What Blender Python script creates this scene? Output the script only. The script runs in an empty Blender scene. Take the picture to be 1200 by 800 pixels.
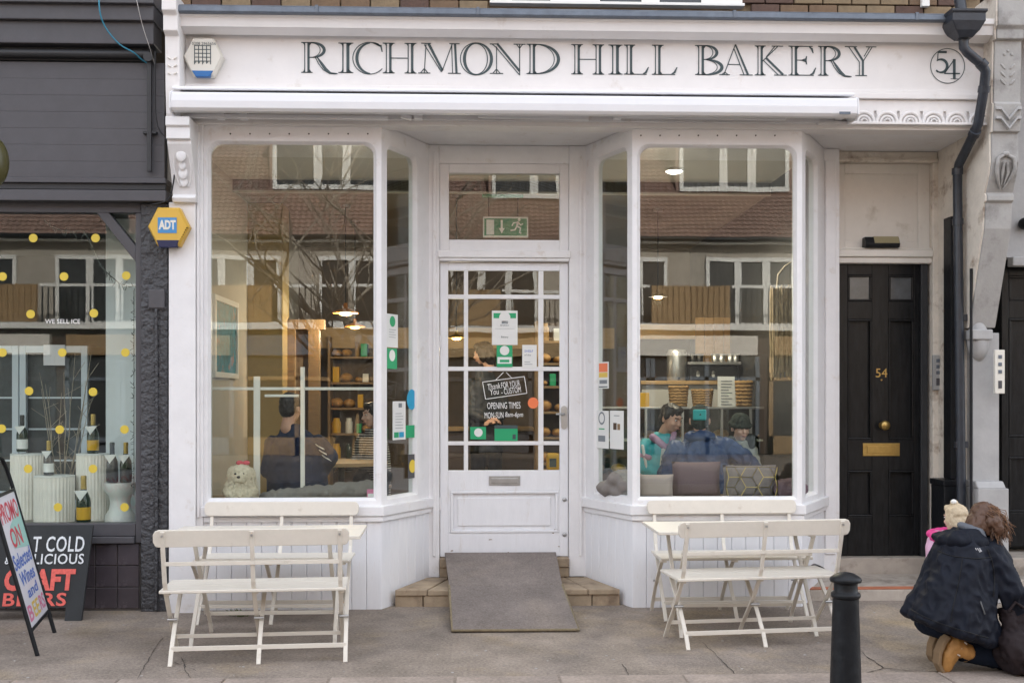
import bpy, bmesh, math, random
from mathutils import Vector, Matrix, noise as mnoise
R = math.radians
random.seed(7)
SC = bpy.context.scene
COL = SC.collection
# ------------------------------------------------------------------ camera
YAW = R(2.0); CAMY = -8.4; CAMZ = 1.6; FPX = 1300.0; HORIZON = 465.0
cam_d = bpy.data.cameras.new('camera'); cam = bpy.data.objects.new('camera', cam_d); COL.objects.link(cam)
cam.location = (0, CAMY, CAMZ); cam.rotation_euler = (R(90), 0, -YAW)
cam_d.sensor_width = 36; cam_d.lens = 36 * FPX / 1200; cam_d.shift_y = (HORIZON - 400) / 1200
cam_d.clip_end = 600; cam_d.clip_start = 0.05
SC.camera = cam
# ------------------------------------------------------------------ sky and sun
SUN_EL, SUN_AZ = 27.0, 14.0          # sun stands behind the shops: the pavement lies in open shade
w = bpy.data.worlds.new('World'); SC.world = w; w.use_nodes = True
nt = w.node_tree; nt.nodes.clear()
sky = nt.nodes.new('ShaderNodeTexSky'); sky.sky_type = 'NISHITA'; sky.sun_disc = False
sky.sun_elevation = R(SUN_EL); sky.sun_rotation = R(SUN_AZ); sky.air_density = 1.0; sky.dust_density = 3.0; sky.ozone_density = 0.7
hs = nt.nodes.new('ShaderNodeHueSaturation'); hs.inputs['Saturation'].default_value = 0.62
bg = nt.nodes.new('ShaderNodeBackground'); bg.inputs['Strength'].default_value = 0.15
wo = nt.nodes.new('ShaderNodeOutputWorld')
veil = nt.nodes.new('ShaderNodeMix'); veil.data_type = 'RGBA'; veil.inputs[0].default_value = 0.55; veil.inputs[7].default_value = (5.6, 5.75, 6.1, 1)   # thin even cloud over the whole sky
nt.links.new(sky.outputs[0], hs.inputs['Color']); nt.links.new(hs.outputs[0], veil.inputs[6]); nt.links.new(veil.outputs[2], bg.inputs['Color']); nt.links.new(bg.outputs[0], wo.inputs['Surface'])
sd = bpy.data.lights.new('sun', 'SUN'); sd.energy = 3.4; sd.angle = R(1.5); sd.color = (1.0, 0.95, 0.88)
so = bpy.data.objects.new('sun', sd); COL.objects.link(so); so.location = (0, 20, 30)
sdir = Vector((math.sin(R(SUN_AZ)) * math.cos(R(SUN_EL)), math.cos(R(SUN_AZ)) * math.cos(R(SUN_EL)), math.sin(R(SUN_EL))))
so.rotation_euler = (-sdir).to_track_quat('-Z', 'Y').to_euler()
SC.view_settings.view_transform = 'Standard'; SC.view_settings.look = 'None'
SC.view_settings.exposure = 1.8; SC.view_settings.gamma = 1.0
SC.render.engine = 'CYCLES'
SC.cycles.use_denoising = True
SC.cycles.max_bounces = 8; SC.cycles.transparent_max_bounces = 24; SC.cycles.sample_clamp_indirect = 4.0
SC.cycles.caustics_reflective = False; SC.cycles.caustics_refractive = False
# ------------------------------------------------------------------ picture to place
def ray(px, py):
    u = (px - 600) / FPX; v = (HORIZON - py) / FPX
    return Vector((math.sin(YAW) + u * math.cos(YAW), math.cos(YAW) - u * math.sin(YAW), v))
def W(px, py, Y):
    d = ray(px, py); t = (Y - CAMY) / d.y
    return Vector((0, CAMY, CAMZ)) + d * t
def XX(px, Y): return W(px, 400, Y).x
def ZZ(py, Y, px=600): return W(px, py, Y).z
def WP(px, py, a, b):            # where a line of sight meets the upright plane through plan points a, b
    d = ray(px, py); n = Vector((-(b[1] - a[1]), b[0] - a[0], 0)); o = Vector((0, CAMY, CAMZ))
    t = (Vector((a[0], a[1], 0)) - o).dot(n) / d.dot(n)
    return o + d * t
# ------------------------------------------------------------------ mesh builder
ORIG = {}
class MB:
    def __init__(s): s.v = []; s.f = []; s.sm = []
    def add(s, vs, fs, smooth=False):
        n = len(s.v); s.v += [Vector(p) for p in vs]
        s.f += [tuple(i + n for i in f) for f in fs]; s.sm += [smooth] * len(fs); return s
    def box(s, x0, x1, y0, y1, z0, z1, M=None):
        vs = [Vector(p) for p in ((x0,y0,z0),(x1,y0,z0),(x1,y1,z0),(x0,y1,z0),(x0,y0,z1),(x1,y0,z1),(x1,y1,z1),(x0,y1,z1))]
        if M: vs = [M @ p for p in vs]
        return s.add(vs, [(0,3,2,1),(4,5,6,7),(0,1,5,4),(1,2,6,5),(2,3,7,6),(3,0,4,7)])
    def cbox(s, c, d, M=None):
        return s.box(c[0]-d[0]/2, c[0]+d[0]/2, c[1]-d[1]/2, c[1]+d[1]/2, c[2]-d[2]/2, c[2]+d[2]/2, M)
    def pbox(s, px0, py0, px1, py1, Y, dep):
        pm = (px0 + px1) / 2
        return s.box(XX(px0, Y), XX(px1, Y), Y, Y + dep, ZZ(py1, Y, pm), ZZ(py0, Y, pm))
    def prism(s, poly, a, b, axis='x', M=None):
        # poly in the two other axes; extruded from a to b along axis
        def mk(p, t):
            q = {'x': (t, p[0], p[1]), 'y': (p[0], t, p[1]), 'z': (p[0], p[1], t)}[axis]
            q = Vector(q); return M @ q if M else q
        n = len(poly); vs = [mk(p, a) for p in poly] + [mk(p, b) for p in poly]
        return s.add(vs, [tuple(range(n))[::-1], tuple(range(n, 2*n))] + [(i, (i+1) % n, n + (i+1) % n, n + i) for i in range(n)])
    def tube(s, pts, r, n=8, cap=True):
        pts = [Vector(p) for p in pts]; m = len(pts)
        rs = r if isinstance(r, (list, tuple)) else [r] * m
        vs = []; fs = []; prev = None
        for i, p in enumerate(pts):
            t = (pts[min(i+1, m-1)] - pts[max(i-1, 0)]).normalized()
            if prev is None:
                a = t.orthogonal().normalized()
            else:
                a = (prev - t * prev.dot(t)).normalized()
            prev = a; b = t.cross(a)
            for k in range(n):
                an = 2 * math.pi * k / n
                vs.append(p + (a * math.cos(an) + b * math.sin(an)) * rs[i])
        for i in range(m - 1):
            for k in range(n):
                fs.append((i*n + k, i*n + (k+1) % n, (i+1)*n + (k+1) % n, (i+1)*n + k))
        s.add(vs, fs, True)
        if cap:
            s.add(vs[:n], [tuple(range(n))[::-1]]); s.add(vs[-n:], [tuple(range(n))])
        return s
    def bar(s, pts, wx, wt, side=Vector((1,0,0))):
        # flat bar: width wx along 'side', thickness wt across
        pts = [Vector(p) for p in pts]; m = len(pts); vs = []; fs = []
        for i, p in enumerate(pts):
            t = (pts[min(i+1, m-1)] - pts[max(i-1, 0)]).normalized(); a = side.normalized(); b = t.cross(a).normalized()
            for sa, sb in ((-1,-1),(1,-1),(1,1),(-1,1)): vs.append(p + a*sa*wx/2 + b*sb*wt/2)
        for i in range(m-1):
            for k in range(4): fs.append((i*4+k, i*4+(k+1)%4, (i+1)*4+(k+1)%4, (i+1)*4+k))
        fs += [(3,2,1,0), tuple((m-1)*4+k for k in range(4))]
        return s.add(vs, fs)
    def lathe(s, prof, c=(0,0,0), n=24, M=None, smooth=True):
        # prof: (radius, height) pairs about z
        vs = []; fs = []; m = len(prof); c = Vector(c)
        for r, h in prof:
            for k in range(n):
                an = 2*math.pi*k/n; p = Vector((r*math.cos(an), r*math.sin(an), h)); p = M @ p if M else p
                vs.append(p + c)
        for i in range(m-1):
            for k in range(n): fs.append((i*n+k, i*n+(k+1)%n, (i+1)*n+(k+1)%n, (i+1)*n+k))
        s.add(vs, fs, smooth)
        s.add(vs[:n], [tuple(range(n))[::-1]]); s.add(vs[-n:], [tuple(range(n))])
        return s
    def ell(s, c, r, M=None, nu=16, nv=10):
        vs = []; fs = []; c = Vector(c)
        for j in range(nv+1):
            th = math.pi*j/nv
            for i in range(nu):
                ph = 2*math.pi*i/nu; p = Vector((r[0]*math.sin(th)*math.cos(ph), r[1]*math.sin(th)*math.sin(ph), r[2]*math.cos(th)))
                vs.append((M @ p if M else p) + c)
        for j in range(nv):
            for i in range(nu):
                a = j*nu+i; b = j*nu+(i+1)%nu
                fs.append((a, a+nu, b+nu, b))
        return s.add(vs, fs, True)
    def cap(s, p0, p1, r0, r1, n=12):
        p0 = Vector(p0); p1 = Vector(p1); t = (p1-p0).normalized(); L = (p1-p0).length
        pts = []; rs = []
        for k in range(4): a = math.pi/2*(1 - k/4); pts.append(p0 - t*r0*math.sin(a)); rs.append(max(r0*math.cos(a), .002))
        for k in range(5): u = k/4; pts.append(p0.lerp(p1, u)); rs.append(r0+(r1-r0)*u)
        for k in range(1, 5): a = math.pi/2*k/4; pts.append(p1 + t*r1*math.sin(a)); rs.append(max(r1*math.cos(a), .002))
        return s.tube(pts, rs, n)
    def loft(s, rings, cap=True):
        n = len(rings[0]); vs = [p for r in rings for p in r]; fs = []
        for i in range(len(rings)-1):
            for k in range(n): fs.append((i*n+k, i*n+(k+1)%n, (i+1)*n+(k+1)%n, (i+1)*n+k))
        s.add(vs, fs, True)
        if cap: s.add(rings[0], [tuple(range(n))[::-1]]); s.add(rings[-1], [tuple(range(n))])
        return s
    def mesh(s, name, off=Vector((0,0,0))):
        me = bpy.data.meshes.new(name); me.from_pydata([tuple(p - off) for p in s.v], [], s.f)
        me.polygons.foreach_set('use_smooth', s.sm)
        bm = bmesh.new(); bm.from_mesh(me); bmesh.ops.recalc_face_normals(bm, faces=bm.faces); bm.to_mesh(me); bm.free()
        me.update(); return me
    def build(s, name, mat, parent=None, bev=0, seg=2):
        off = ORIG.get(parent.name, Vector((0,0,0))) if parent else Vector((0,0,0))
        return link(name, s.mesh(name, off), mat, parent, bev, seg)
def link(name, me, mat, parent=None, bev=0, seg=2):
    o = bpy.data.objects.new(name, me); COL.objects.link(o)
    if mat is not None and not me.materials: me.materials.append(mat)
    if parent is not None:
        o.parent = parent; ORIG[o.name] = ORIG.get(parent.name, Vector((0,0,0)))
    if bev:
        b = o.modifiers.new('bevel', 'BEVEL'); b.width = bev; b.segments = seg; b.limit_method = 'ANGLE'; b.angle_limit = R(40)
    return o
def tag(o, label, cat, group=None):
    o['label'] = label; o['category'] = cat
    if group: o['group'] = group
    return o
def thing(name, label, cat, loc=(0,0,0), rz=0, group=None, local=False):
    o = bpy.data.objects.new(name, None); COL.objects.link(o); o.empty_display_size = .1
    o.location = loc; o.rotation_euler = (0, 0, rz)
    ORIG[o.name] = Vector((0,0,0)) if local else Vector(loc)
    return tag(o, label, cat, group)
def struct(o): o['kind'] = 'structure'; return o
def children(o): return [c for c in bpy.data.objects if c.parent == o]
def copy_tree(o, parent=None):
    c = o.copy(); COL.objects.link(c); c.parent = parent
    for ch in list(o.children): copy_tree(ch, c)
    return c
def piece(name, me, loc, parent, rot=None):
    o = bpy.data.objects.new(name, me); COL.objects.link(o); o.parent = parent
    o.location = Vector(loc) - ORIG.get(parent.name, Vector((0,0,0)))
    if rot: o.rotation_euler = rot
    return o
def box_mesh(name, dx, dy, dz, mat, bev=0.003):
    bm = bmesh.new(); bmesh.ops.create_cube(bm, size=1, matrix=Matrix.Diagonal((dx, dy, dz, 1)))
    if bev: bmesh.ops.bevel(bm, geom=list(bm.edges), offset=bev, segments=1, affect='EDGES')
    me = bpy.data.meshes.new(name); bm.to_mesh(me); bm.free(); me.materials.append(mat); return me
DG = None
def remeshed(mb, voxel=.014, smooth=8, disp=0, dscale=6, seed=0):
    # one continuous skin round overlapping closed volumes
    me = mb.mesh('tmp'); o = bpy.data.objects.new('tmp', me); COL.objects.link(o)
    m = o.modifiers.new('r', 'REMESH'); m.mode = 'VOXEL'; m.voxel_size = voxel; m.use_smooth_shade = True
    if smooth: s = o.modifiers.new('s', 'SMOOTH'); s.factor = .5; s.iterations = smooth
    dg = bpy.context.evaluated_depsgraph_get(); out = bpy.data.meshes.new_from_object(o.evaluated_get(dg))
    bpy.data.objects.remove(o); bpy.data.meshes.remove(me)
    if disp:
        out.update(); ns = [v.normal.copy() for v in out.vertices]
        for v, nn in zip(out.vertices, ns):
            q = v.co * dscale + Vector((seed, seed*2, 0)); q.z *= .45
            q2 = Vector((q.x*.8+q.z*1.7, q.y, q.z*1.1-q.x*.9))*1.7; v.co += nn * disp * ((1 - 3.2*abs(mnoise.noise(q))) + .6*(1 - 3.2*abs(mnoise.noise(q2))))
    out.polygons.foreach_set('use_smooth', [True]*len(out.polygons)); return out
def skin(name, mb, mat, parent, voxel=.014, smooth=8, disp=0, dscale=6, seed=0):
    me = remeshed(mb, voxel, smooth, disp, dscale, seed)
    off = ORIG.get(parent.name, Vector((0,0,0))) if parent else Vector((0,0,0))
    me.transform(Matrix.Translation(-off)); me.name = name
    return link(name, me, mat, parent)
def text_mb(txt, M, height=None, width=None, thick=.002, shear=0, bold=0, anchor='l', space=1.0):
    # flat lettering laid in the xy plane of M
    cu = bpy.data.curves.new('t', 'FONT'); cu.body = txt; cu.size = 1; cu.shear = shear; cu.offset = bold; cu.resolution_u = 3; cu.space_character = space
    o = bpy.data.objects.new('t', cu); COL.objects.link(o)
    dg = bpy.context.evaluated_depsgraph_get(); me = bpy.data.meshes.new_from_object(o.evaluated_get(dg))
    vs = [v.co.copy() for v in me.vertices]; fs = [tuple(p.vertices) for p in me.polygons]
    bpy.data.objects.remove(o); bpy.data.curves.remove(cu); bpy.data.meshes.remove(me)
    x0 = min(v.x for v in vs); x1 = max(v.x for v in vs); y0 = min(v.y for v in vs); y1 = max(v.y for v in vs)
    sx = sy = 1
    if height: sy = sx = height/(y1-y0)
    if width: sx = width/(x1-x0); sy = sy if height else sx
    ax = {'l': x0, 'c': (x0+x1)/2, 'r': x1}[anchor]
    mb = MB(); mb.add([M @ Vector(((v.x-ax)*sx, (v.y-y0)*sy, thick)) for v in vs], fs); return mb
def face_M(o, xdir, ydir):
    x = Vector(xdir).normalized(); y = Vector(ydir).normalized(); z = x.cross(y)
    return Matrix(((x.x, y.x, z.x, o[0]), (x.y, y.y, z.y, o[1]), (x.z, y.z, z.z, o[2]), (0,0,0,1)))
def front_M(x, Y, z): return Matrix(((1,0,0,x),(0,0,-1,Y),(0,1,0,z),(0,0,0,1)))   # lettering on a wall that faces the street
# ------------------------------------------------------------------ materials
def mat(name, col, rough=.6, var=.0, vscale=6, bump=0, bscale=40, spec=.4, metal=0, col2=None, c2amt=.5, c2scale=3, detail=5, stretch=None, coat=0, sheen=0, speck=0, sscale=160):
    m = bpy.data.materials.new(name); m.use_nodes = True; t = m.node_tree; b = t.nodes['Principled BSDF']
    b.inputs['Roughness'].default_value = rough; b.inputs['Metallic'].default_value = metal
    b.inputs['Specular IOR Level'].default_value = spec
    if coat: b.inputs['Coat Weight'].default_value = coat; b.inputs['Coat Roughness'].default_value = .15
    if sheen: b.inputs['Sheen Weight'].default_value = sheen
    col = (*col, 1)
    tc = t.nodes.new('ShaderNodeTexCoord'); mp = t.nodes.new('ShaderNodeMapping'); t.links.new(tc.outputs['Object'], mp.inputs[0])
    if stretch: mp.inputs['Scale'].default_value = stretch
    src = None
    if col2 is not None:
        n = t.nodes.new('ShaderNodeTexNoise'); n.inputs['Scale'].default_value = c2scale; n.inputs['Detail'].default_value = detail; n.inputs['Roughness'].default_value = .65
        t.links.new(mp.outputs[0], n.inputs['Vector'])
        rp = t.nodes.new('ShaderNodeMapRange'); rp.inputs['From Min'].default_value = .62 - c2amt*.5; rp.inputs['From Max'].default_value = .8 - c2amt*.5
        t.links.new(n.outputs['Fac'], rp.inputs['Value'])
        mx = t.nodes.new('ShaderNodeMix'); mx.data_type = 'RGBA'; mx.inputs[6].default_value = col; mx.inputs[7].default_value = (*col2, 1)
        t.links.new(rp.outputs[0], mx.inputs[0]); src = mx.outputs[2]
    if var:
        n = t.nodes.new('ShaderNodeTexNoise'); n.inputs['Scale'].default_value = vscale; n.inputs['Detail'].default_value = 6; n.inputs['Roughness'].default_value = .7
        t.links.new(mp.outputs[0], n.inputs['Vector'])
        rp = t.nodes.new('ShaderNodeMapRange'); rp.inputs['From Min'].default_value = .3; rp.inputs['From Max'].default_value = .7
        rp.inputs['To Min'].default_value = 1 - var; rp.inputs['To Max'].default_value = 1 + var
        t.links.new(n.outputs['Fac'], rp.inputs['Value'])
        mu = t.nodes.new('ShaderNodeMix'); mu.data_type = 'RGBA'; mu.blend_type = 'MULTIPLY'; mu.inputs[0].default_value = 1
        if src: t.links.new(src, mu.inputs[6])
        else: mu.inputs[6].default_value = col
        t.links.new(rp.outputs[0], mu.inputs[7]); src = mu.outputs[2]
        r2 = t.nodes.new('ShaderNodeMapRange'); r2.inputs['To Min'].default_value = max(rough-.12, .05); r2.inputs['To Max'].default_value = min(rough+.12, 1)
        t.links.new(n.outputs['Fac'], r2.inputs['Value']); t.links.new(r2.outputs[0], b.inputs['Roughness'])
    if speck:
        n = t.nodes.new('ShaderNodeTexNoise'); n.inputs['Scale'].default_value = sscale; n.inputs['Detail'].default_value = 2; n.inputs['Roughness'].default_value = .8
        t.links.new(tc.outputs['Object'], n.inputs['Vector'])
        n2 = t.nodes.new('ShaderNodeTexNoise'); n2.inputs['Scale'].default_value = 2.3; n2.inputs['Detail'].default_value = 8; n2.inputs['Roughness'].default_value = .75
        t.links.new(tc.outputs['Object'], n2.inputs['Vector'])
        ad = t.nodes.new('ShaderNodeMath'); ad.operation = 'ADD'; t.links.new(n.outputs['Fac'], ad.inputs[0]); t.links.new(n2.outputs['Fac'], ad.inputs[1])
        rp = t.nodes.new('ShaderNodeMapRange'); rp.inputs['From Min'].default_value = .65; rp.inputs['From Max'].default_value = 1.35; rp.inputs['To Min'].default_value = 1-speck; rp.inputs['To Max'].default_value = 1+speck
        t.links.new(ad.outputs[0], rp.inputs['Value'])
        mu = t.nodes.new('ShaderNodeMix'); mu.data_type = 'RGBA'; mu.blend_type = 'MULTIPLY'; mu.inputs[0].default_value = 1
        if src: t.links.new(src, mu.inputs[6])
        else: mu.inputs[6].default_value = col
        t.links.new(rp.outputs[0], mu.inputs[7]); src = mu.outputs[2]
    if src: t.links.new(src, b.inputs['Base Color'])
    else: b.inputs['Base Color'].default_value = col
    if bump:
        n = t.nodes.new('ShaderNodeTexNoise'); n.inputs['Scale'].default_value = bscale; n.inputs['Detail'].default_value = 5
        t.links.new(mp.outputs[0], n.inputs['Vector'])
        bp = t.nodes.new('ShaderNodeBump'); bp.inputs['Strength'].default_value = bump; bp.inputs['Distance'].default_value = .01 if bump < 1 else .03
        t.links.new(n.outputs['Fac'], bp.inputs['Height']); t.links.new(bp.outputs[0], b.inputs['Normal'])
    return m
def glass(name, refl=.07, tint=(.93,.96,.94), wave=.015, wscale=1.6):
    m = bpy.data.materials.new(name); m.use_nodes = True; t = m.node_tree; t.nodes.clear()
    out = t.nodes.new('ShaderNodeOutputMaterial'); tr = t.nodes.new('ShaderNodeBsdfTransparent'); tr.inputs[0].default_value = (*tint, 1)
    gl = t.nodes.new('ShaderNodeBsdfGlossy'); gl.inputs['Roughness'].default_value = .0; gl.inputs['Color'].default_value = (1,1,1,1)
    lw = t.nodes.new('ShaderNodeLayerWeight'); lw.inputs['Blend'].default_value = .5
    pw = t.nodes.new('ShaderNodeMath'); pw.operation = 'POWER'; pw.inputs[1].default_value = 4.5
    ma = t.nodes.new('ShaderNodeMath'); ma.operation = 'MULTIPLY_ADD'; ma.inputs[1].default_value = .8; ma.inputs[2].default_value = refl
    mx = t.nodes.new('ShaderNodeMixShader')
    t.links.new(lw.outputs['Facing'], pw.inputs[0]); t.links.new(pw.outputs[0], ma.inputs[0]); t.links.new(ma.outputs[0], mx.inputs[0])
    t.links.new(tr.outputs[0], mx.inputs[1]); t.links.new(gl.outputs[0], mx.inputs[2]); t.links.new(mx.outputs[0], out.inputs[0])
    if wave:
        tc = t.nodes.new('ShaderNodeTexCoord'); n = t.nodes.new('ShaderNodeTexNoise'); n.inputs['Scale'].default_value = wscale; n.inputs['Detail'].default_value = 1
        bp = t.nodes.new('ShaderNodeBump'); bp.inputs['Strength'].default_value = wave; bp.inputs['Distance'].default_value = 1
        t.links.new(tc.outputs['Object'], n.inputs['Vector']); t.links.new(n.outputs['Fac'], bp.inputs['Height']); t.links.new(bp.outputs[0], gl.inputs['Normal'])
    return m
def emit(name, col, s):
    m = bpy.data.materials.new(name); m.use_nodes = True; b = m.node_tree.nodes['Principled BSDF']
    b.inputs['Base Color'].default_value = (*col, 1); b.inputs['Emission Color'].default_value = (*col, 1); b.inputs['Emission Strength'].default_value = s; return m
M = {}
def D(k, *a, **kw): M[k] = mat(k, *a, **kw); return M[k]
D('white_paint', (.74,.73,.735), .45, var=.05, vscale=5, bump=.05, bscale=60, col2=(.6,.55,.5), c2amt=.03, c2scale=7)
D('white_board', (.75,.75,.77), .5, var=.035, vscale=8, bump=.08, bscale=40, col2=(.62,.58,.54), c2amt=.05, c2scale=5, stretch=(3,3,.6))
D('cream_paint', (.72,.68,.62), .5, var=.05, vscale=5, bump=.06, bscale=50, col2=(.52,.47,.4), c2amt=.07, c2scale=4)
D('fascia_paint', (.74,.715,.7), .5, var=.035, vscale=4, bump=.03, bscale=50, col2=(.6,.55,.5), c2amt=.02, c2scale=6)
D('peeling_cream', (.68,.62,.54), .7, var=.1, vscale=8, bump=.3, bscale=30, col2=(.3,.22,.16), c2amt=.16, c2scale=5)
D('grey_stone', (.36,.35,.335), .75, var=.1, vscale=7, bump=.2, bscale=40, col2=(.22,.21,.2), c2amt=.2, c2scale=5)
D('grey_stone_light', (.37,.365,.36), .7, var=.1, vscale=7, bump=.15, bscale=40)
D('lead', (.13,.15,.18), .5, var=.2, vscale=10, bump=.2, bscale=20, metal=.3)
D('charcoal', (.07,.068,.075), .5, var=.12, vscale=6, bump=.05, bscale=60)
D('charcoal_dark', (.03,.031,.034), .5, var=.12, vscale=6, bump=.05)
D('charcoal_rough', (.045,.045,.05), .42, var=.2, vscale=12, bump=1.0, bscale=26, spec=.5)
D('wall_tile', (.06,.05,.058), .25, var=.25, vscale=3, bump=.03, spec=.5)
D('grout', (.12,.11,.105), .9)
D('black_door', (.013,.0135,.0145), .22, var=.4, vscale=5, bump=.12, bscale=26, col2=(.014,.012,.011), c2amt=.12, c2scale=3, stretch=(6,6,1), spec=.2)
D('black_iron', (.011,.012,.014), .4, var=.3, vscale=14, bump=.25, bscale=30, spec=.22)
D('pipe_paint', (.02,.024,.033), .38, var=.3, vscale=12, bump=.1, bscale=40, spec=.5)
D('brass', (.42,.29,.1), .32, metal=.9, var=.15, vscale=20)
D('steel', (.45,.45,.45), .35, metal=.9, var=.1, vscale=20)
D('bench_paint', (.66,.615,.54), .42, var=.04, vscale=12, bump=.04, bscale=60, col2=(.5,.44,.36), c2amt=.0, c2scale=14)
D('tarmac', (.245,.205,.172), .85, var=.12, vscale=1.1, bump=.5, bscale=110, speck=.5, sscale=52, col2=(.28,.22,.15), c2amt=.22, c2scale=.9, spec=.25)
D('flagstone', (.29,.24,.205), .8, speck=.35, sscale=52, var=.13, vscale=3, bump=.2, bscale=50, spec=.25)
D('kerb', (.3,.28,.26), .8, var=.12, vscale=5, bump=.2)
D('asphalt', (.055,.055,.056), .85, var=.15, vscale=2, bump=.3, bscale=80, spec=.25)
D('earth', (.09,.09,.08), .9, var=.2, vscale=.2)
D('crack', (.035,.03,.028), .95)
D('sandstone', (.35,.27,.185), .8, var=.2, vscale=9, bump=.3, bscale=30, col2=(.22,.16,.11), c2amt=.22, c2scale=6)
D('step_stone', (.4,.35,.3), .8, var=.13, vscale=7, bump=.2, bscale=30, col2=(.2,.17,.14), c2amt=.2, c2scale=4)
D('red_tile', (.42,.15,.08), .7, var=.15, vscale=9)
D('rubber', (.2,.17,.152), .85, speck=.4, sscale=75, var=.07, vscale=30, bump=.5, bscale=160, spec=.2)
D('rubber_edge', (.2,.16,.1), .9, var=.25, vscale=30, bump=.4)
D('ink', (.05,.075,.08), .5)
D('awning_white', (.75,.75,.77), .35, var=.02, vscale=3)
D('awning_gap', (.32,.3,.2), .6)
D('brick_a', (.16,.105,.065), .85, var=.2, vscale=12, bump=.3, bscale=40)
D('brick_b', (.1,.062,.048), .85, var=.2, vscale=12, bump=.3, bscale=40)
D('brick_c', (.21,.155,.095), .85, var=.2, vscale=12, bump=.3, bscale=40)
D('mortar', (.3,.28,.25), .9, var=.1)
D('far_wall', (.4,.36,.31), .8, var=.08, vscale=1)
D('roof_tile', (.3,.2,.165), .7, var=.25, vscale=3)
D('far_white', (.78,.77,.74), .5)
D('far_dark', (.03,.032,.035), .2, spec=.6)
D('timber_slat', (.34,.22,.11), .6, var=.15, vscale=6)
D('bark', (.38,.33,.27), .9, var=.2, vscale=10, bump=.4)  # base lightened: sunlight on the street tree twigs is put into the colour
M['shop_glass'] = glass('shop_glass', .043, wave=.0005, wscale=2.0)
M['side_glass'] = glass('side_glass', .043, wave=.0003)
M['door_glass'] = glass('door_glass', .036, wave=.0006, wscale=3)
M['wine_glass_pane'] = glass('wine_glass_pane', .033, wave=.0004)
# =================================================================== GROUND
g = MB().box(-160, 160, -160, 160, -.6, -.135).build('ground', M['earth']); struct(g)
rd = MB().box(-90, 90, -12.6, -3.9, -.2, -.13).build('road', M['asphalt']); struct(rd)
pv = MB().box(-60, 60, -3.72, 9, -.3, 0).build('pavement', M['tarmac']); struct(pv)
kb = []
for k in range(26):
    x = -9 + k * .92; me = box_mesh('kerbstone', .91, .16, .26, M['kerb'], .012) if k == 0 else kb[0]
    kb.append(me); piece('kerbstone', me, (x + .46, -3.81, -.125), pv)
fs_meshes = [box_mesh('flagstone', wd, .55, .05, M['flagstone'], .005) for wd in (.58, .7, .88)]
for row in range(3):
    x = -4.6 - row * .23; yy = -2.33 - row * .558
    while x < 4.8:
        i = random.randrange(3); wd = (.58, .7, .88)[i]
        piece('flagstone', fs_meshes[i], (x + wd/2, yy, -.017 + random.uniform(-.002, .002)), pv); x += wd + .012
def crack(pts, w0=.008):
    mb = MB(); P = [W(px, py, 0) for px, py in pts]
    G = []
    for px, py in pts:
        d = ray(px, py); t = -CAMZ / d.z; G.append(Vector((0, CAMY, CAMZ)) + d * t)
    L = []; Q = []
    for i in range(len(G)-1):
        n = max(2, int((G[i+1]-G[i]).length / .05))
        for k in range(n): Q.append(G[i].lerp(G[i+1], k/n) + Vector((random.uniform(-1,1), random.uniform(-1,1), 0))*w0*.9)
    Q.append(G[-1])
    for i in range(len(Q)-1):
        t = (Q[i+1]-Q[i]).normalized(); n = Vector((-t.y, t.x, 0)) * w0 * random.uniform(.1, .42)
        z = Vector((0,0,.004)); mb.add([Q[i]-n+z, Q[i+1]-n+z, Q[i+1]+n+z, Q[i]+n+z], [(0,1,2,3)])
    mb.build('crack', M['crack'], pv)
crack([(823,753),(845,772),(868,797)], .008); crack([(190,748),(176,770),(160,797)], .006)
crack([(1000,757),(1020,772),(1035,783),(1068,786),(1100,787)], .011); crack([(1035,783),(1010,790),(960,792)], .008)
crack([(730,778),(742,800)], .007); crack([(212,770),(220,790),(228,800)], .007); crack([(205,776),(230,786)], .005)
# pale chewing gum and paint specks trodden into the tarmac
sp = MB()
for k in range(90):
    x = random.uniform(-3.5, 4.4); y = random.uniform(-2.0, -.2); r = random.choice((.004,.005,.007,.01))
    sp.lathe([(r,0),(r*.8,.003)], (x, y, .001), 7, Matrix.Diagonal((1, random.uniform(.5,1), 1, 1)))
D('gum', (.34,.32,.3), .8)
o = sp.build('trodden_specks', M['gum'], pv); o['kind'] = 'stuff'
# small weeds at the foot of the shopfront
def weed(px, py, n, h, nm='weed'):
    d = ray(px, py); c = Vector((0, CAMY, CAMZ)) + d * (-CAMZ / d.z); mb = MB()
    for k in range(n):
        a = random.uniform(0, 6.3); r = random.uniform(.01, h*1.6); q = c + Vector((math.cos(a)*r, math.sin(a)*r*.5, 0)); hh = h * random.uniform(.4, 1)
        s = Vector((math.cos(a+1), math.sin(a+1), 0)) * .006; tip = q + Vector((math.cos(a)*hh*.7, math.sin(a)*hh*.5, hh))
        m_ = q.lerp(tip, .5) + Vector((0,0,hh*.2)); mb.add([q-s, q+s, m_+s*.8, tip, m_-s*.8], [(0,1,2,3,4)])
    o = mb.build(nm, M['weed']); o['kind'] = 'stuff'; o['label'] = 'low green weeds growing at the foot of the left bay window'; o['category'] = 'weeds'
D('weed', (.09,.12,.04), .7, var=.2)
weed(281, 721, 60, .05)
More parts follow.
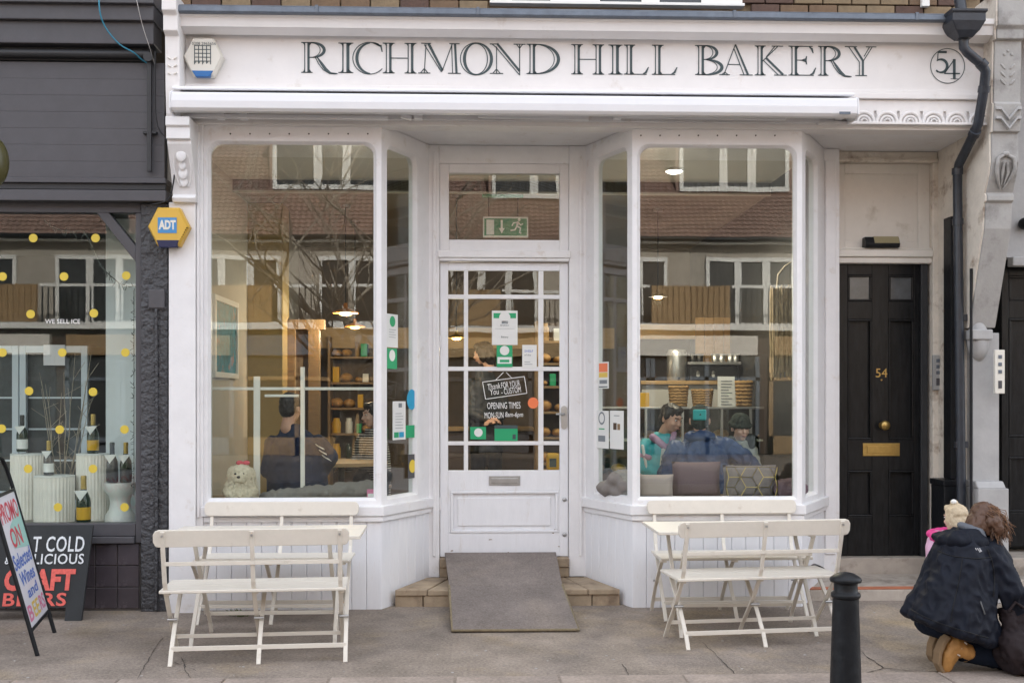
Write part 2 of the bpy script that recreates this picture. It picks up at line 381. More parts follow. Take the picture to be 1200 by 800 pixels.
# =================================================================== BAKERY BUILDING
YD, YE = .70, .85
bk = thing('bakery_building', 'white painted shopfront with two bay windows and green serif lettering on its fascia', 'building', (.8, .1, 0))
def planM(a, b):
    x = Vector((b[0]-a[0], b[1]-a[1], 0)).normalized(); y = Vector((-x.y, x.x, 0))
    return Matrix(((x.x, y.x, 0, a[0]), (x.y, y.y, 0, a[1]), (0,0,1,0), (0,0,0,1)))
def frame_hole(mb, Mx, u0, u1, z0, z1, h0, h1, k0, k1, rad, th, lip=.02):
    inner = []; outer = []
    def arc(cx, cz, a0, a1, oc):
        for k in range(7):
            a = R(a0 + (a1-a0)*k/6); inner.append((cx + rad*math.cos(a), cz + rad*math.sin(a))); outer.append(oc)
    inner.append((h0, k0)); outer.append((u0, z0)); inner.append((h1, k0)); outer.append((u1, z0))
    arc(h1-rad, k1-rad, 0, 90, (u1, z1)); arc(h0+rad, k1-rad, 90, 180, (u0, z1))
    n = len(inner)
    cx, cz = (h0+h1)/2, (k0+k1)/2
    ins = [(p[0] + (lip if p[0] < cx else -lip), p[1] + (lip if p[1] < cz else -lip)) for p in inner]
    V = [Mx @ Vector((p[0], 0, p[1])) for p in outer] + [Mx @ Vector((p[0], 0, p[1])) for p in inner] \
      + [Mx @ Vector((p[0], th*.45, p[1])) for p in ins] + [Mx @ Vector((p[0], th, p[1])) for p in ins] + [Mx @ Vector((p[0], th, p[1])) for p in outer]
    F = []
    for L in range(4):
        for i in range(n): j = (i+1) % n; F.append((L*n+i, L*n+j, (L+1)*n+j, (L+1)*n+i))
    for i in range(n): j = (i+1) % n; F.append((4*n+i, 4*n+j, j, i))
    mb.add(V, F)
def pane_mb(Mx, h0, h1, k0, k1, v=.03, th=.006):
    return MB().box(h0, h1, v, v+th, k0, k1, Mx)
zs0 = ZZ(606, 0, 500); zsill = ZZ(592, 0, 500); zh0 = ZZ(586.5, 0, 340); zh1 = ZZ(165.5, 0, 340); ztop = ZZ(146, 0, 500)
ZSOF = ztop
def plank_run(parent, a, b, z0, z1, n, th=.03, m='white_board'):
    L = math.hypot(b[0]-a[0], b[1]-a[1]); wd = L/n; Mx = planM(a, b); ang = math.atan2(b[1]-a[1], b[0]-a[0])
    bm = bmesh.new()
    bmesh.ops.create_cube(bm, size=1, matrix=Matrix.Diagonal((wd-.002, th, z1-z0, 1)))
    bmesh.ops.bevel(bm, geom=[e for e in bm.edges if abs(e.verts[0].co.z - e.verts[1].co.z) > .1], offset=.004, segments=1, affect='EDGES')
    me = bpy.data.meshes.new('plank'); bm.to_mesh(me); bm.free(); me.materials.append(M[m])
    for k in range(n):
        p = Mx @ Vector(((k+.5)*wd, th/2 + random.uniform(0,.0015), (z0+z1)/2)); piece('plank', me, p, parent, (0,0,ang))
def bay(name_l, segs, sillpoly, planks):
    panes = []; part = None
    for a, b, h0, h1, rad, dots in segs:
        Mx = planM(a, b); L = math.hypot(b[0]-a[0], b[1]-a[1]); mb = MB()
        frame_hole(mb, Mx, 0, L, zsill-.02, ztop, h0, h1, zh0, zh1, rad, .07)
        panes.append((Mx, h0, h1, rad))
        if part is None: part = mb.build('bay_window', M['white_paint'], bk, .004)
        else: mb.build('side_frame', M['white_paint'], part, .004)
    part['label'] = name_l
    for i, (Mx, h0, h1, rad) in enumerate(panes):
        L = pane_mb(Mx, h0-.015, h1+.015, zh0-.01, zh1+.01, .034)
        L.build('pane', M['shop_glass'] if h1-h0 > .6 else M['side_glass'], part)
    sm = MB().prism(sillpoly, zs0+.012, zsill, 'z'); sm.build('sill', M['white_paint'], part, .008)
    inner = [(p[0], p[1]+.012) for p in sillpoly]
    MB().prism([(sum(q[0] for q in inner)/len(inner)*.02 + p[0]*.98, p[1]) for p in inner], zs0-.03, zs0+.010, 'z').build('sill_moulding', M['white_paint'], part, .006)
    for a, b, n, z0 in planks: plank_run(part, a, b, z0, zs0-.03, n)
    return part
xA = XX(236, 0); xB = XX(447, 0); xC = XX(505, YD)
hl0 = XX(243, 0)-xA; hl1 = XX(441, 0)-xA
aL, bL = (xB, 0), (xC, YD)
LL = math.hypot(bL[0]-aL[0], bL[1]-aL[1])
def ualong(px, a, b):
    p = WP(px, 400, a, b); return math.hypot(p.x-a[0], p.y-a[1])
bayL = bay('left bay window with fluffy toy dog on its ledge',
    [((xA,0), (xB,0), hl0, hl1, .09, 1), (aL, bL, ualong(453.5, aL, bL), ualong(489, aL, bL), .07, 0)],
    [(xA,-.035), (xB+.02,-.035), (xC+.035,YD-.02), (xC-.1,YD-.02), (xB-.06,.1), (xA,.1)],
    [((xA,.0), (xB,.0), 12, 0), ((xB,.0), (xC,YD), 6, 0)])
xE = XX(741, 0); xF = XX(940, 0); xG = XX(684, YD); xH = XX(966, YD)
aR, bR = (xG, YD), (xE, 0); aQ, bQ = (xF, 0), (xH, YD)
bayR = bay('right bay window in front of people at a table',
    [((xE,0), (xF,0), XX(747,0)-xE, XX(934,0)-xE, .09, 1), (aR, bR, ualong(696, aR, bR), ualong(735, aR, bR), .07, 0), (aQ, bQ, ualong(944, aQ, bQ), ualong(958.5, aQ, bQ), .07, 0)],
    [(xE-.02,-.035), (xF+.02,-.035), (xH+.035,YD-.02), (xH-.1,YD-.02), (xF-.06,.1), (xE+.06,.1), (xG+.1,YD-.02), (xG-.035,YD-.02)],
    [((xE,.0), (xF,.0), 12, 0), ((xG,YD), (xE,.0), 6, 0), ((xF,.0), (xH,YD), 6, 0)])
# row of vent holes drilled in the top rail of each bay
hole_me = MB().lathe([(.006,0),(.006,.004)], (0,0,0), 8, Matrix.Rotation(R(90),4,'X')).mesh('vent_hole'); hole_me.materials.append(M['crack'])
for p, x0, x1 in ((bayL, 270, 431), (bayR, 751, 908)):
    for k in range(8): piece('vent_hole', hole_me, W(x0+(x1-x0)*k/7, 157 if p is bayL else 159, -.002), p)
# --- door frame with the fanlight
x0, x1 = XX(503, YD), XX(686, YD)
dx0, dx1 = XX(515, YD), XX(666.5, YD)
fr = MB()
fr.box(x0-.01, dx0, YD-.03, YD+.09, .13, ztop); fr.box(dx1, x1+.01, YD-.03, YD+.09, .13, ztop)
zt0, zt1 = ZZ(281, YD, 590), ZZ(203, YD, 590); zl0 = ZZ(307, YD, 590)
tx0, tx1 = XX(526, YD), XX(656, YD)
fr.box(dx0, dx1, YD-.02, YD+.09, zt1+.075, ztop); fr.box(dx0, tx0, YD, YD+.08, zl0, zt1+.075); fr.box(tx1, dx1, YD, YD+.08, zl0, zt1+.075)
fr.box(tx0, tx1, YD, YD+.08, zt1, zt1+.075); fr.box(tx0, tx1, YD, YD+.08, zl0+.09, zt0)
fr.box(dx0-.01, dx1+.01, YD-.055, YD+.08, zl0+.03, zl0+.088); fr.box(dx0, dx1, YD-.04, YD+.08, zl0+.004, zl0+.03)
for s, xa in ((1, x0+.03), (-1, x1-.055)): fr.box(xa, xa+.025, YD-.043, YD-.03, .3, ztop-.05)
frame = fr.build('door_frame', M['white_paint'], bk, .005)
MB().box(tx0-.01, tx1+.01, YD+.04, YD+.046, zt0-.01, zt1+.01).build('fanlight_pane', M['door_glass'], frame)
# --- white shop door
zb = ZZ(652, YD, 590); cols = [(525,543.5),(548.5,631),(637,656)]; rows = [(317,345),(350,429.5),(434.5,517),(521.5,551)]
cx = [(XX(a,YD), XX(b,YD)) for a,b in cols]; rz = [(ZZ(b,YD,590), ZZ(a,YD,590)) for a,b in rows]
dm = MB(); Y0, Y1 = YD+.012, YD+.055
dm.box(dx0+.004, cx[0][0], Y0, Y1, zb, zl0-.006); dm.box(cx[2][1], dx1-.004, Y0, Y1, zb, zl0-.006)
dm.box(cx[0][0], cx[2][1], Y0, Y1, rz[0][1], zl0-.006)
pz0, pz1 = ZZ(624,YD,590), ZZ(575,YD,590); pxa, pxb = XX(528,YD), XX(654,YD)
dm.box(cx[0][0], cx[2][1], Y0, Y1, pz1, rz[3][0]); dm.box(cx[0][0], cx[2][1], Y0, Y1, zb, pz0)
dm.box(cx[0][0], pxa, Y0, Y1, pz0, pz1); dm.box(pxb, cx[2][1], Y0, Y1, pz0, pz1)
dm.box(pxa, pxb, Y0+.018, Y1, pz0, pz1)
door = dm.build('shop_door', M['white_board'], bk, .004)
pmx = MB()
for a,b,c,d in ((pxa,pxb,pz1-.022,pz1),(pxa,pxb,pz0,pz0+.022),(pxa,pxa+.022,pz0+.022,pz1-.022),(pxb-.022,pxb,pz0+.022,pz1-.022)): pmx.box(a,b,Y0-.008,Y0+.017,c,d)
pmx.box(pxa+.06, pxb-.06, Y0+.006, Y0+.0175, pz0+.055, pz1-.055)
pmx.build('panel_moulding', M['white_board'], door, .005)
gb = MB()
for i in range(2): gb.box(cx[i][1], cx[i+1][0], Y0+.004, Y1-.004, rz[3][0], rz[0][1])
for j in range(3): gb.box(cx[0][0], cx[2][1], Y0+.002, Y1-.006, rz[j+1][1], rz[j][0])
gb.build('glazing_bars', M['white_paint'], door, .004)
for i in range(3):
    for j in range(4): MB().box(cx[i][0]-.003, cx[i][1]+.003, Y0+.02, Y0+.025, rz[j][0]-.003, rz[j][1]+.003).build('pane', M['door_glass'], door)
lb = MB(); a, b = W(573,568.5,Y0), W(609.5,557,Y0); lb.box(a.x,b.x,Y0-.008,Y0+.004,a.z,b.z); lb.box(a.x+.018,b.x-.018,Y0-.013,Y0-.006,a.z+.018,b.z-.02); lb.build('letter_plate', M['steel'], door, .003)
hp = MB(); c = W(661,489,Y0); prof = [(math.cos(t)*.026, math.sin(t)*.026 + (.07 if math.sin(t) > 0 else -.07)) for t in [k*math.pi/8 for k in range(16)]]
hp.prism([(c.x+p[0], c.z+p[1]) for p in prof], Y0-.008, Y0, 'y'); hp.tube([(c.x, Y0-.008, c.z+.03),(c.x, Y0-.045, c.z+.03),(c.x-.07, Y0-.05, c.z+.028)], .009); hp.lathe([(.009,0),(.009,.004)], (c.x, Y0-.008, c.z-.04), 10, Matrix.Rotation(R(90),4,'X'))
hp.build('door_handle', M['steel'], door)
for py in (585, 626):
    c = W(661.5, py, Y0); MB().lathe([(.018,0),(.016,.008),(.006,.01)], c, 14, Matrix.Rotation(R(90),4,'X')).build('lock', M['steel'], door)
for py in (400, 590):
    c = W(516, py, Y0); MB().tube([c+Vector((0,-.006,-.05)), c+Vector((0,-.006,.05))], .008, 8).build('hinge', M['white_paint'], door)
# --- steps
st = MB(); za = .13
xl = aL[0] + (bL[0]-aL[0])*.27; xr = bR[0] + (aR[0]-bR[0])*.27
for k in range(8):
    xa = xl + (xr-xl)*k/8; xb = xl + (xr-xl)*(k+1)/8
    MBk = MB().box(xa+.003, xb-.003, .09+random.uniform(-.004,.004), .3, -.05, za-.045)
    if k == 0: step = MB().box(xl+.05, xr-.05, .3, YD+.1, -.05, za-.05).build('doorstep', M['sandstone'], bk)
    MBk.build('stone', M['sandstone'], step, .008)
n = 7
for k in range(n):
    f = lambda t, y: (xl + (xC-xl)*((y-.075)/(YD-.075))*.93) * (1-t) + (xr + (xG-xr)*((y-.075)/(YD-.075))*.93) * t
    t0, t1 = k/n, (k+1)/n
    poly = [(f(t0,.075)+.003,.075),(f(t1,.075)-.003,.075),(f(t1,YD-.04)-.003,YD-.04),(f(t0,YD-.04)+.003,YD-.04)]
    MB().prism(poly, za-.044, za+random.uniform(-.003,.003), 'z').build('tread_slab', M['sandstone'], step, .006)
for k in range(7):
    xa = dx0 + (dx1-dx0)*k/7; xb = dx0 + (dx1-dx0)*(k+1)/7
    MB().box(xa+.003, xb-.003, YD-.075, YD+.06, za+.085, zb-.004).build('threshold_tile', M['sandstone'], step, .005)
    MB().box(xa+.003+(.03 if k else 0), xb-.003, YD-.06, YD+.06, za+.002, za+.083).build('threshold_brick', M['sandstone'], step, .006)
# --- soffit, fascia, cornice
xS0, xS1 = XX(197,0), 3.9
soff = MB().box(xS0, xS1, -.05, 1.2, ztop+.002, ztop+.09).build('soffit', M['white_paint'], bk)
zf0, zf1 = ZZ(102, -.06, 640), ZZ(44, -.06, 640)
fb = MB().box(xS0+.06, xS1, -.06, .1, zf0-.3, zf1+.1).build('fascia_board', M['fascia_paint'], bk)
cor = MB(); zc = [ZZ(20,-.22,640), ZZ(36.5,-.2,640), ZZ(42.5,-.08,640)]
xk0, xk1 = XX(207,-.2), XX(1170,-.2)
cor.prism([(-.06,zc[2]-.01),(-.08,zc[2]-.01),(-.085,zc[2]+.01),(-.12,zc[1]-.03),(-.2,zc[1]),(-.215,zc[1]),(-.225,zc[0]-.03),(-.24,zc[0]-.02),(-.24,zc[0]+.02),(.1,zc[0]+.02),(.1,zc[2])], xk0, xk1)
cor.build('cornice', M['fascia_paint'], bk, .002)
lead = MB(); zlA, zlB = ZZ(20, -.27, 640), ZZ(9.5, -.27, 640)
lead.prism([(-.27,zlA),(-.285,zlA+.01),(-.28,zlB-.02),(-.25,zlB),(.1,zlB+.05),(.1,zlA+.03),(-.25,zlA)], XX(209,-.27), XX(1118,-.27)); ld = lead.build('lead_flashing', M['lead'], bk)
for px in (371, 560, 861, 1075): 
    c = W(px, 15, -.286); MB().box(c.x-.012, c.x+.012, -.29, -.25, zlA+.004, zlB-.005).build('lead_seam', M['lead'], ld, .003)
bead = MB(); zz_ = ZZ(102,-.06,640); bead.box(xS0+.06, xS1, -.085, -.06, zz_-.035, zz_-.006); bead.box(xS0+.06, xS1, -.105, -.06, zz_-.075, zz_-.037)
zq = ZZ(131,-.07,1080); bead.box(XX(960,-.075), xS1, -.075, -.06, zq, zz_-.077)
bead.box(XX(960,-.12), xS1, -.12, -.05, ztop+.002, ztop+.022); bead.build('fascia_moulding', M['fascia_paint'], bk, .004)
sc_me = MB(); rr = .078
for q, tt in ((rr, .014), (rr*.62, .011)): sc_me.tube([(math.cos(a)*q, 0, math.sin(a)*q*.95) for a in [math.pi*k/12 for k in range(13)]], tt, 8)
for k in range(5): a = math.pi*(k+.5)/5; sc_me.ell((math.cos(a)*.022, -.006, math.sin(a)*.022+.002), (.009,.012,.009), None, 8, 6)
sc_me.box(-rr, rr, .004, .03, 0, rr+.016)
sm = sc_me.mesh('scroll_ornament'); sm.materials.append(M['fascia_paint'])
for k in range(7):
    c = W(985 + k*27.2, 144.5, -.085); 
    if c.x < xS1-.03: piece('scroll_ornament', sm, (c.x, -.085, ztop+.026), fb)
# --- painted lettering
def ribbon(mb, pts, ws, mp, dep):
    n = len(pts); ws = ws if isinstance(ws, (list,tuple)) else [ws]*n; L = []; Rr = []
    for i, p in enumerate(pts):
        a = pts[max(i-1,0)]; b = pts[min(i+1,n-1)]; dx, dy = b[0]-a[0], b[1]-a[1]; q = math.hypot(dx,dy) or 1
        nx, ny = -dy/q*ws[i]/2, dx/q*ws[i]/2; L.append((p[0]+nx,p[1]+ny)); Rr.append((p[0]-nx,p[1]-ny))
    f = [mp(*p, 0) for p in L] + [mp(*p, 0) for p in Rr]
    mb.add(f, [(i, n+i, n+i+1, i+1) for i in range(n-1)])
TH, TK = .031, .074
def e_arc(cx, cy, rx, ry, a0, a1, n=18): return [(cx+rx*math.cos(R(a0+(a1-a0)*k/n)), cy+ry*math.sin(R(a0+(a1-a0)*k/n))) for k in range(n+1)]
def vary(n, a, b, peak=.5): return [a + (b-a)*max(0, math.sin(math.pi*k/n)) for k in range(n+1)]
def stem(S, x, y0=0, y1=1, top=True, bot=True):
    S.append(([(x,y0),(x,y1)], TH)); S.append(([(x+.12,y0),(x+.12,y1)], TK))
    for ok, y, s in ((bot, y0+.015, 1), (top, y1-.015, -1)):
        if ok:
            S.append(([(x-.11,y),(x+.25,y)], TH)); S.append(([(x-.06,y),(x-.02,y+s*.04),(x,y+s*.11)], [TH,TH*.9,TH*.6])); S.append(([(x+.21,y),(x+.17,y+s*.03),(x+.13,y+s*.1)], [TH,TK*.7,TK*.5]))
def serif(S, x0, x1, y): S.append(([(x0,y),(x1,y)], TH))
def glyph(ch):
    S = []
    if ch == 'R':
        stem(S,.16); S.append((e_arc(.38,.745,.4,.24,100,-90), vary(18,TH,.1))); S.append((e_arc(.36,.745,.29,.235,75,-75), TH*.8)); serif(S,.3,.42,.985); serif(S,.28,.5,.505)
        S.append(([(.55,.52),(.68,.33),(.82,.13),(.98,0),(1.2,-.02)], [TH,.08,.1,.06,TH])); S.append(([(.5,.5),(.6,.3),(.75,.1),(.95,-.02),(1.15,-.03)], TH*.9))
    elif ch == 'I': stem(S,.17)
    elif ch == 'C':
        S.append((e_arc(.56,.49,.54,.52,50,320,30), TH)); S.append((e_arc(.62,.49,.47,.5,95,265,24), vary(24,TH,.1))); S.append(([(.92,.93),(.97,.7)], [.06,TH])); S.append((e_arc(.56,.49,.54,.52,85,50,8),[TH,TH,.05,.06,.06,.07,.07,.06,.05]))
    elif ch == 'H': stem(S,.16); stem(S,.82); S.append(([(.28,.5),(.82,.5)],TH))
    elif ch == 'M':
        S.append(([(.3,.98),(.24,0)],TH)); serif(S,.04,.44,.015); serif(S,.14,.46,.985); S.append(([(.24,.16),(.12,.02)],TH)); S.append(([(.24,.16),(.36,.02)],TH))
        S.append(([(.38,.98),(.84,.1)],[.09,.075])); S.append(([(.24,.95),(.8,.06)],TH)); S.append(([(.8,.06),(.84,.12),(1.16,.98)],TH)); serif(S,1.06,1.4,.985)
        S.append(([(1.14,.95),(1.17,0)],TH)); S.append(([(1.25,.98),(1.3,0)],TK)); serif(S,1.02,1.44,.015)
    elif ch == 'O':
        S.append((e_arc(.52,.49,.5,.53,-90,270,36), [TH+(.07*max(0,math.cos(R(-90+10*k)))**1.5) for k in range(37)])); S.append((e_arc(.52,.49,.37,.51,-90,270,36), [TH+(.07*max(0,-math.cos(R(-90+10*k)))**1.5) for k in range(37)]))
    elif ch == 'N':
        S.append(([(.24,.9),(.24,0)],TH)); serif(S,.02,.46,.015); serif(S,.02,.3,.985); S.append(([(.26,1),(1.0,.1)],TK)); S.append(([(.1,.98),(.24,.86),(1.0,-.03)],TH)); S.append(([(1.0,-.03),(1.0,.98)],TH)); serif(S,.8,1.2,.985)
        S.append(([(.24,.16),(.12,.02)],TH)); S.append(([(.24,.16),(.36,.02)],TH)); S.append(([(1.0,.85),(.9,.98)],TH)); S.append(([(1.0,.85),(1.1,.98)],TH))
    elif ch == 'D':
        stem(S,.16); S.append((e_arc(.36,.5,.68,.485,90,-90,24), vary(24,TH,.1))); S.append((e_arc(.38,.5,.53,.47,80,-80), TH*.8)); serif(S,.3,.4,.985); serif(S,.3,.4,.015)
    elif ch == 'L': stem(S,.17); serif(S,.3,.78,.015); S.append(([(.66,.02),(.76,.08),(.84,.26)],[TH,.07,TH]))
    elif ch == 'B':
        stem(S,.15); S.append((e_arc(.36,.755,.33,.23,95,-90), vary(18,TH,.09))); S.append((e_arc(.34,.755,.23,.22,75,-75), TH*.8)); S.append((e_arc(.38,.265,.46,.25,90,-95), vary(18,TH,.1))); S.append((e_arc(.36,.265,.34,.235,75,-75), TH*.8))
        serif(S,.28,.4,.985); serif(S,.28,.42,.52); serif(S,.28,.4,.015)
    elif ch == 'A':
        S.append(([(.17,.02),(.54,1.03)],TH)); S.append(([(.54,1.03),(.95,.02)],[.05,TK])); S.append(([(.49,.9),(.82,.02)],TH)); S.append(([(.3,.36),(.7,.36)],TH)); serif(S,.02,.36,.015); serif(S,.68,1.1,.015); S.append(([(.2,.1),(.1,.02)],TH)); S.append(([(.2,.1),(.3,.02)],TH))
    elif ch == 'K':
        stem(S,.15); S.append(([(.28,.46),(.8,.97)],TH)); S.append(([(.42,.62),(.7,.97)],TH)); serif(S,.6,.98,.985); S.append(([(.42,.58),(.98,.03)],TK)); S.append(([(.33,.5),(.82,.02)],TH)); serif(S,.68,1.1,.015)
    elif ch == 'E':
        stem(S,.15); serif(S,.28,.78,.985); S.append(([(.68,.97),(.76,.9),(.8,.76)],[TH,.07,TH])); serif(S,.28,.56,.52); S.append(([(.6,.66),(.57,.52),(.6,.38)],[TH,.06,TH])); S.append(([(.45,.52),(.57,.57)],TH)); S.append(([(.45,.52),(.57,.47)],TH)); serif(S,.28,.82,.015); S.append(([(.7,.02),(.8,.08),(.88,.27)],[TH,.07,TH]))
    elif ch == 'Y':
        S.append(([(.14,.97),(.5,.47)],TH)); S.append(([(.33,.97),(.63,.5)],TK)); serif(S,.0,.42,.985); S.append(([(.93,.97),(.63,.5)],TH)); S.append(([(.84,.97),(.66,.66)],TH)); serif(S,.72,1.08,.985); S.append(([(.5,.47),(.5,.02)],TH)); S.append(([(.62,.5),(.62,.02)],TK)); serif(S,.36,.76,.015)
    elif ch == '5':
        S.append(([(.14,.97),(.6,.97)],.11)); S.append(([(.13,1),(.1,.55)],.05)); S.append((e_arc(.28,.31,.34,.31,130,-125,24), [.05+.1*max(0,math.sin(math.pi*k/24)) for k in range(25)])); S.append(([(.02,.1),(.12,.02)],.09))
    elif ch == '4':
        S.append(([(.02,.3),(.48,1.0)],.05)); S.append(([(.48,1.02),(.48,.02)],.13)); S.append(([(.0,.29),(.75,.29)],[.06,.07])); serif(S,.3,.68,.02)
    return S
def letter(ch, px0, px1, py0, py1, par, name='letter', Y=-.0635, m='ink'):
    a = W(px0, py1, Y); b = W(px1, py0, Y); S = glyph(ch); mx = max(p[0] for st_ in S for p in st_[0]); mn = min(p[0] for st_ in S for p in st_[0])
    mp = lambda x, y, d: Vector((a.x + (x-mn)/(mx-mn)*(b.x-a.x), Y, a.z + y*(b.z-a.z)))
    mb = MB(); sq = (b.x-a.x)/(mx-mn); vz = b.z-a.z
    for pts, ws in S: ribbon(mb, pts, ws, mp, 0)
    return mb.build(name, M[m], par)
for ch, a, b in (('R',353,395.5),('I',396.5,414),('C',413.5,448),('H',448.5,488),('M',490,540),('O',539.5,576),('N',574,616),('D',617,654.5),('H',669.5,708),('I',713,729.5),('L',731,760),('L',764,793.5),('B',814.5,846),('A',843,882),('K',884.5,922),('E',924,956),('R',958.5,998),('Y',990,1027)):
    t = (a-353)/640; letter(ch, a, b, 50+4.8*t, 85.5+3.6*t, fb)
letter('5', 1097, 1110, 60.5, 85, fb, 'numeral'); letter('4', 1106.5, 1125, 70, 93, fb, 'numeral')
ring = MB(); c = W(1110.5, 77.5, -.0635); ra = 20.6*8.5/1300
for k in range(48):
    a, b = 2*math.pi*k/48, 2*math.pi*(k+1)/48
    ring.add([c+Vector((math.cos(t)*r, 0, math.sin(t)*r)) for t, r in ((a,ra),(b,ra),(b,ra-.006),(a,ra-.006))], [(0,1,2,3)])
ring.build('number_ring', M['ink'], fb)
# --- pilaster and consoles on the left
px = MB(); zp = ZZ(237,-.06,215)
px.pbox(197.6, 237, 229, 722, -.06, .2); pl = px.build('pilaster', M['white_paint'], bk, .006)
px = MB(); px.box(XX(229,-.02)+.002, XX(238,-.02), -.025, .1, 0, ztop-.02); px.box(XX(231,-.02), XX(234.5,-.02), -.04, -.027, .7, ztop-.08); px.build('pilaster_moulding', M['white_paint'], bk, .005)
px = MB(); px.box(XX(197.2,-.09), XX(232,-.09), -.09, .1, -.01, .16); px.build('pilaster_base', M['white_paint'], bk, .008)
px = MB(); x0, x1 = XX(202,-.1), XX(229.5,-.1)
zt = lambda y, Y=-.2: ZZ(y, Y, 215)
px.prism([(.05,zt(237,-.1)),(-.1,zt(237,-.1)),(-.115,zt(232,-.1)),(-.09,zt(228,-.1)),(-.11,zt(215)),(-.15,zt(198)),(-.2,zt(182)),(-.24,zt(170)),(-.24,zt(166)),(-.27,zt(165)),(-.27,zt(152)),(-.29,zt(150)),(-.29,zt(140)),(.05,zt(140))], x0, x1)
con = px.build('console_bracket', M['white_paint'], bk, .004)
px = MB(); cxm = (x0+x1)/2 + .005
for k, (y, r, Y) in enumerate(((182,.03,-.2),(194,.022,-.165),(203,.028,-.145),(213,.024,-.12))): px.ell((cxm, Y-.004, zt(y,Y)), (r*1.25, .012, r*1.7), None, 12, 8)
for s in (-1,1): px.tube([(cxm+s*.05,-.2,zt(178)),(cxm+s*.062,-.16,zt(196)),(cxm+s*.05,-.125,zt(208)),(cxm+s*.03,-.11,zt(216))], .01, 6)
px.build('carved_leaf', M['white_paint'], con)
px = MB(); xa, xb = XX(191,-.3), XX(208,-.3)
px.prism([(.05,zt(142,-.3)),(-.18,zt(142,-.3)),(-.22,zt(130,-.3)),(-.24,zt(98,-.3)),(-.25,zt(40,-.3)),(-.3,zt(36,-.3)),(-.3,zt(18,-.3)),(-.34,zt(14,-.3)),(-.34,zt(-6,-.3)),(.05,zt(-6,-.3))], xa, xb)
con2 = px.build('end_bracket', M['fascia_paint'], bk, .006)
for s in (-1, 1):
    for k, y in enumerate((66, 75, 84)):
        c = Vector(((xa+xb)/2 + s*.022, -.25, zt(y,-.3))); MB().ell(c, (.016,.006,.006), Matrix.Rotation(R(-35*s),4,'Y'), 10, 6).build('carved_leaf', M['cream_paint'], con2)
# --- house door number fifty four
xd0, xd1 = XX(984, YE), XX(1079, YE); zd0, zd1 = ZZ(651, YE, 1033), ZZ(308, YE, 1033)
cr = MB(); xo1 = XX(1087, YE)
cr.box(xd1, xo1-.001, YE-.01, YE+.09, .1, zd1+.005)
cr.build('door_jamb', M['charcoal_dark'], bk, .004)
cr = MB(); za1 = ZZ(305, YE, 1033); za2 = ZZ(291, YE, 1033)
cr.box(xH-.03, xo1+.02, YE-.05, YE+.09, za1-.03, za1+.02); cr.box(xH-.03, xo1+.02, YE-.07, YE+.09, za1+.021, za2-.02); cr.box(xH-.03, xo1+.02, YE-.05, YE+.09, za2-.019, za2)
cr.build('transom_rail', M['cream_paint'], bk, .008)
cr = MB(); q0, q1 = XX(990,YE), XX(1076,YE); r0, r1 = ZZ(283,YE,1033), ZZ(204,YE,1033); zhd = ZZ(192, YE, 1033)
cr.box(xH-.03, xo1+.02, YE+.02, YE+.09, za2+.001, zhd)
cr.box(xH-.03, q0, YE, YE+.019, za2+.001, zhd); cr.box(q1, xo1+.02, YE, YE+.019, za2+.001, zhd); cr.box(q0,q1,YE,YE+.019,r1,zhd); cr.box(q0,q1,YE,YE+.019,za2+.001,r0)
cr.build('over_door_panel', M['cream_paint'], bk, .006)
cr = MB(); cr.box(xH-.03, 3.9, YE-.06, YE+.09, zhd+.001, ztop); cr.box(xH-.03, 3.9, YE-.08, YE-.06, zhd+.001, zhd+.03); cr.build('door_head', M['peeling_cream'], bk, .006)
cr = MB(); cr.box(xo1+.021, XX(1100,YE), YE-.06, YE+.09, .09, zhd); cr.box(XX(1100,YE)+.001, 3.9, YE-.045, YE+.09, .09, zhd); cr.build('door_architrave', M['peeling_cream'], bk, .008)
jm = MB(); jm.box(xH-.02, XX(983,YD+.02), YD-.0, YE+.12, .05, ztop); jm.box(xH+.005, XX(983,YD)-.03, YD-.015, YD, .3, ztop-.1); jm.build('bay_side_jamb', M['white_paint'], bk, .006)
D('pane_reflection_grey', (.09,.095,.1), .12, spec=.8, var=.2, vscale=9)  # grey base carries the pale reflection in the top door panes
pnl = [(993.5,322,1022,353),(1041.5,322,1071,353),(993.5,374,1022,515),(1041.5,374,1071,515),(994,551,1022,605),(1041.5,551,1071,605)]
hd = MB(); Y0 = YE+.02; Y1 = Y0+.05
xs = [xd0, XX(993.5,Y0), XX(1022,Y0), XX(1041.5,Y0), XX(1071,Y0), xd1-.004]
zs_ = [zd0, ZZ(605,Y0,1033), ZZ(551,Y0,1033), ZZ(515,Y0,1033), ZZ(374,Y0,1033), ZZ(353,Y0,1033), ZZ(322,Y0,1033), zd1]
for i in (0,2,4): hd.box(xs[i], xs[i+1], Y0, Y1, zs_[0], zs_[7])
for i in (1,3):
    for j in (0,2,4,6): hd.box(xs[i], xs[i+1], Y0, Y1, zs_[j], zs_[j+1])
hdoor = hd.build('house_door', M['black_door'], bk, .004)
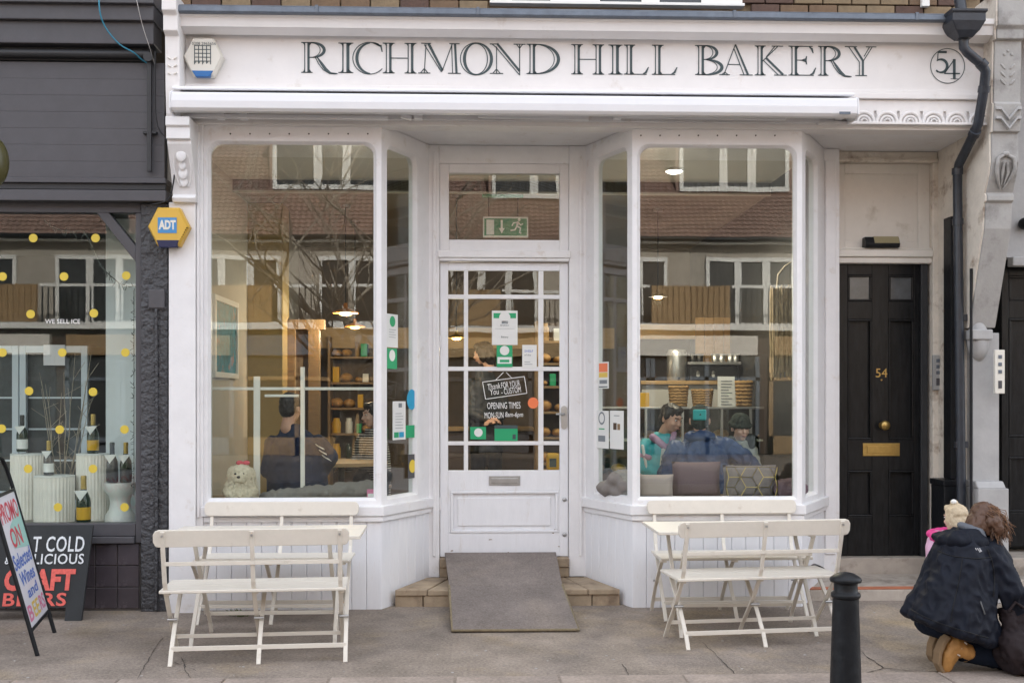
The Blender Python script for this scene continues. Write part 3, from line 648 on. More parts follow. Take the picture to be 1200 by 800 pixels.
for i in (1,3):
    for j in (1,3,5):
        pm = MB(); pm.box(xs[i], xs[i+1], Y0+.03, Y1-.004, zs_[j], zs_[j+1])
        t = .018
        pm.prism([(Y0+.03,0),(Y0+.004,0),(Y0+.004,.006),(Y0+.028,t)], 0, 0.0001) if False else None
        a,b,c,d = xs[i],xs[i+1],zs_[j],zs_[j+1]
        pm.box(a,b,Y0-.006,Y0+.03,d-t,d); pm.box(a,b,Y0-.006,Y0+.03,c,c+t); pm.box(a,a+t,Y0-.004,Y0+.03,c+t,d-t); pm.box(b-t,b,Y0-.004,Y0+.03,c+t,d-t)
        if j == 5: pm.build('door_panel', M['black_door'], hdoor, .006); MB().box(a+t,b-t,Y0+.018,Y0+.024,c+t,d-t).build('pane', M['pane_reflection_grey'], hdoor)
        else: pm.build('door_panel', M['black_door'], hdoor, .006)
c = W(1033, 442, Y0-.001); text_mb('54', front_M(c.x, Y0-.001, c.z), height=.075, anchor='c').build('door_number', M['brass'], hdoor)
c = W(1033, 445, Y0); MB().lathe([(.008,0),(.006,.006)], c, 10, Matrix.Rotation(R(90),4,'X')).build('peephole', M['brass'], hdoor)
c = W(1034, 498, Y0); MB().lathe([(.03,0),(.03,.006),(.014,.012),(.014,.03),(.03,.045),(.042,.06),(.04,.075),(.025,.085),(.004,.088)], c, 20, Matrix.Rotation(R(90),4,'X')).build('door_knob', M['brass'], hdoor)
lp = MB(); a, b = W(1011,534,Y0), W(1054,519,Y0); lp.box(a.x,b.x,Y0-.008,Y0,a.z,b.z); lp.box(a.x+.035,b.x-.035,Y0-.013,Y0-.009,a.z+.025,b.z-.025); lp.build('letter_plate', M['brass'], hdoor, .004)
# landing in front of the house door
la = MB(); xa_, xb_ = xH-.02, 3.899
la.box(xa_, xb_, YE-.09, YE+.12, .1, zd0-.004); land = la.build('door_sill', M['step_stone'], bk, .008)
MB().prism([(.22,-.05),(.22,.085),(YE-.092,.125),(YE-.092,-.05)], xF+.1, xb_).build('landing_slab', M['step_stone'], land, .006)
MB().prism([(.225,.0885),(.3,.0935),(.3,.0985),(.225,.0935)], xF+.13, xb_).build('red_edge_strip', M['red_tile'], land)
# --- party wall return at the right and the carcass of the house
MB().box(xH-.04, 4.1, YE+.1, 8.4, 0, 3.7).build('hall_sun_block', M['charcoal_dark'], bk)  # solid dark block added behind the door to stop sun leaking through
MB().box(3.902, 3.95, .3, YE+.095, 0, 4.3).build('party_wall', M['peeling_cream'], bk, .01)
up = MB(); up.box(-2.36, 3.95, .12, 8.5, ZZ(10,.1,600)-.02, 9.6)
upw = up.build('upper_wall', M['brick_c'], bk)
MB().prism([(-.1,9.6),(8.7,9.6),(4.3,12.4)], -2.36, 3.95).build('roof', M['roof_tile'], bk)
bms = [box_mesh('brick', .215, .06, .065, M[k], .004) for k in ('brick_a','brick_b','brick_c')]
z = ZZ(13,.1,600)
for r in range(8):
    for k in range(30):
        x = -2.36 + (k+.5)*.225 + (.11 if r % 2 else 0)
        if x > 3.9 or (XX(576,.1) < x < XX(868,.1)): continue
        piece('brick', random.choice(bms), (x, .112+random.uniform(-.003,.003), z+.035+r*.075), upw)
uw = MB(); zb_ = ZZ(6,.06,700); xw0, xw1 = XX(574,.06), XX(872,.06)
uw.box(xw0, xw1, .04, .16, zb_, zb_+.02)
for a, b in ((580,600),(645,703),(752,773),(822,870)): uw.box(XX(a,.06), XX(b,.06), .06, .16, zb_+.021, zb_+1.5)
uw = uw.build('upstairs_window', M['far_white'], bk)
MB().box(xw0+.05, xw1-.05, .075, .085, zb_+.021, zb_+1.45).build('pane', M['far_dark'], uw)
# alarm wire bracket low on the wall
for px_, py_ in ((1084,4),):
    a = W(px_, py_, .06); MB().box(a.x-.03, a.x+.03, .04, .08, a.z-.03, a.z+.05).build('junction_box', M['far_white'], upw, .004)

# chips and scuffs where feet and prams have knocked the paint
D('bare_timber', (.3,.24,.18), .9, var=.3, vscale=40)
def chips(pts, Y, par, n=5, r=.012):
    for px_, py_ in pts:
        mb = MB(); c = W(px_, py_, Y); k = random.randint(6, 9); P = [(c.x + random.uniform(.3,1)*r*math.cos(2*math.pi*i/k)*random.choice((1,1,2)), c.z + random.uniform(.3,1)*r*.7*math.sin(2*math.pi*i/k)) for i in range(k)]
        mb.prism(P, Y-.0022, Y-.0005, 'y'); mb.build('paint_chip', M['bare_timber'], par)
chips([(652,620),(648,624),(574,632),(596,647),(622,649),(540,649),(655,640),(530,645)], YD+.012, door)
# =================================================================== NEIGHBOUR ON THE LEFT (dark grey shop)
ls = thing('wine_shop_building', 'dark charcoal shop with gold dotted window and bottles on display, left of bakery', 'building', (-3.4, .1, 0))
XL1 = XX(197, 0) - .012            # party line
XLs = -8.6
zf = lambda py, Y=0: ZZ(py, Y, 80)
# stepped cornice at the top
for (p0, p1, Y) in ((-14,3,-.2),(4.5,23,-.16),(25,51,-.12)):
    MB().box(XLs, XX(180,Y), Y, .1, zf(p1,Y), zf(p0,Y)).build('cornice_board', M['charcoal'], ls, .006)
MB().box(XLs, XX(179,0), -.02, .1, zf(72), zf(51.5)).build('blind_slot', M['charcoal_dark'], ls)
bs = MB(); bs.tube([(XLs,-.06,zf(63,-.06)), (XX(176,-.06),-.06,zf(63,-.06))], .03, 12); bs.build('blind_roller', M['charcoal_dark'], ls)
panel = MB().box(XLs, XX(192,-.0), .0, .12, zf(209), zf(73)).build('shop_fascia', M['charcoal_dark'], ls)
nb = 7
for k in range(nb):
    pa, pb = 73+ (208-73)*k/nb, 73+(208-73)*(k+1)/nb
    MB().box(XLs, XX(192.5,-.02), -.018+random.uniform(-.0006,.0006), -.002, zf(pb,-.02)+.0007, zf(pa,-.02)-.0007).build('board', M['charcoal'], panel)
for p0,p1,Y in ((208,214,-.07),(214.3,222,-.045),(222.3,235,-.1)):
    MB().box(XLs, XX(194,Y), Y, .1, zf(p1,Y), zf(p0,Y)).build('lower_moulding', M['charcoal'] if p0 != 214.3 else M['charcoal_dark'], ls, .004)
# window frame
zw0, zw1 = zf(613), zf(249)
xw1 = XX(159, 0)
wf = MB(); wf.box(XLs, xw1+.04, .0, .1, zw1, zf(236)); wf.box(xw1, xw1+.045, -.005, .1, zf(636), zw1-.001)
wf.box(XLs, xw1-.001, -.01, .1, zf(628), zw0); wf.box(XLs, xw1-.001, -.04, .1, zf(636), zf(628)-.002)
a, b = W(108,243,0), W(164,304,0)
wf.prism([(a.x,a.z),(a.x+.09,a.z),(xw1-.001,b.z+.1),(xw1-.001,b.z-.02)], .004, .095, 'y')
shopwin = wf.build('display_window', M['charcoal'], ls, .005)
MB().box(XLs, xw1, .045, .051, zw0, zw1).build('pane', M['wine_glass_pane'], shopwin)
# rough rendered pier
pm = MB(); X0, X1 = XX(165,-.03), XX(196.5,-.03)
pier = MB().box(X0, X1, -.03, .2, 0, zf(238,-.03)).build('rendered_pier', M['charcoal_rough'], ls, .006)
pb = MB(); q0, q1 = W(174,361,-.05), W(193,339,-.05); pb.box(q0.x,q1.x,-.055,-.03,q0.z,q1.z); pb.box(q0.x-.006,q1.x+.006,-.045,-.03,q0.z-.008,q0.z+.012); pb.build('meter_box', M['charcoal'], pier, .006)
MB().tube([W(183,362,-.04), W(184,500,-.04), W(183,715,-.04)], .012, 8).build('cable_duct', M['charcoal_rough'], pier)
# tiled stall riser
tr = MB().box(XLs, xw1+.03, .02, .2, 0, zf(637)).build('stall_riser', M['grout'], ls)
tw = .163; tme = box_mesh('wall_tile', tw-.006, .016, tw-.006, M['wall_tile'], .003)
for i in range(10):
    for j in range(4):
        zc_ = zf(637) - (j+.5)*tw*1.0
        x = xw1 + .025 - (i+.5)*tw
        if zc_ - tw/2 < -.1: continue
        piece('wall_tile', tme, (x, .014, zc_), tr)
MB().box(XLs, XL1, .13, 8.5, zf(3)+.02, 9.4).build('upper_wall', M['brick_a'], ls)
MB().prism([(-.1,9.4),(8.7,9.4),(4.3,12.0)], XLs, XL1).build('roof', M['roof_tile'], ls)
for k, xx_ in enumerate((-7.2,-5.0)): MB().box(xx_, xx_+1.1, .09, .15, 5.6, 7.2).build('upstairs_window', M['far_dark'], ls)
# inside of the display window
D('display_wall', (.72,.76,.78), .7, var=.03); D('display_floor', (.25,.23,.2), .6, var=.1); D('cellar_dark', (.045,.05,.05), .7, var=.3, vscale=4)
MB().box(XLs, XL1, .06, 3.2, zw0-.06, zw0-.02).build('display_shelf', M['display_floor'], ls)
MB().box(XX(124,.75), XL1-.02, .75, .8, zw0-.02, zf(236)).build('display_backboard', M['display_wall'], ls)
MB().box(XL1-.05, XL1-.01, .12, .74, zw0-.02, zf(236)).build('side_lining', M['display_wall'], ls)
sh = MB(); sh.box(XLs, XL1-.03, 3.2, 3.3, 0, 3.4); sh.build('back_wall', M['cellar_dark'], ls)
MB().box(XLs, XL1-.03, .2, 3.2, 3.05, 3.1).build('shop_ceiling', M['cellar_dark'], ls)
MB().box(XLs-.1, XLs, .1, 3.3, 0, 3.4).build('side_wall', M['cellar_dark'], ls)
# fridges behind the window
D('fridge_frame', (.6,.66,.72), .4); D('fridge_inside', (.05,.06,.065), .4, var=.3, vscale=9)
D('price_card', (.75,.75,.78), .6)
for k, (p0, p1) in enumerate(((-46, 22), (22, 103))):
    Yf = 1.25; x0_, x1_ = XX(p0,Yf)+.004, XX(p1,Yf)-.004
    f = thing('drinks_fridge', ('drinks fridge with grey frame behind shop window, cut by the picture edge','drinks fridge with grey frame and white price card behind the dotted window')[k], 'fridge', ((x0_+x1_)/2, Yf+.3, zw0-.02))
    m_ = MB(); za_ = ZZ(405,Yf,60)
    m_.box(x0_,x0_+.055,Yf,Yf+.05,zw0-.02,za_); m_.box(x1_-.055,x1_,Yf,Yf+.05,zw0-.02,za_); m_.box(x0_+.055,x1_-.055,Yf,Yf+.05,za_-.06,za_); m_.box(x0_+.055,x1_-.055,Yf,Yf+.05,zw0-.02,zw0+.06)
    m_.build('door_frame', M['fridge_frame'], f, .005)
    MB().box(x0_,x1_,Yf+.06,Yf+.5,zw0-.02,za_).build('cabinet', M['fridge_inside'], f)
    for j in range(4):
        zz0 = zw0+.12+j*.27; MB().box(x0_+.06,x1_-.06,Yf+.045,Yf+.059,zz0,zz0+.015).build('shelf', M['fridge_frame'], f)
    if k: c0, c1 = W(51,428,Yf-.01), W(76,404,Yf-.01); MB().box(c0.x,c1.x,Yf-.012,Yf-.004,c0.z,c1.z).build('price_card', M['price_card'], f)
D('gold_dot', (.62,.47,.06), .45)
dots = [(39,279),(112,279),(3,324),(75,324),(148,323),(36,368),(110,367),(3,413),(73,413),(147,413),(34,458),(109,459),(2,502),(70,503),(146,503),(33,549),(109,549),(10,585),(68,594),(146,594)]
dme = None
D('white_vinyl', (.8,.8,.8), .5)
rowname = ['top','second','third','fourth','fifth','sixth','seventh','bottom']
ys = [279,324,368,413,458,503,549,594]
for (px_, py_) in dots:
    c = W(px_, py_, .04)
    if dme is None:
        dme = MB().lathe([(.032,0),(.032,.002)], (0,0,0), 24, Matrix.Rotation(R(90),4,'X')).mesh('gold_dot_sticker'); dme.materials.append(M['gold_dot'])
    o = bpy.data.objects.new('gold_dot_sticker', dme); COL.objects.link(o); o.location = c
    r_ = min(range(8), key=lambda i: abs(ys[i]-py_)); others = sorted(d[0] for d in dots if min(range(8), key=lambda i: abs(ys[i]-d[1])) == r_)
    pos = others.index(px_); nm = {1:('only',),2:('left','right'),3:('leftmost','middle','rightmost')}[len(others)][pos]
    tag(o, f'{nm} gold dot sticker in the {rowname[r_]} row on the charcoal shop window', 'sticker', 'gold dots on the shop window')
c = W(53, 379, .042); tt = text_mb('WE SELL ICE', front_M(c.x, .042, c.z), width=W(94,379,.042).x-c.x, thick=.001).build('window_lettering', M['white_vinyl']); tag(tt, 'white words on the charcoal shop window about ice', 'lettering')
# garland of wire lights hung in the corner
gl = MB(); D('garland', (.06,.07,.06), .7)
pts = [(52,258),(60,266),(72,270),(85,272),(97,270),(104,280),(110,295),(118,312),(128,322),(140,332),(152,336),(158,334)]
P3 = [W(a, b, .09) for a, b in pts]; gl.tube(P3, .004, 5)
for i in range(len(P3)-1):
    for k in range(7):
        p = P3[i].lerp(P3[i+1], random.random()); gl.tube([p, p+Vector((random.uniform(-.03,.03), random.uniform(-.02,.02), random.uniform(-.05,.03)))], .0025, 4)
Pv = [W(157, 340+k*30, .09) for k in range(9)]; gl.tube(Pv, .003, 5)
for i in range(8):
    for k in range(9):
        p = Pv[i].lerp(Pv[i+1], random.random()); gl.tube([p, p+Vector((random.uniform(-.03,.008), random.uniform(-.02,.02), random.uniform(-.03,.03)))], .0022, 4)
tag(gl.build('twig_garland', M['garland']), 'thin dark twig garland hung across the top right of the charcoal shop window', 'garland')
# ribbed plinths and bottles
D('ribbed_plinth', (.8,.76,.7), .6, var=.08); D('bottle_green', (.012,.03,.015), .12, spec=.7); D('label_gold', (.6,.34,.02), .4); D('label_white', (.72,.72,.7), .5); D('foil_gold', (.5,.36,.12), .35, metal=.6); D('bottle_clear', (.05,.06,.07), .1, spec=.7); D('foil_dark', (.05,.05,.05), .4)
def plinth(p0, p1, py0, Y, lab, nm='display_plinth'):
    x0_, x1_ = XX(p0,Y), XX(p1,Y); zt_ = ZZ(py0,Y,80); r = (x1_-x0_)/2; cxx = (x0_+x1_)/2
    t = thing(nm, lab, 'plinth', (cxx, Y+r*.8, zw0-.02), group='ribbed plinths in the shop window'); mb = MB(); n = 64; ring0 = []; prof = []
    for k in range(n):
        a = 2*math.pi*k/n; q = r*(1 if k % 2 else .965); prof.append((cxx+q*math.cos(a), Y+r*.8+q*.8*math.sin(a)))
    mb.prism(prof, zw0-.02, zt_-.012, 'z'); mb.build('ribbed_drum', M['ribbed_plinth'], t)
    MB().lathe([(r,0),(r,.012)], (cxx, Y+r*.8, zt_-.011), 40, Matrix.Diagonal((1,.8,1,1))).build('top_disc', M['label_white'], t)
    return zt_
plinth(6, 47, 532, .42, 'ribbed white plinth behind the A-board, with a white labelled bottle on top')
plinth(33, 80.5, 558, .2, 'lowest ribbed plinth at the left front of the charcoal shop window')
plinth(84, 124, 532, .34, 'tall ribbed plinth carrying a gold labelled champagne bottle')
def bottle(px_, pyb, pyt, Y, lab, glassm, labm, foil, tagcard=True, grp='bottles in the shop window'):
    b_ = W(px_, pyb, Y); h = W(px_, pyt, Y).z - b_.z; r = h*.145
    t = thing('bottle', lab, 'bottle', b_, group=grp)
    MB().lathe([(r*.9,0),(r,.01),(r,h*.45),(r*.92,h*.53),(r*.6,h*.64),(r*.36,h*.74),(r*.34,h*.96),(r*.3,h*.965)], b_, 20).build('glass_body', M[glassm], t)
    MB().lathe([(r*1.012,h*.08),(r*1.012,h*.34)], b_, 20).build('paper_label', M[labm], t)
    MB().lathe([(r*.42,h*.72),(r*.4,h*.9),(r*.42,h*.95),(r*.38,h)], b_, 14).build('foil_neck', M[foil], t)
    if tagcard:
        z_ = b_.z + h*.62; MB().prism([(b_.x-r*1.0,z_+r*.5),(b_.x+r*1.1,z_+r*.6),(b_.x-r*.1,z_-r*1.0)], b_.y-r*1.15, b_.y-r*1.1, 'y').build('neck_tag', M['label_white'], t)
bottle(26, 529, 486, .5, 'dark bottle with white label on the plinth behind the A-board', 'bottle_green', 'label_white', 'foil_dark')
bottle(57, 556, 516, .32, 'white labelled bottle on the lowest ribbed plinth', 'bottle_clear', 'label_white', 'foil_gold')
bottle(109, 531, 485, .45, 'gold labelled champagne bottle standing on the tall plinth', 'bottle_green', 'label_gold', 'foil_gold')
bottle(98, 612.5, 557, .12, 'gold labelled champagne bottle on the window floor beside the right plinth', 'bottle_green', 'label_gold', 'foil_gold')
st_ = thing('display_pedestal', 'small white waisted pedestal with two bottles in charcoal shop window', 'pedestal', W(141,612,.3))
cp = W(141, 612.5, .3); hp_ = W(141,565,.3).z - cp.z
MB().lathe([(.115,0),(.115,.06),(.085,.1),(.075,hp_*.5),(.085,hp_-.1),(.12,hp_-.06),(.12,hp_)], cp, 32).build('column', M['label_white'], st_)
bottle(131.5, 565, 518, .26, 'clear bottle with dark label on the white pedestal', 'bottle_clear', 'foil_dark', 'bottle_clear', True)
bottle(147.5, 565, 518, .26, 'dark bottle with gold cap on the white pedestal', 'bottle_green', 'foil_dark', 'foil_gold', True)
# bare twigs in a jar between the plinths
tw_ = MB(); base = W(75, 600, .7)
for k in range(9):
    a = random.uniform(-.28,.28); L = random.uniform(.9,1.35); p = base.copy(); pts = [p.copy()]
    for j in range(6): p = p + Vector((a*L/6+random.uniform(-.02,.02), random.uniform(-.02,.02), L/6)); pts.append(p.copy())
    tw_.tube(pts, [.007*(1-j/8) for j in range(7)], 5)
    for j in range(2,6): tw_.tube([pts[j], pts[j]+Vector((random.uniform(-.15,.15), 0, random.uniform(.05,.15)))], .002, 4)
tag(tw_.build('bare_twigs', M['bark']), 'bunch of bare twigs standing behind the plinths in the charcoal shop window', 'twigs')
# cables on the dark fascia
D('cable_blue', (.03,.2,.3), .5); D('cable_black', (.01,.01,.012), .5)
def cable(pts, r, m, lab, nm='cable'):
    o = MB().tube([W(*p) for p in pts], r, 6).build(nm, M[m]); return tag(o, lab, 'cable')
def smooth(pts, n=5):
    out = []
    for i in range(len(pts)-1):
        p0 = pts[max(i-1,0)]; p1 = pts[i]; p2 = pts[i+1]; p3 = pts[min(i+2,len(pts)-1)]
        for k in range(n):
            t = k/n; out.append(tuple(.5*((2*p1[j]) + (-p0[j]+p2[j])*t + (2*p0[j]-5*p1[j]+4*p2[j]-p3[j])*t*t + (-p0[j]+3*p1[j]-3*p2[j]+p3[j])*t**3) for j in range(len(p1))))
    out.append(pts[-1]); return out
cable(smooth([(116,-8,-.24),(117,14,-.25),(124,33,-.2),(140,52,-.16),(157,62,-.13),(166,70,-.07),(176,76,-.05)]), .006, 'cable_blue', 'blue cable drooping across the top of the charcoal fascia')
cable(smooth([(182,60,-.12),(183,140,-.1),(196,165,-.1),(204,190,-.12),(203,215,-.14),(197,234,-.13),(178,240,-.12)]), .006, 'cable_black', 'black cable looping down beside the white pilaster')
cable(smooth([(160,0,-.22),(167,30,-.18),(176,58,-.14),(181,75,-.06)]), .003, 'steel', 'thin grey wire hanging at the right end of the charcoal cornice')
br = MB(); a, b = W(175,70,-.06), W(175,201,-.06); br.box(a.x-.016,a.x+.016,-.07,-.045,b.z,a.z); br.box(a.x-.05,a.x+.05,-.06,-.02,a.z-.55,a.z-.53)
br.tube([(a.x,-.1,a.z+.01),(a.x,-.02,a.z+.01)], .035, 16); tag(br.build('blind_arm', M['charcoal_dark'], None, .002), 'dark folded blind arm standing upright on the charcoal fascia', 'blind arm')
# a round olive globe just inside the left picture edge
gb_ = thing('globe_lamp', 'dark olive globe lamp at the left picture edge in front of charcoal fascia', 'lamp', W(-8,190,-1.2)); D('olive', (.05,.045,.008), .35, spec=.5)
c = W(-9,190,-1.2); MB().ell(c, (.1,.1,.165), None, 20, 14).build('globe', M['olive'], gb_); MB().tube([c+Vector((0,0,.15)), c+Vector((0,0,2.2)), c+Vector((0,1.3,2.22))], .012).build('bracket_arm', M['black_iron'], gb_)
# =================================================================== NEIGHBOUR ON THE RIGHT
rs = thing('grey_house', 'grey stone house front with carved console bracket and black door, right of bakery', 'building', (4.4, .1, 0))
zr = lambda py, Y=-.1: ZZ(py, Y, 1165)
bx0, bx1 = 3.975, 4.03+.13
prof = [(.4,zr(-10,-.26)),(-.28,zr(-10,-.26)),(-.28,zr(30,-.26)),(-.255,zr(34,-.26)),(-.255,zr(45,-.26)),(-.22,zr(48,-.22)),(-.20,zr(120,-.2)),(-.22,zr(122,-.2)),(-.20,zr(154,-.2)),(-.17,zr(156,-.17)),(-.17,zr(176,-.17)),(-.175,zr(190,-.17)),(-.15,zr(205,-.15)),(-.1,zr(222,-.1)),(-.085,zr(226,-.09)),(-.105,zr(229,-.1)),(-.105,zr(235,-.1)),(-.075,zr(238,-.07)),(-.06,zr(268,-.06)),(.2,zr(384,.2)),(.4,zr(384,.2))]
bx0 = 3.905; bx1 = bx0+.205
MB().prism(prof, bx0, bx1).build('console_bracket', M['grey_stone'], rs, .006)
MB().prism([(p[0]+(.014 if p[0] < .3 else 0), p[1]) for p in prof], bx0-.012, bx0-.0005).build('cream_side_face', M['peeling_cream'], rs)
cb = [c_ for c_ in bpy.data.objects if c_.parent == rs and c_.name.startswith('console_bracket')][0]
xm = (bx0+bx1)/2
for s in (-1,1):
    for k, y in enumerate((78, 87, 96)):
        MB().ell((xm+s*.036, -0.213+k*.002, zr(y,-0.210)), (.03,.006,.01), Matrix.Rotation(R(-48*s),4,'Y'), 10, 6).build('carved_leaf', M['charcoal'] if False else M['grey_stone'], cb)
for k in range(3): MB().ell((xm+(k-1)*.028, -0.218, zr(60+(4 if k!=1 else 0),-0.210)), (.012,.006,.012), None, 8, 6).build('carved_berry', M['grey_stone'], cb)
for k, y in enumerate((126, 137)):
    pv_ = [(bx0+.004,zr(y,-0.210)),(bx0+.045,zr(y,-0.210)),(xm+.004,zr(y+12,-0.210)),(bx1-.035,zr(y,-0.210)),(bx1-.004,zr(y,-0.210))]
    low = [(p[0], p[1]-.02) for p in pv_[::-1]]; MB().prism(pv_+low, -0.235, -.200, 'y').build('chevron', M['grey_stone_light'], cb, .002)
lf = MB()
for s in (-1,1):
    lf.tube([(xm+s*.012,-0.185,zr(182,-0.170)),(xm+s*.06,-0.190,zr(186,-0.170)),(xm+s*.07,-0.185,zr(198,-0.170)),(xm+s*.04,-0.145,zr(212,-0.150)),(xm+s*.01,-0.110,zr(222,-0.100))], [.012,.016,.016,.012,.006], 8)
    lf.tube([(xm+s*.01,-0.185,zr(190,-0.170)),(xm+s*.022,-0.175,zr(203,-0.160)),(xm+s*.008,-0.130,zr(217,-0.130))], [.012,.012,.005], 8)
lf.ell((xm,-0.185,zr(181,-0.170)), (.03,.02,.02)); lf.build('acanthus_leaf', M['grey_stone'], cb)
# capital under the slanted brace, shaft, base
cp_ = MB(); cp_.box(XX(1139,.12), XX(1164,.12), .12, .4, zr(398,.14), zr(386,.14)); cp_.build('capital', M['grey_stone_light'], rs, .01)
MB().ell((XX(1147,.2), .22, zr(400,.2)), (.085,.09,.16), None, 20, 12).build('bulb', M['grey_stone_light'], rs)
sx0, sx1 = XX(1140,.2), XX(1171,.2)
MB().box(sx0, sx1, .2, .6, 0, zr(387,.2)-.02).build('pilaster', M['grey_stone_light'], rs, .006)
bs_ = MB(); bs_.box(sx0-.02, XX(1181,.08), .06, .5, 0, ZZ(572,.08,1160)); bs_.prism([(.06,ZZ(572,.08,1160)+.001),(.11,ZZ(564,.08,1160)),(.4,ZZ(564,.08,1160)),(.4,ZZ(572,.08,1160)+.001)], sx0-.02, XX(1178,.08)); bs_.build('pilaster_base', M['grey_stone_light'], rs, .008)
MB().box(XX(1171,.6), 9, .6, .75, 2.75, zr(-10,.1)).build('front_wall', M['grey_stone_light'], rs)
MB().box(XX(1172,.7)+.02, 5.6, .52, .62, zr(311,.5), zr(300,.5)).build('lintel', M['grey_stone_light'], rs, .01)
MB().box(3.99, 9, .9, 8.5, 4.6, 9.8).build('upper_wall', M['brick_b'], rs); MB().prism([(-.1,9.8),(8.7,9.8),(4.3,12.6)], 3.99, 9).build('roof', M['roof_tile'], rs)
MB().box(4.11, 9, .96, 8.4, 0, 4.59).build('house_sun_block', M['charcoal_dark'], rs)  # unseen solid fill, added so that no sun slips past the right door
MB().box(4.0, 9, .13, .9, 4.62, 9.8).build('bay_wall', M['brick_b'], rs)
MB().box(5.6, 9, .6, .75, 0, 2.74).build('lower_wall', M['grey_stone_light'], rs)
# second black door, cut by the picture edge
Y2 = .74; d2 = MB(); qx0 = XX(1174,Y2); qx1 = qx0+.92; dz0, dz1 = ZZ(640,Y2,1185), ZZ(312,Y2,1185)
px2 = [qx0, qx0+.06, qx0+.36, qx0+.56, qx0+.86, qx1]
pz2 = [dz0, ZZ(600,Y2,1185), ZZ(535,Y2,1185), ZZ(512,Y2,1185), ZZ(373,Y2,1185), ZZ(352,Y2,1185), ZZ(323,Y2,1185), dz1]
for i in (0,2,4): d2.box(px2[i],px2[i+1],Y2,Y2+.05,dz0,dz1)
for i in (1,3):
    for j in (0,2,4,6): d2.box(px2[i],px2[i+1],Y2,Y2+.05,pz2[j],pz2[j+1])
d2 = d2.build('house_door', M['black_door'], rs, .005)
for i in (1,3):
    for j in (1,3,5): 
        pm = MB().box(px2[i],px2[i+1],Y2+.025,Y2+.045,pz2[j],pz2[j+1]); t = .02; a,b,c,d = px2[i],px2[i+1],pz2[j],pz2[j+1]
        pm.box(a,b,Y2-.005,Y2+.025,d-t,d); pm.box(a,b,Y2-.005,Y2+.025,c,c+t); pm.box(a,a+t,Y2-.003,Y2+.025,c+t,d-t); pm.box(b-t,b,Y2-.003,Y2+.025,c+t,d-t); pm.build('door_panel', M['black_door'], d2, .005)
sp_ = MB(); sp_.box(XX(1166,.5), 9, .42, .95, .0, .3); sp_.build('door_sill', M['step_stone'], rs, .01)
MB().box(XX(1166,.2), 9, .2, .419, 0, .16).build('door_step', M['step_stone'], rs, .01)
MB().ell(W(1201,262,.55), (.05,.06,.05), None, 16, 10).build('door_lamp', M['black_iron'], rs)
# black plinth and boarding beside door fifty four
pl_ = MB(); pl_.box(3.77, 3.898, .36, .62, 0, ZZ(570,.3,1112)); pl_.box(3.76, 3.898, .35, .63, ZZ(570,.3,1112)+.001, ZZ(563,.3,1112)); tag(pl_.build('black_plinth', M['black_iron'], None, .008), 'black painted plinth block at the foot of the drainpipe', 'plinth')
tag(MB().box(3.85, 3.898, .42, .56, ZZ(563,.3,1112)+.003, ZZ(254,.45,1112)).build('black_board', M['black_iron'], None, .004), 'narrow black upright board behind the drainpipe', 'board')
# =================================================================== DRAINPIPE
dp = thing('drainpipe', 'dark cranked drainpipe with hopper running down beside the carved bracket', 'drainpipe', (3.78, .1, 0))
hc = W(1129, 30, -.3); hh = lambda py: ZZ(py, -.3, 1129)
hm = MB()
def rect(cx_, cy_, hx, hy, z): return [Vector((cx_-hx,cy_-hy,z)),Vector((cx_+hx,cy_-hy,z)),Vector((cx_+hx,cy_+hy,z)),Vector((cx_-hx,cy_+hy,z))]
hm.loft([rect(hc.x,-.3,.05,.05,hh(46)), rect(hc.x,-.3,.09,.08,hh(39)), rect(hc.x,-.3,.125,.1,hh(29)), rect(hc.x,-.3,.125,.1,hh(20)), rect(hc.x,-.3,.135,.11,hh(19)), rect(hc.x,-.3,.135,.11,hh(16))])
for i in range(len(hm.sm)): hm.sm[i] = False
hm.build('hopper', M['pipe_paint'], dp, .006)
MB().tube([(hc.x,-.28,hh(17)), (hc.x,-.2,hh(-20))], .04, 14).build('upper_pipe', M['pipe_paint'], dp)
pp = [W(*p) for p in ((1129,44,-.28),(1129.5,56,-.28),(1134,62,-.28),(1151,76,-.27),(1155,84,-.26),(1153,105,-.22),(1146,146,-.16),(1142,156,-.12),(1124,192,.2),(1122,201,.23))] + [Vector((XX(1122.5,.23), .23, ZZ(260,.23,1122))), Vector((XX(1128,.23), .23, .0))]
MB().tube(pp, .036, 16).build('pipe', M['pipe_paint'], dp)
for i, t in ((3,0),(5,0),(7,0),(9,0),(10,0)):
    q = pp[i]; tdir = (pp[min(i+1,len(pp)-1)]-pp[i-1]).normalized(); MB().tube([q-tdir*.025, q+tdir*.025], .043, 16).build('collar', M['pipe_paint'], dp)
MB().tube([Vector((3.88,.12,2.6)), Vector((3.88,.12,.6))], .012, 8).build('conduit', M['black_iron'], dp)
for z_ in (1.2, 2.2): MB().box(3.8, 3.9, .21, .25, z_, z_+.05).build('pipe_clip', M['pipe_paint'], dp, .003)
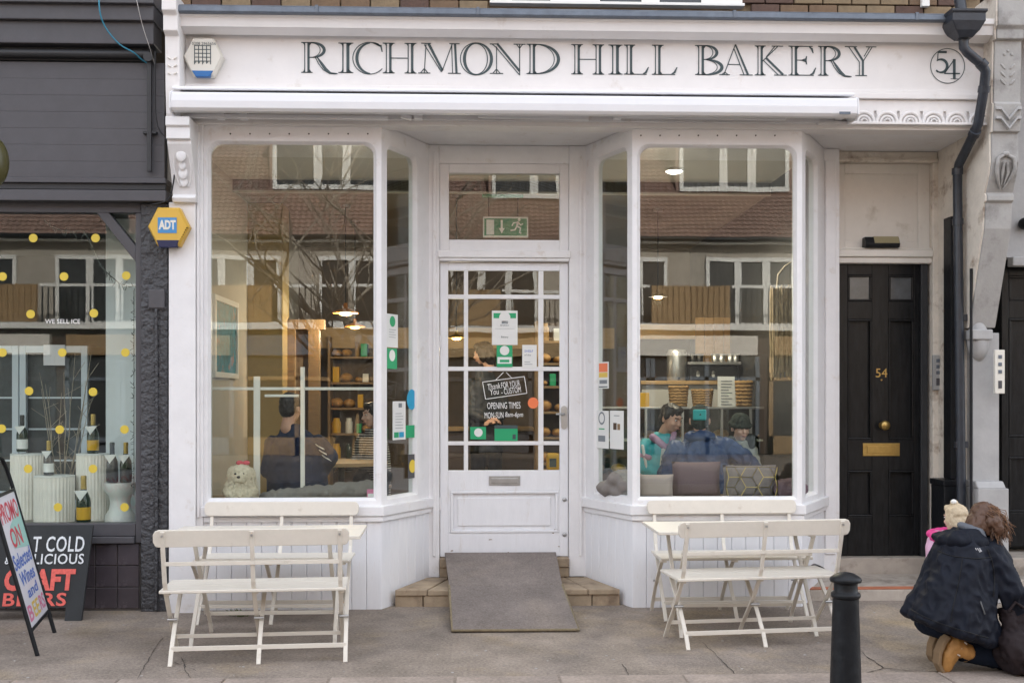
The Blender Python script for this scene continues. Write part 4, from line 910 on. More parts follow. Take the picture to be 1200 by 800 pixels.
# =================================================================== AWNING CASSETTE
aw = thing('awning', 'long white retracted awning cassette under the bakery fascia', 'awning', (0, -.25, ZZ(122,-.3,600)))
ax0, ax1 = XX(199,-.33), XX(1006,-.33); za_ = lambda py, Y=-.33: ZZ(py, Y, 600)
MB().prism([(-.1,za_(104,-.2)),(-.27,za_(105,-.27)),(-.275,za_(107,-.27)),(-.27,za_(108.5,-.27)),(-.1,za_(107.5,-.2))], XX(203,-.25), ax1-.01).build('cover_plate', M['awning_white'], aw)
MB().box(ax0+.06, ax1-.06, -.2, -.1, za_(118), za_(108)).build('fabric_roll', M['awning_gap'], aw)
MB().prism([(-.12,za_(132,-.12)),(-.29,za_(134)),(-.325,za_(133)),(-.345,za_(130)),(-.35,za_(122)),(-.345,za_(114)),(-.33,za_(111.5)),(-.29,za_(111)),(-.12,za_(113,-.12))], ax0+.012, ax1-.012).build('front_bar', M['awning_white'], aw, .003)
for xx_ in (ax0, ax1-.011):
    MB().prism([(-.1,za_(134)),(-.3,za_(136)),(-.35,za_(131)),(-.35,za_(113)),(-.3,za_(109)),(-.1,za_(106))], xx_, xx_+.011).build('end_cap', M['awning_white'], aw, .002)
MB().box(XX(984,-.36), XX(997,-.36), -.356, -.352, za_(131.5), za_(128.5)).build('maker_plate', M['lead'], aw)
ar = MB(); z0 = za_(140,-.15)
for p0, p1, dy in ((212,455,0),(470,482,.02),(720,920,0),(560,690,.02)):
    MB().bar([W(p0,136,-.16), W((p0+p1)/2,137.5,-.16), W(p1,139,-.16)], .03, .03, Vector((0,1,0))).build('folding_arm', M['awning_white'], aw, .003)
MB().box(ax0+.05, ax1-.05, -.1, -.02, ztop+.012, ztop+.06).build('back_rail', M['white_paint'], aw)
for px_ in (258, 285, 490, 724, 918, 985): a = W(px_,136,-.16); MB().box(a.x-.03,a.x+.03,-.18,-.1,a.z-.02,a.z+.03).build('arm_bracket', M['awning_white'], aw, .004)
# =================================================================== ALARM BOXES
D('alarm_white', (.68,.65,.58), .4); D('alarm_blue', (.02,.13,.36), .35); D('alarm_yellow', (.62,.38,.06), .4); D('navy', (.01,.015,.06), .35); D('sky_blue', (.06,.24,.5), .4)
def hexpts(c, a, b, cut): return [(c.x-a,c.z),(c.x-cut,c.z+b),(c.x+cut,c.z+b),(c.x+a,c.z),(c.x+cut,c.z-b),(c.x-cut,c.z-b)]
def hexbox(c, a, b, cut, Y0, Y1, m, par, name):
    mb = MB(); o_ = hexpts(c,a,b,cut); i_ = hexpts(c,a*.9,b*.9,cut*.9)
    mb.loft([[Vector((p[0],Y1,p[1])) for p in o_],[Vector((p[0],Y0+.025,p[1])) for p in o_],[Vector((p[0],Y0,p[1])) for p in i_]]); mb.sm = [False]*len(mb.sm)
    return mb.build(name, m, par, .003)
ab = thing('alarm_box', 'white hexagonal alarm box with gate emblem on the bakery fascia', 'alarm box', W(239,68,-.06), group=None)
c = W(239,68,-.1); hexbox(c,.148,.142,.076,-.14,-.062,M['alarm_white'],ab,'case')
em = MB(); e0 = W(228,54,-.142); s_ = .0195*1.5
for k in range(5): em.box(e0.x+k*s_-.003, e0.x+k*s_+.003, -.1435, -.141, e0.z-.135+(0 if k%2==0 else .004), e0.z)
for k in range(5): em.box(e0.x-.003, e0.x+4*s_+.003, -.1434, -.1412, e0.z-k*.0285-.0, e0.z-k*.0285+.005)
for k in range(4): em.prism([(e0.x+k*s_, e0.z-.13),(e0.x+k*s_+.012, e0.z-.118),(e0.x+k*s_, e0.z-.115)], -.1436, -.1411, 'y')
em.build('gate_emblem', M['ink'], ab)
tx = W(239,53,-.142); text_mb('0208 2965656', front_M(tx.x,-.1415,tx.z), width=.175, thick=.001, anchor='c').build('phone_number', M['ink'], ab)
bp_ = W(239,86.5,-.145); MB().prism([(c.x-.078,bp_.z+.022),(c.x+.078,bp_.z+.022),(c.x+.05,bp_.z-.022),(c.x-.05,bp_.z-.022)], -.15, -.1, 'y').build('blue_lens', M['alarm_blue'], ab, .004)
ab = thing('alarm_box', 'yellow hexagonal alarm box with blue panel beside the white pilaster', 'alarm box', W(198,267,-.06))
c = W(198,266,-.12); hexbox(c,.152,.142,.08,-.15,-.062,M['alarm_yellow'],ab,'case')
q0, q1 = W(185,273,-.152), W(207,255,-.152); MB().box(q0.x,q1.x,-.1535,-.149,q0.z,q1.z).build('blue_panel', M['sky_blue'], ab)
text_mb('ADT', front_M((q0.x+q1.x)/2,-.1538,q0.z+.025), height=.07, width=.125, thick=.001, bold=.05, anchor='c').build('lettering', M['alarm_white'], ab)
q0 = W(198,285.5,-.152); MB().prism([(c.x-.082,q0.z+.026),(c.x+.082,q0.z+.026),(c.x+.062,q0.z-.028),(c.x-.062,q0.z-.028)], -.157, -.1, 'y').build('navy_lens', M['navy'], ab, .004)
vn = MB()
for k in range(7): p = c + Vector((.135-k*.0095, 0, -.008-k*.0165)); vn.box(p.x-.022,p.x+.006,-.147,-.12,p.z-.0045,p.z+.0025)
vn.build('vent_slots', M['black_iron'], ab)
# door light, intercoms
dl = thing('door_light', 'small black bulkhead light over the black door numbered fifty four', 'light', W(1031,285,YE))
a, b = W(1010,291.5,YE), W(1050,279,YE); MB().prism([(YE-.0,a.z),(YE-.09,a.z),(YE-.1,a.z+.03),(YE-.07,b.z),(YE,b.z)], a.x, b.x).build('housing', M['black_iron'], dl, .008)
D('diffuser', (.3,.26,.15), .4); MB().prism([(YE-.1015,a.z+.036),(YE-.0725,b.z-.004),(YE-.072,b.z+.0035),(YE-.02,b.z+.0035),(YE-.02,b.z-.004),(YE-.095,a.z+.036)], a.x+.075, b.x-.006).build('diffuser', M['diffuser'], dl)
D('intercom_grey', (.42,.42,.42), .4, metal=.4)
def intercom(p0, p1, q0_, q1_, Y, lab, nbtn, mcase):
    t = thing('intercom', lab, 'intercom', W((p0+p1)/2,q1_,Y)); a, b = W(p0,q1_,Y), W(p1,q0_,Y)
    MB().box(a.x,b.x,Y-.03,Y,a.z,b.z).build('panel', M[mcase], t, .004)
    for k in range(nbtn):
        zc_ = b.z - (b.z-a.z)*(.16+.17*k); MB().box(a.x+.025,b.x-.025,Y-.036,Y-.029,zc_-.014,zc_+.014).build('button', M['lead'], t, .002)
    MB().box(a.x+.025,b.x-.025,Y-.034,Y-.029,a.z+.04,a.z+.1).build('speaker_grille', M['charcoal'], t)
intercom(1092,1106,416,457,YE-.062,'grey steel intercom with three buttons right of door fifty four',3,'intercom_grey')
intercom(1164,1175.5,410,461,.1,'pale intercom panel left of the black door at right edge',3,'alarm_white')
# =================================================================== RAMP
pts = [(YD-.03, .315), (.06, .15), (-.86, .006)]
xl_ = [XX(521,YD-.03), XX(526.5,.06), XX(530,-.86)]; xr_ = [XX(651.5,YD-.03), XX(659,.06), XX(678,-.86)]
rp = thing('ramp_mat', 'dark ribbed rubber ramp laid over steps to the white shop door', 'ramp', (.25, -.2, 0))
for k in range(2):
    Vt = []
    for (x_, i) in ((xl_,k),(xr_,k),(xr_,k+1),(xl_,k+1)): Vt.append(Vector((x_[i], pts[i][0], pts[i][1])))
    up_ = Vector((0,0,.018)); MB().add(Vt+[v+up_ for v in Vt], [(3,2,1,0),(4,5,6,7),(0,1,5,4),(1,2,6,5),(2,3,7,6),(3,0,4,7)]).build('ramp_panel', M['rubber'], rp, .004)
ed = MB(); ed.tube([(xl_[1],.06,.162),(xl_[2],-.86,.015),(xr_[2],-.86,.015),(xr_[1],.06,.162)], .011, 8); ed.build('worn_edge', M['rubber_edge'], rp)
# =================================================================== BENCHES AND TABLES
def make_bench():
    L = 1.14; t = thing('folding_bench', 'bench', 'bench', local=True, group='folding garden benches outside the bakery'); h = L/2
    mp = M['bench_paint']
    for k, x in enumerate((-h+.055, 0, h-.055)):
        MB().bar([(x,-.292,.81),(x,-.266,.69),(x,-.215,.5),(x,-.17,.42),(x,-.06,.28),(x,.12,.09),(x,.19,0)], .013 if False else .026, .014).build('upright_leg', mp, t, .003)
        MB().bar([(x+.03,.19,.43),(x+.03,.13,.38),(x+.03,-.05,.22),(x+.03,-.17,.08),(x+.03,-.215,0)], .026, .014).build('cross_leg', mp, t, .003)
        MB().box(x-.006, x+.024, -.19, .19, .418, .432).build('seat_bearer', mp, t, .002)
        MB().tube([(x-.012,-.062,.25),(x+.045,-.062,.25)], .009, 8).build('pivot_bolt', M['steel'], t)
        MB().tube([(x,-.298,.785),(x,-.308,.785)], .007, 8).build('back_screw', M['steel'], t)
    for k in range(5):
        y = -.175 + k*.083; MB().box(-h+.02, h-.02, y-.039, y+.039, .4325, .452).build('seat_slat', mp, t, .005)
    pr = [(-h,.725),(-h+.012,.7),(-h+.03,.694),(h-.03,.694),(h-.012,.7),(h,.725),(h,.77),(h-.012,.79),(h-.03,.797),(-h+.03,.797),(-h+.012,.79),(-h,.77)]
    bk_ = MB().prism(pr, -.272, -.252, 'y'); 
    Mt = Matrix.Translation((0,-.005,.024)) @ Matrix.Translation((0,-.26,.7)) @ Matrix.Rotation(R(8),4,'X') @ Matrix.Translation((0,.26,-.7)); bk_.v = [Mt @ v for v in bk_.v]
    bk_.build('back_slat', mp, t, .004)
    MB().bar([(-h+.06,-.25,.615),(h-.06,-.25,.615)], .024, .012, Vector((0,0,1))).build('back_rail', mp, t, .002)
    MB().bar([(-h+.085,-.165,.095),(h-.025,-.165,.095)], .028, .012, Vector((0,0,1))).build('stretcher', mp, t, .002)
    MB().bar([(-h+.055,.1,.115),(h-.055,.1,.115)], .024, .012, Vector((0,0,1))).build('stretcher', mp, t, .002)
    return t
def ground_pt(px, py): d = ray(px, py); return Vector((0,CAMY,CAMZ)) + d*(-CAMZ/d.z)
b1 = make_bench()
def put(o, x, y, rz, lab): o.location = (x, y, 0); o.rotation_euler = (0,0,R(rz)); o['label'] = lab; return o
put(b1, XX(294,-1.7), -1.50, 4.5, 'cream folding bench turned away from street, left of the ramp')
put(copy_tree(b1), XX(892,-1.35)-.03, -1.16, 7, 'cream folding bench turned away from street, beside the bollard')
put(copy_tree(b1), XX(330,-.1), -.36, 180, 'cream folding bench against the wall below the left bay window')
put(copy_tree(b1), XX(848,-.1), -.33, 181, 'cream folding bench against the wall below the right bay window')
def make_table():
    L, Wd, H = 1.25, .62, .715; t = thing('folding_table', 'table', 'table', local=True, group='folding garden tables outside the bakery'); mp = M['bench_paint']
    for k in range(7):
        y = -Wd/2 + (k+.5)*Wd/7; MB().box(-L/2, L/2, y-Wd/14+.0015, y+Wd/14-.0015, H-.022, H).build('top_slat', mp, t, .004)
    for x in (-L/2+.2, L/2-.2):
        s = .03 if x > 0 else -.03
        MB().box(x-.012, x+.012, -Wd/2+.03, Wd/2-.03, H-.05, H-.0225).build('top_bearer', mp, t, .003)
        MB().bar([(x,-.26,H-.05),(x,-.2,H-.14),(x,.2,.08),(x,.24,0)], .026, .016).build('leg', mp, t, .003)
        MB().bar([(x+s,.26,H-.05),(x+s,.2,H-.14),(x+s,-.2,.08),(x+s,-.24,0)], .026, .016).build('leg', mp, t, .003)
        MB().tube([(x-.02,0,.37),(x+s+.02,0,.37)], .009, 8).build('pivot_bolt', M['steel'], t)
    for y, z in ((-.18,H-.17),(.17,.14)): MB().bar([(-L/2+.18,y,z),(L/2-.18,y,z)], .026, .012, Vector((0,0,1))).build('stretcher', mp, t, .002)
    return t
t1 = make_table(); put(t1, XX(315,-1.0), -1.0, 1.5, 'cream folding table between the two benches left of the ramp')
put(copy_tree(t1), XX(868,-.85), -.83, 1, 'cream folding table between the two benches near the bollard')
# =================================================================== BOLLARD
bo = thing('bollard', 'black cast iron bollard with domed cap at the bottom of the picture', 'bollard', (XX(991,-3.3), -3.3, 0))
bp0 = Vector((XX(991,-3.3), -3.3, 0)); zt_ = ZZ(670,-3.3,991); pm_ = 256
MB().lathe([(.085,0),(.085,.12),(.075,.16),(.0735,.2),(.06,zt_-.155),(.059,zt_-.12)], bp0, 32).build('shaft', M['black_iron'], bo)
MB().lathe([(.058,zt_-.118),(.066,zt_-.115),(.068,zt_-.105),(.066,zt_-.096),(.058,zt_-.092),(.054,zt_-.085),(.054,zt_-.05)], bp0, 32).build('neck_ring', M['black_iron'], bo)
MB().lathe([(.054,zt_-.049),(.07,zt_-.044),(.073,zt_-.034),(.07,zt_-.026),(.06,zt_-.018),(.04,zt_-.006),(.015,zt_),(.001,zt_)], bp0, 32).build('cap', M['black_iron'], bo)
# short black overflow pipe at the foot of the right bay
op = thing('overflow_pipe', 'short black pipe end sticking out at the foot of the right bay', 'pipe', W(964,671,.05)); c = W(964,671,.02)
MB().lathe([(.03,0),(.042,0),(.042,.16),(.03,.16)], c+Vector((0,.2,0)), 18, Matrix.Rotation(R(90),4,'X')).build('pipe', M['black_iron'], op); MB().lathe([(.03,0),(.03,.01)], c+Vector((0,.1,0)), 18, Matrix.Rotation(R(90),4,'X')).build('pipe_mouth', M['crack'], op)
# =================================================================== PAVEMENT SIGNS
D('chalkboard', (.022,.024,.026), .75, var=.3, vscale=6); D('chalk_white', (.62,.64,.66), .9, var=.25, vscale=40); D('chalk_red', (.62,.12,.1), .9, var=.25, vscale=40)
cbd = thing('chalkboard', 'black chalkboard leaning on the tiled wall with white and red drink lettering', 'sign', W(40,722,-.35))
a, b = W(97,722,-.33), W(98,626,-.2); x0_ = XX(-30,-.33)
def sl(u, z): return -.36 + .2*z/.7 - .0
hgt = .66
poly = [(x0_,.0),(x0_+.1,.0),(x0_+.1,.09),(a.x-.12,.09),(a.x-.12,0),(a.x,0),(a.x+.02,hgt),(x0_,hgt)]
ml = MB(); n = len(poly); V = [Vector((p[0], sl(0,p[1]), p[1])) for p in poly]; V2 = [v+Vector((0,.025,0)) for v in V]
ml.prism([(p[0],p[1]) for p in poly], 0, .025, 'y'); ml.v = [Vector((v.x, v.y+sl(0,v.z), v.z)) for v in ml.v]; ml.build('board', M['chalkboard'], cbd, .003)
def chalk(t, p0, p1, py, hpx, m, name, bold=.012):
    a_ = W(p0, py, -.3); b_ = W(p1, py, -.3); z_ = a_.z; Mx = face_M((a_.x, sl(0,z_)-.004, z_), (1,0,0), (0,.2/.7,1)); text_mb(t, Mx, width=b_.x-a_.x, height=hpx*8.2/1300, thick=.001, bold=bold, space=1.08).build(name, M[m], cbd)
chalk('T COLD', 33, 94, 648, 18, 'chalk_white', 'chalk_line'); chalk('&', 2, 9, 662, 9, 'chalk_white', 'chalk_mark'); chalk('DELICIOUS', 16, 95, 662, 12, 'chalk_white', 'chalk_line')
chalk('CRAFT', 4, 87, 692, 25, 'chalk_red', 'chalk_line', .05); chalk('BEERS', 5, 79, 709, 15, 'chalk_red', 'chalk_line', .02)
D('poster_white', (.7,.7,.76), .35, var=.03); D('marker_red', (.6,.07,.1), .5); D('marker_blue', (.08,.16,.5), .5); D('marker_yellow', (.7,.5,.1), .5); D('marker_pink', (.65,.2,.35), .5); D('marker_teal', (.35,.6,.55), .5)
fsn = thing('snap_frame_sign', 'slanted A-board in a thin black frame with red and blue hand lettering', 'sign', (-2.9, -1.2, 0))
f0 = ground_pt(44, 768); f1 = ground_pt(64, 741); lean = Vector((-.27, -.02, .98)).normalized(); ydir = (f1-f0).normalized(); Hs = 1.25
def SP(u, v, o_=0): nn = ydir.cross(lean).normalized(); return f0.lerp(f1, u) + lean*v + nn*o_
fm = MB(); pth = [SP(0,0)] + [SP(0,v) for v in (.3,.8,1.05)] + [SP(.03,1.16), SP(.12,1.23), SP(.25,1.25), SP(.75,1.25), SP(.88,1.23), SP(.97,1.16)] + [SP(1,v) for v in (1.05,.8,.3,0)]
fm.tube(pth, .014, 8).build('frame_tube', M['black_iron'], fsn)
pb_ = MB(); q = [SP(.03,.17,-.004),SP(.97,.17,-.004),SP(.97,1.0,-.004),SP(.03,1.0,-.004)]; nn = ydir.cross(lean).normalized()*.008; pb_.add(q+[p+nn for p in q], [(3,2,1,0),(4,5,6,7),(0,1,5,4),(1,2,6,5),(2,3,7,6),(3,0,4,7)]).build('poster_panel', M['poster_white'], fsn)
for v in (.16, 1.01): fm = MB().bar([SP(0,v), SP(1,v)], .02, .02, lean).build('frame_bar', M['black_iron'], fsn)
bl = MB(); off = Vector((-.62,0,0)); bl.tube([p+off+Vector((-(p.z)*-.5,0,0)) for p in pth], .014, 8).build('rear_frame', M['black_iron'], fsn)
def sgn(t, v, h, m, u0=.08, u1=.92, bold=.02):
    a_ = SP(u0, v, .0045); text_mb(t, face_M(a_, ydir, lean), width=(u1-u0)*(f1-f0).length, height=h, thick=.001, bold=bold).build('hand_lettering', M[m], fsn)
qd = [SP(.3,.66,.0048),SP(.97,.62,.0048),SP(.97,.9,.0048),SP(.35,.8,.0048)]; MB().add(qd, [(0,1,2,3)]).build('teal_patch', M['marker_teal'], fsn)
sgn('PROMO', .83, .13, 'marker_red'); sgn('ON', .66, .13, 'marker_red', .25, .75); sgn('Selected', .53, .1, 'marker_blue'); sgn('Wines', .42, .09, 'marker_blue', .15, .85); sgn('and', .33, .07, 'marker_blue', .3,.8); sgn('B', .2, .1, 'marker_pink', .1,.3); sgn('EE', .2, .1, 'marker_yellow', .34,.64); sgn('RS', .2, .1, 'marker_pink', .68,.94)
# =================================================================== INSIDE THE BAKERY
D('room_wall', (.48,.45,.4), .8, var=.05); D('mustard', (.38,.27,.11), .7, var=.08); D('room_floor', (.13,.09,.06), .5, var=.15, vscale=3); D('room_ceiling', (.24,.2,.165), .8, var=.04)
D('pale_wall', (.62,.6,.55), .75, var=.03); D('wood', (.24,.15,.075), .5, var=.2, vscale=6, stretch=(1,1,8)); D('wood_light', (.42,.28,.14), .5, var=.15, vscale=5, stretch=(1,8,8)); D('wood_dark', (.075,.045,.03), .5, var=.2, vscale=6)
D('straw', (.36,.28,.18), .9, var=.45, vscale=26, bump=.6, bscale=60, stretch=(3,3,.5)); D('dark_metal', (.02,.02,.022), .4, metal=.4); D('basket', (.36,.22,.09), .8, var=.3, vscale=50, bump=.8, bscale=70)
D('paper', (.72,.72,.7), .6); D('poster_green', (.02,.33,.14), .5); D('poster_dkgreen', (.015,.2,.09), .5); D('print_grey', (.2,.22,.24), .6); D('sticker_blue', (.02,.3,.52), .4); D('sticker_yellow', (.7,.52,.05), .4); D('sticker_orange', (.8,.2,.08), .4)
D('bread', (.42,.23,.08), .8, var=.3, vscale=14, bump=.4); D('counter_white', (.58,.56,.52), .5)
D('back_brown', (.17,.13,.1), .8, var=.15, vscale=3)
RX0, RX1, RYB, RZF, RZC = -2.28, 2.93, 6.2, .3, 3.56
ifl = struct(MB().box(RX0-.05, RX1+.05, .82, RYB, .1, RZF).build('shop_floor', M['room_floor']))
struct(MB().box(RX0-.1, RX0, .1, RYB, 0, ztop).build('interior_wall_left', M['room_wall'])); struct(MB().box(RX1, RX1+.06, 1.0, RYB, 0, ztop).build('interior_wall_right', M['room_wall']))
struct(MB().box(RX0-.1, RX1+.1, RYB, RYB+.2, 0, ztop).build('interior_wall_back', M['back_brown']))
struct(MB().box(RX0-.1, RX1+.1, 2.2, RYB, RZC, RZC+.2).build('interior_ceiling', M['room_ceiling']))
struct(MB().box(RX0-.1, RX1+.1, 1.2, 2.199, ztop+.002, ztop+.09).build('interior_ceiling_front', M['pale_wall']))
struct(MB().box(RX0-.1, RX1+.1, 2.2, 2.23, RZC-.02, ztop).build('ceiling_step', M['pale_wall']))
# window seats behind the two bays
for nm, xa_, xb_, lab in (('window_ledge', RX0+.002, xC-.02, 'wooden window ledge inside the left bay'), ('window_ledge', xG+.05, RX1, 'wooden window ledge inside the right bay')):
    t = thing(nm, lab, 'ledge', ((xa_+xb_)/2, .4, RZF)); xm0 = xa_ + (.0 if xa_ < 0 else .32); xm1 = xb_ - (.36 if xa_ < 0 else .42)
    MB().box(xm0, xm1, .072, .62, zh0-.045, zh0-.012).build('seat_board', M['wood'], t, .006)
    MB().box(xm0, xm1, .55, .6, RZF-.1, zh0-.046).build('seat_front', M['counter_white'], t)
ledge_z = zh0-.012
def at(px, py, Y): return W(px, py, Y)
# pale screen behind the left bay glass, standing in for reflected frames
scn = thing('reflection_bars', 'pale stand-in screen of slim rails standing inside the left bay', 'bars', (-1.4, .3, ledge_z)); Ys = .3
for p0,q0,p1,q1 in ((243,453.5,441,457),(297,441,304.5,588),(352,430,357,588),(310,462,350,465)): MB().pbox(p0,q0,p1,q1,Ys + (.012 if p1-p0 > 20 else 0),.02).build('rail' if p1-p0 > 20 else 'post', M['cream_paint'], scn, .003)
# picture on the left wall
def wallY(px): # depth at which a sight line meets the left wall
    d = ray(px, 400); t = (RX0+.001 - 0)/d.x; return CAMY + d.y*t
ya, yb = wallY(248), wallY(276)
pic = thing('framed_picture', 'white framed blue and orange painting on the left interior wall', 'picture', (RX0, (ya+yb)/2, 1.8)); zp0 = W(262,443,(ya+yb)/2).z; zp1 = W(262,350,(ya+yb)/2).z
pf = MB(); t_ = .05
for a,b,c,d in ((ya,yb,zp1-t_,zp1),(ya,yb,zp0,zp0+t_),(ya,ya+t_,zp0+t_,zp1-t_),(yb-t_,yb,zp0+t_,zp1-t_)): pf.box(RX0,RX0+.035,a,b,c,d)
pf.build('frame', M['far_white'], pic, .004)
m = mat('painting', (.03,.2,.27), .6, var=.5, vscale=9, col2=(.45,.12,.04), c2amt=.12, c2scale=5); M['painting'] = m
MB().box(RX0+.002, RX0+.015, ya+t_, yb-t_, zp0+t_, zp1-t_).build('canvas', m, pic)
# mustard pier, timber door case, shelving at the back left
def pblock(name, lab, cat, p0, q0, p1, q1, Y, dep, m, bev=.004): o = MB().pbox(p0,q0,p1,q1,Y,dep).build(name, M[m], None, bev); return tag(o, lab, cat)
struct(MB().box(XX(288,2.9), XX(331,2.9), 2.9, 3.3, RZF, RZC).build('interior_pier', M['mustard']))
dc = thing('door_case', 'warm timber door case at the back of the shop behind the left bay', 'door case', at(352,560,3.2)); Y=3.2
for p0,q0,p1,q1 in ((332,386,346,580),(361,386,374,580),(326,374,380,386)): MB().box(XX(p0,Y),XX(p1,Y),Y,Y+.12,max(RZF,ZZ(q1,Y,350)),ZZ(q0,Y,350)).build('timber_post' if q1 == 580 else 'timber_head', M['wood'], dc, .004)
MB().box(XX(346,Y), XX(361,Y), Y+.05, Y+.09, RZF, ZZ(386,Y,350)).build('dark_opening', M['wood_dark'], dc)
def shelf_unit(lab, p0, p1, Y, pys, items, name='shelf_unit'):
    t = thing(name, lab, 'shelves', at((p0+p1)/2, 560, Y)); x0,x1 = XX(p0,Y), XX(p1,Y); ztop_ = ZZ(pys[0]-26,Y,(p0+p1)/2)
    MB().box(x0,x1,Y+.3,Y+.33,RZF,ztop_).build('back_panel', M['wood_dark'], t)
    for x in (x0, x1-.03): MB().box(x,x+.03,Y,Y+.299,RZF,ztop_).build('side_panel', M['wood'], t, .003)
    for py in pys:
        z = ZZ(py,Y,(p0+p1)/2); MB().box(x0+.031,x1-.031,Y+.01,Y+.299,z,z+.025).build('shelf', M['wood'], t, .003)
    return t, x0, x1
def goods(t, x0, x1, Y, py, n, kinds, hmax=.2):
    z = ZZ(py,Y,(p0_+p1_)/2) if False else None
t, x0, x1 = shelf_unit('tall wooden shelves of loaves and jars at the back of the shop', 384, 440, 5.0, (420,450,480,510,540), None)
def stock(t, x0, x1, Y, pxm, pys, seed):
    rnd = random.Random(seed)
    for py in pys:
        z = ZZ(py,Y,pxm)+.026; x = x0+.09
        while x < x1-.09:
            k = rnd.random(); w_ = rnd.uniform(.05,.11)
            if k < .45: MB().ell((x,Y+.14,z+w_*.55),(w_*.75,.1,w_*.55),None,12,8).build('loaf', M['bread'], t)
            elif k < .8: MB().lathe([(w_*.5,0),(w_*.52,.01),(w_*.52,.13),(w_*.38,.15),(w_*.38,.18)],(x,Y+.12,z),14).build('jar', M[rnd.choice(['basket','label_white','bottle_green','label_gold'])], t)
            else: MB().box(x-w_*.5,x+w_*.5,Y+.06,Y+.2,z,z+rnd.uniform(.1,.2)).build('packet', M[rnd.choice(['label_white','poster_green','marker_red','label_gold','wood_light'])], t, .004)
            x += w_*1.25 + .02
stock(t, x0, x1, 5.0, 412, (420,450,480,510,540), 3)
t, x0, x1 = shelf_unit('narrow bread shelves seen through the right panes of the white door', 628, 700, 2.6, (402,428,455,485,515,545), None)
stock(t, x0, x1, 2.6, 660, (402,428,455,485,515,545), 5)
# back counter seen through the door
ct = thing('service_counter', 'dark service counter at the back seen through the white door', 'counter', at(585,580,3.4)); Y=3.4
MB().box(XX(520,Y),XX(625,Y),Y,Y+.6,RZF,ZZ(505,Y,570)).build('counter_front', M['wood_dark'], ct); MB().box(XX(518,Y),XX(627,Y),Y-.03,Y+.62,ZZ(505,Y,570)+.001,ZZ(501,Y,570)).build('counter_top', M['wood_light'], ct, .006)
hb = MB().box(XX(300,5.2),XX(720,5.2),5.2,5.32,ZZ(408,5.2,560),ZZ(384,5.2,560)).build('ceiling_beam', M['wood_light']); tag(hb, 'pale timber beam across the back of the bakery', 'beam')
cbm = MB().box(XX(747,4.4),XX(862,4.4),4.4,4.5,ZZ(397,4.4,800),ZZ(380,4.4,800)).build('ceiling_beam', M['wood_light']); tag(cbm, 'pale timber beam behind the right bay above the coffee machine', 'beam')
# timber boarding and straw panel on the right wall
bd = thing('timber_panelling', 'upright brown boards on the far wall behind the right bay', 'panelling', at(885,480,3.9)); Y=3.9
for k in range(8): MB().box(XX(815+k*11,Y)+.003,XX(826+k*11,Y)-.003,Y+random.uniform(0,.01),Y+.04,RZF,ZZ(372,Y,860)).build('board', M['wood'], bd, .003)
sw = thing('straw_hanging', 'pale straw panel hanging on wall at the right end of the right bay', 'wall hanging', at(918,440,1.45)); Y=1.45
x0_, x1_ = XX(903,Y), XX(934,Y)
for k in range(30):
    x = x0_+(x1_-x0_)*k/29; MB().tube([(x+random.uniform(-.006,.006),Y+random.uniform(-.02,.02),ZZ(338+random.uniform(-5,5),Y,920)),(x+random.uniform(-.01,.01),Y+random.uniform(-.02,.02),ZZ(390,Y,920)),(x+random.uniform(-.012,.012),Y+random.uniform(-.02,.02),ZZ(440+random.uniform(-8,6),Y,920))],[.011,.012,.011],6).build('straw_stem', M['straw'], sw)
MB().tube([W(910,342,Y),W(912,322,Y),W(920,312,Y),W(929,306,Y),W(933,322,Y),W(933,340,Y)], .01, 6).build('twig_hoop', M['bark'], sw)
# display cabinet with baskets on it
Yc = 2.45; dcab = thing('display_cabinet', 'glass display cabinet behind the people in the right bay', 'cabinet', at(830,560,Yc)); zc1 = ZZ(479,Yc,830); xc0, xc1 = XX(690,Yc), XX(913,Yc)
MB().box(xc0,xc1,Yc,Yc+.55,zc1,zc1+.02).build('top', M['steel'], dcab, .003); MB().box(xc0,xc1,Yc,Yc+.55,RZF,ZZ(556,Yc,830)).build('plinth', M['wood_dark'], dcab); MB().box(xc0,xc1,Yc+.5,Yc+.54,ZZ(556,Yc,830)+.001,zc1-.001).build('back', M['wood_dark'], dcab)
for px_ in (757,800,846,880,911): MB().box(XX(px_,Yc)-.012,XX(px_,Yc)+.012,Yc,Yc+.03,ZZ(556,Yc,830)+.001,zc1-.001).build('mullion', M['steel'], dcab)
MB().box(xc0,xc1,Yc+.04,Yc+.45,ZZ(517,Yc,830),ZZ(515,Yc,830)).build('glass_shelf', M['counter_white'], dcab); MB().box(xc0,xc1-.02,Yc+.005,Yc+.01,ZZ(556,Yc,830)+.002,zc1-.002).build('pane', M['side_glass'], dcab)
rnd = random.Random(11)
for py in (515, 555):
    x = xc0+.1
    while x < xc1-.1:
        w_ = rnd.uniform(.06,.1); z = ZZ(py,Yc,830)+.001; MB().ell((x,Yc+.22,z+w_*.5),(w_*.85,.1,w_*.5),None,12,8).build('pastry', M[rnd.choice(['bread','bread','label_gold','label_white'])], dcab); x += w_*2+.03
zt2 = zc1+.0205
def basket(px, w, pyt, lab, Y=Yc+.25):
    c = Vector((XX(px,Y), Y, zt2)); r = w*9.2/1300/2*1.15; h = ZZ(pyt,Y,px)-zt2; t = thing('bread_basket', lab, 'basket', c, group='wicker baskets on the cabinet')
    mb = MB(); n = 7
    for k in range(n): z = zt2 + (k+.5)*h/n; q = r*(.8+.2*k/n); mb.tube([(c.x+q*math.cos(a),c.y+q*.8*math.sin(a),z+.004*math.sin(a*9+k)) for a in [2*math.pi*j/28 for j in range(29)]], h/n*.56, 6, False)
    mb.build('woven_wall', M['basket'], t); MB().lathe([(r*.75,.004),(r*.85,h*.75)], c, 20, Matrix.Diagonal((1,.8,1,1))).build('bread_filling', M['bread'], t)
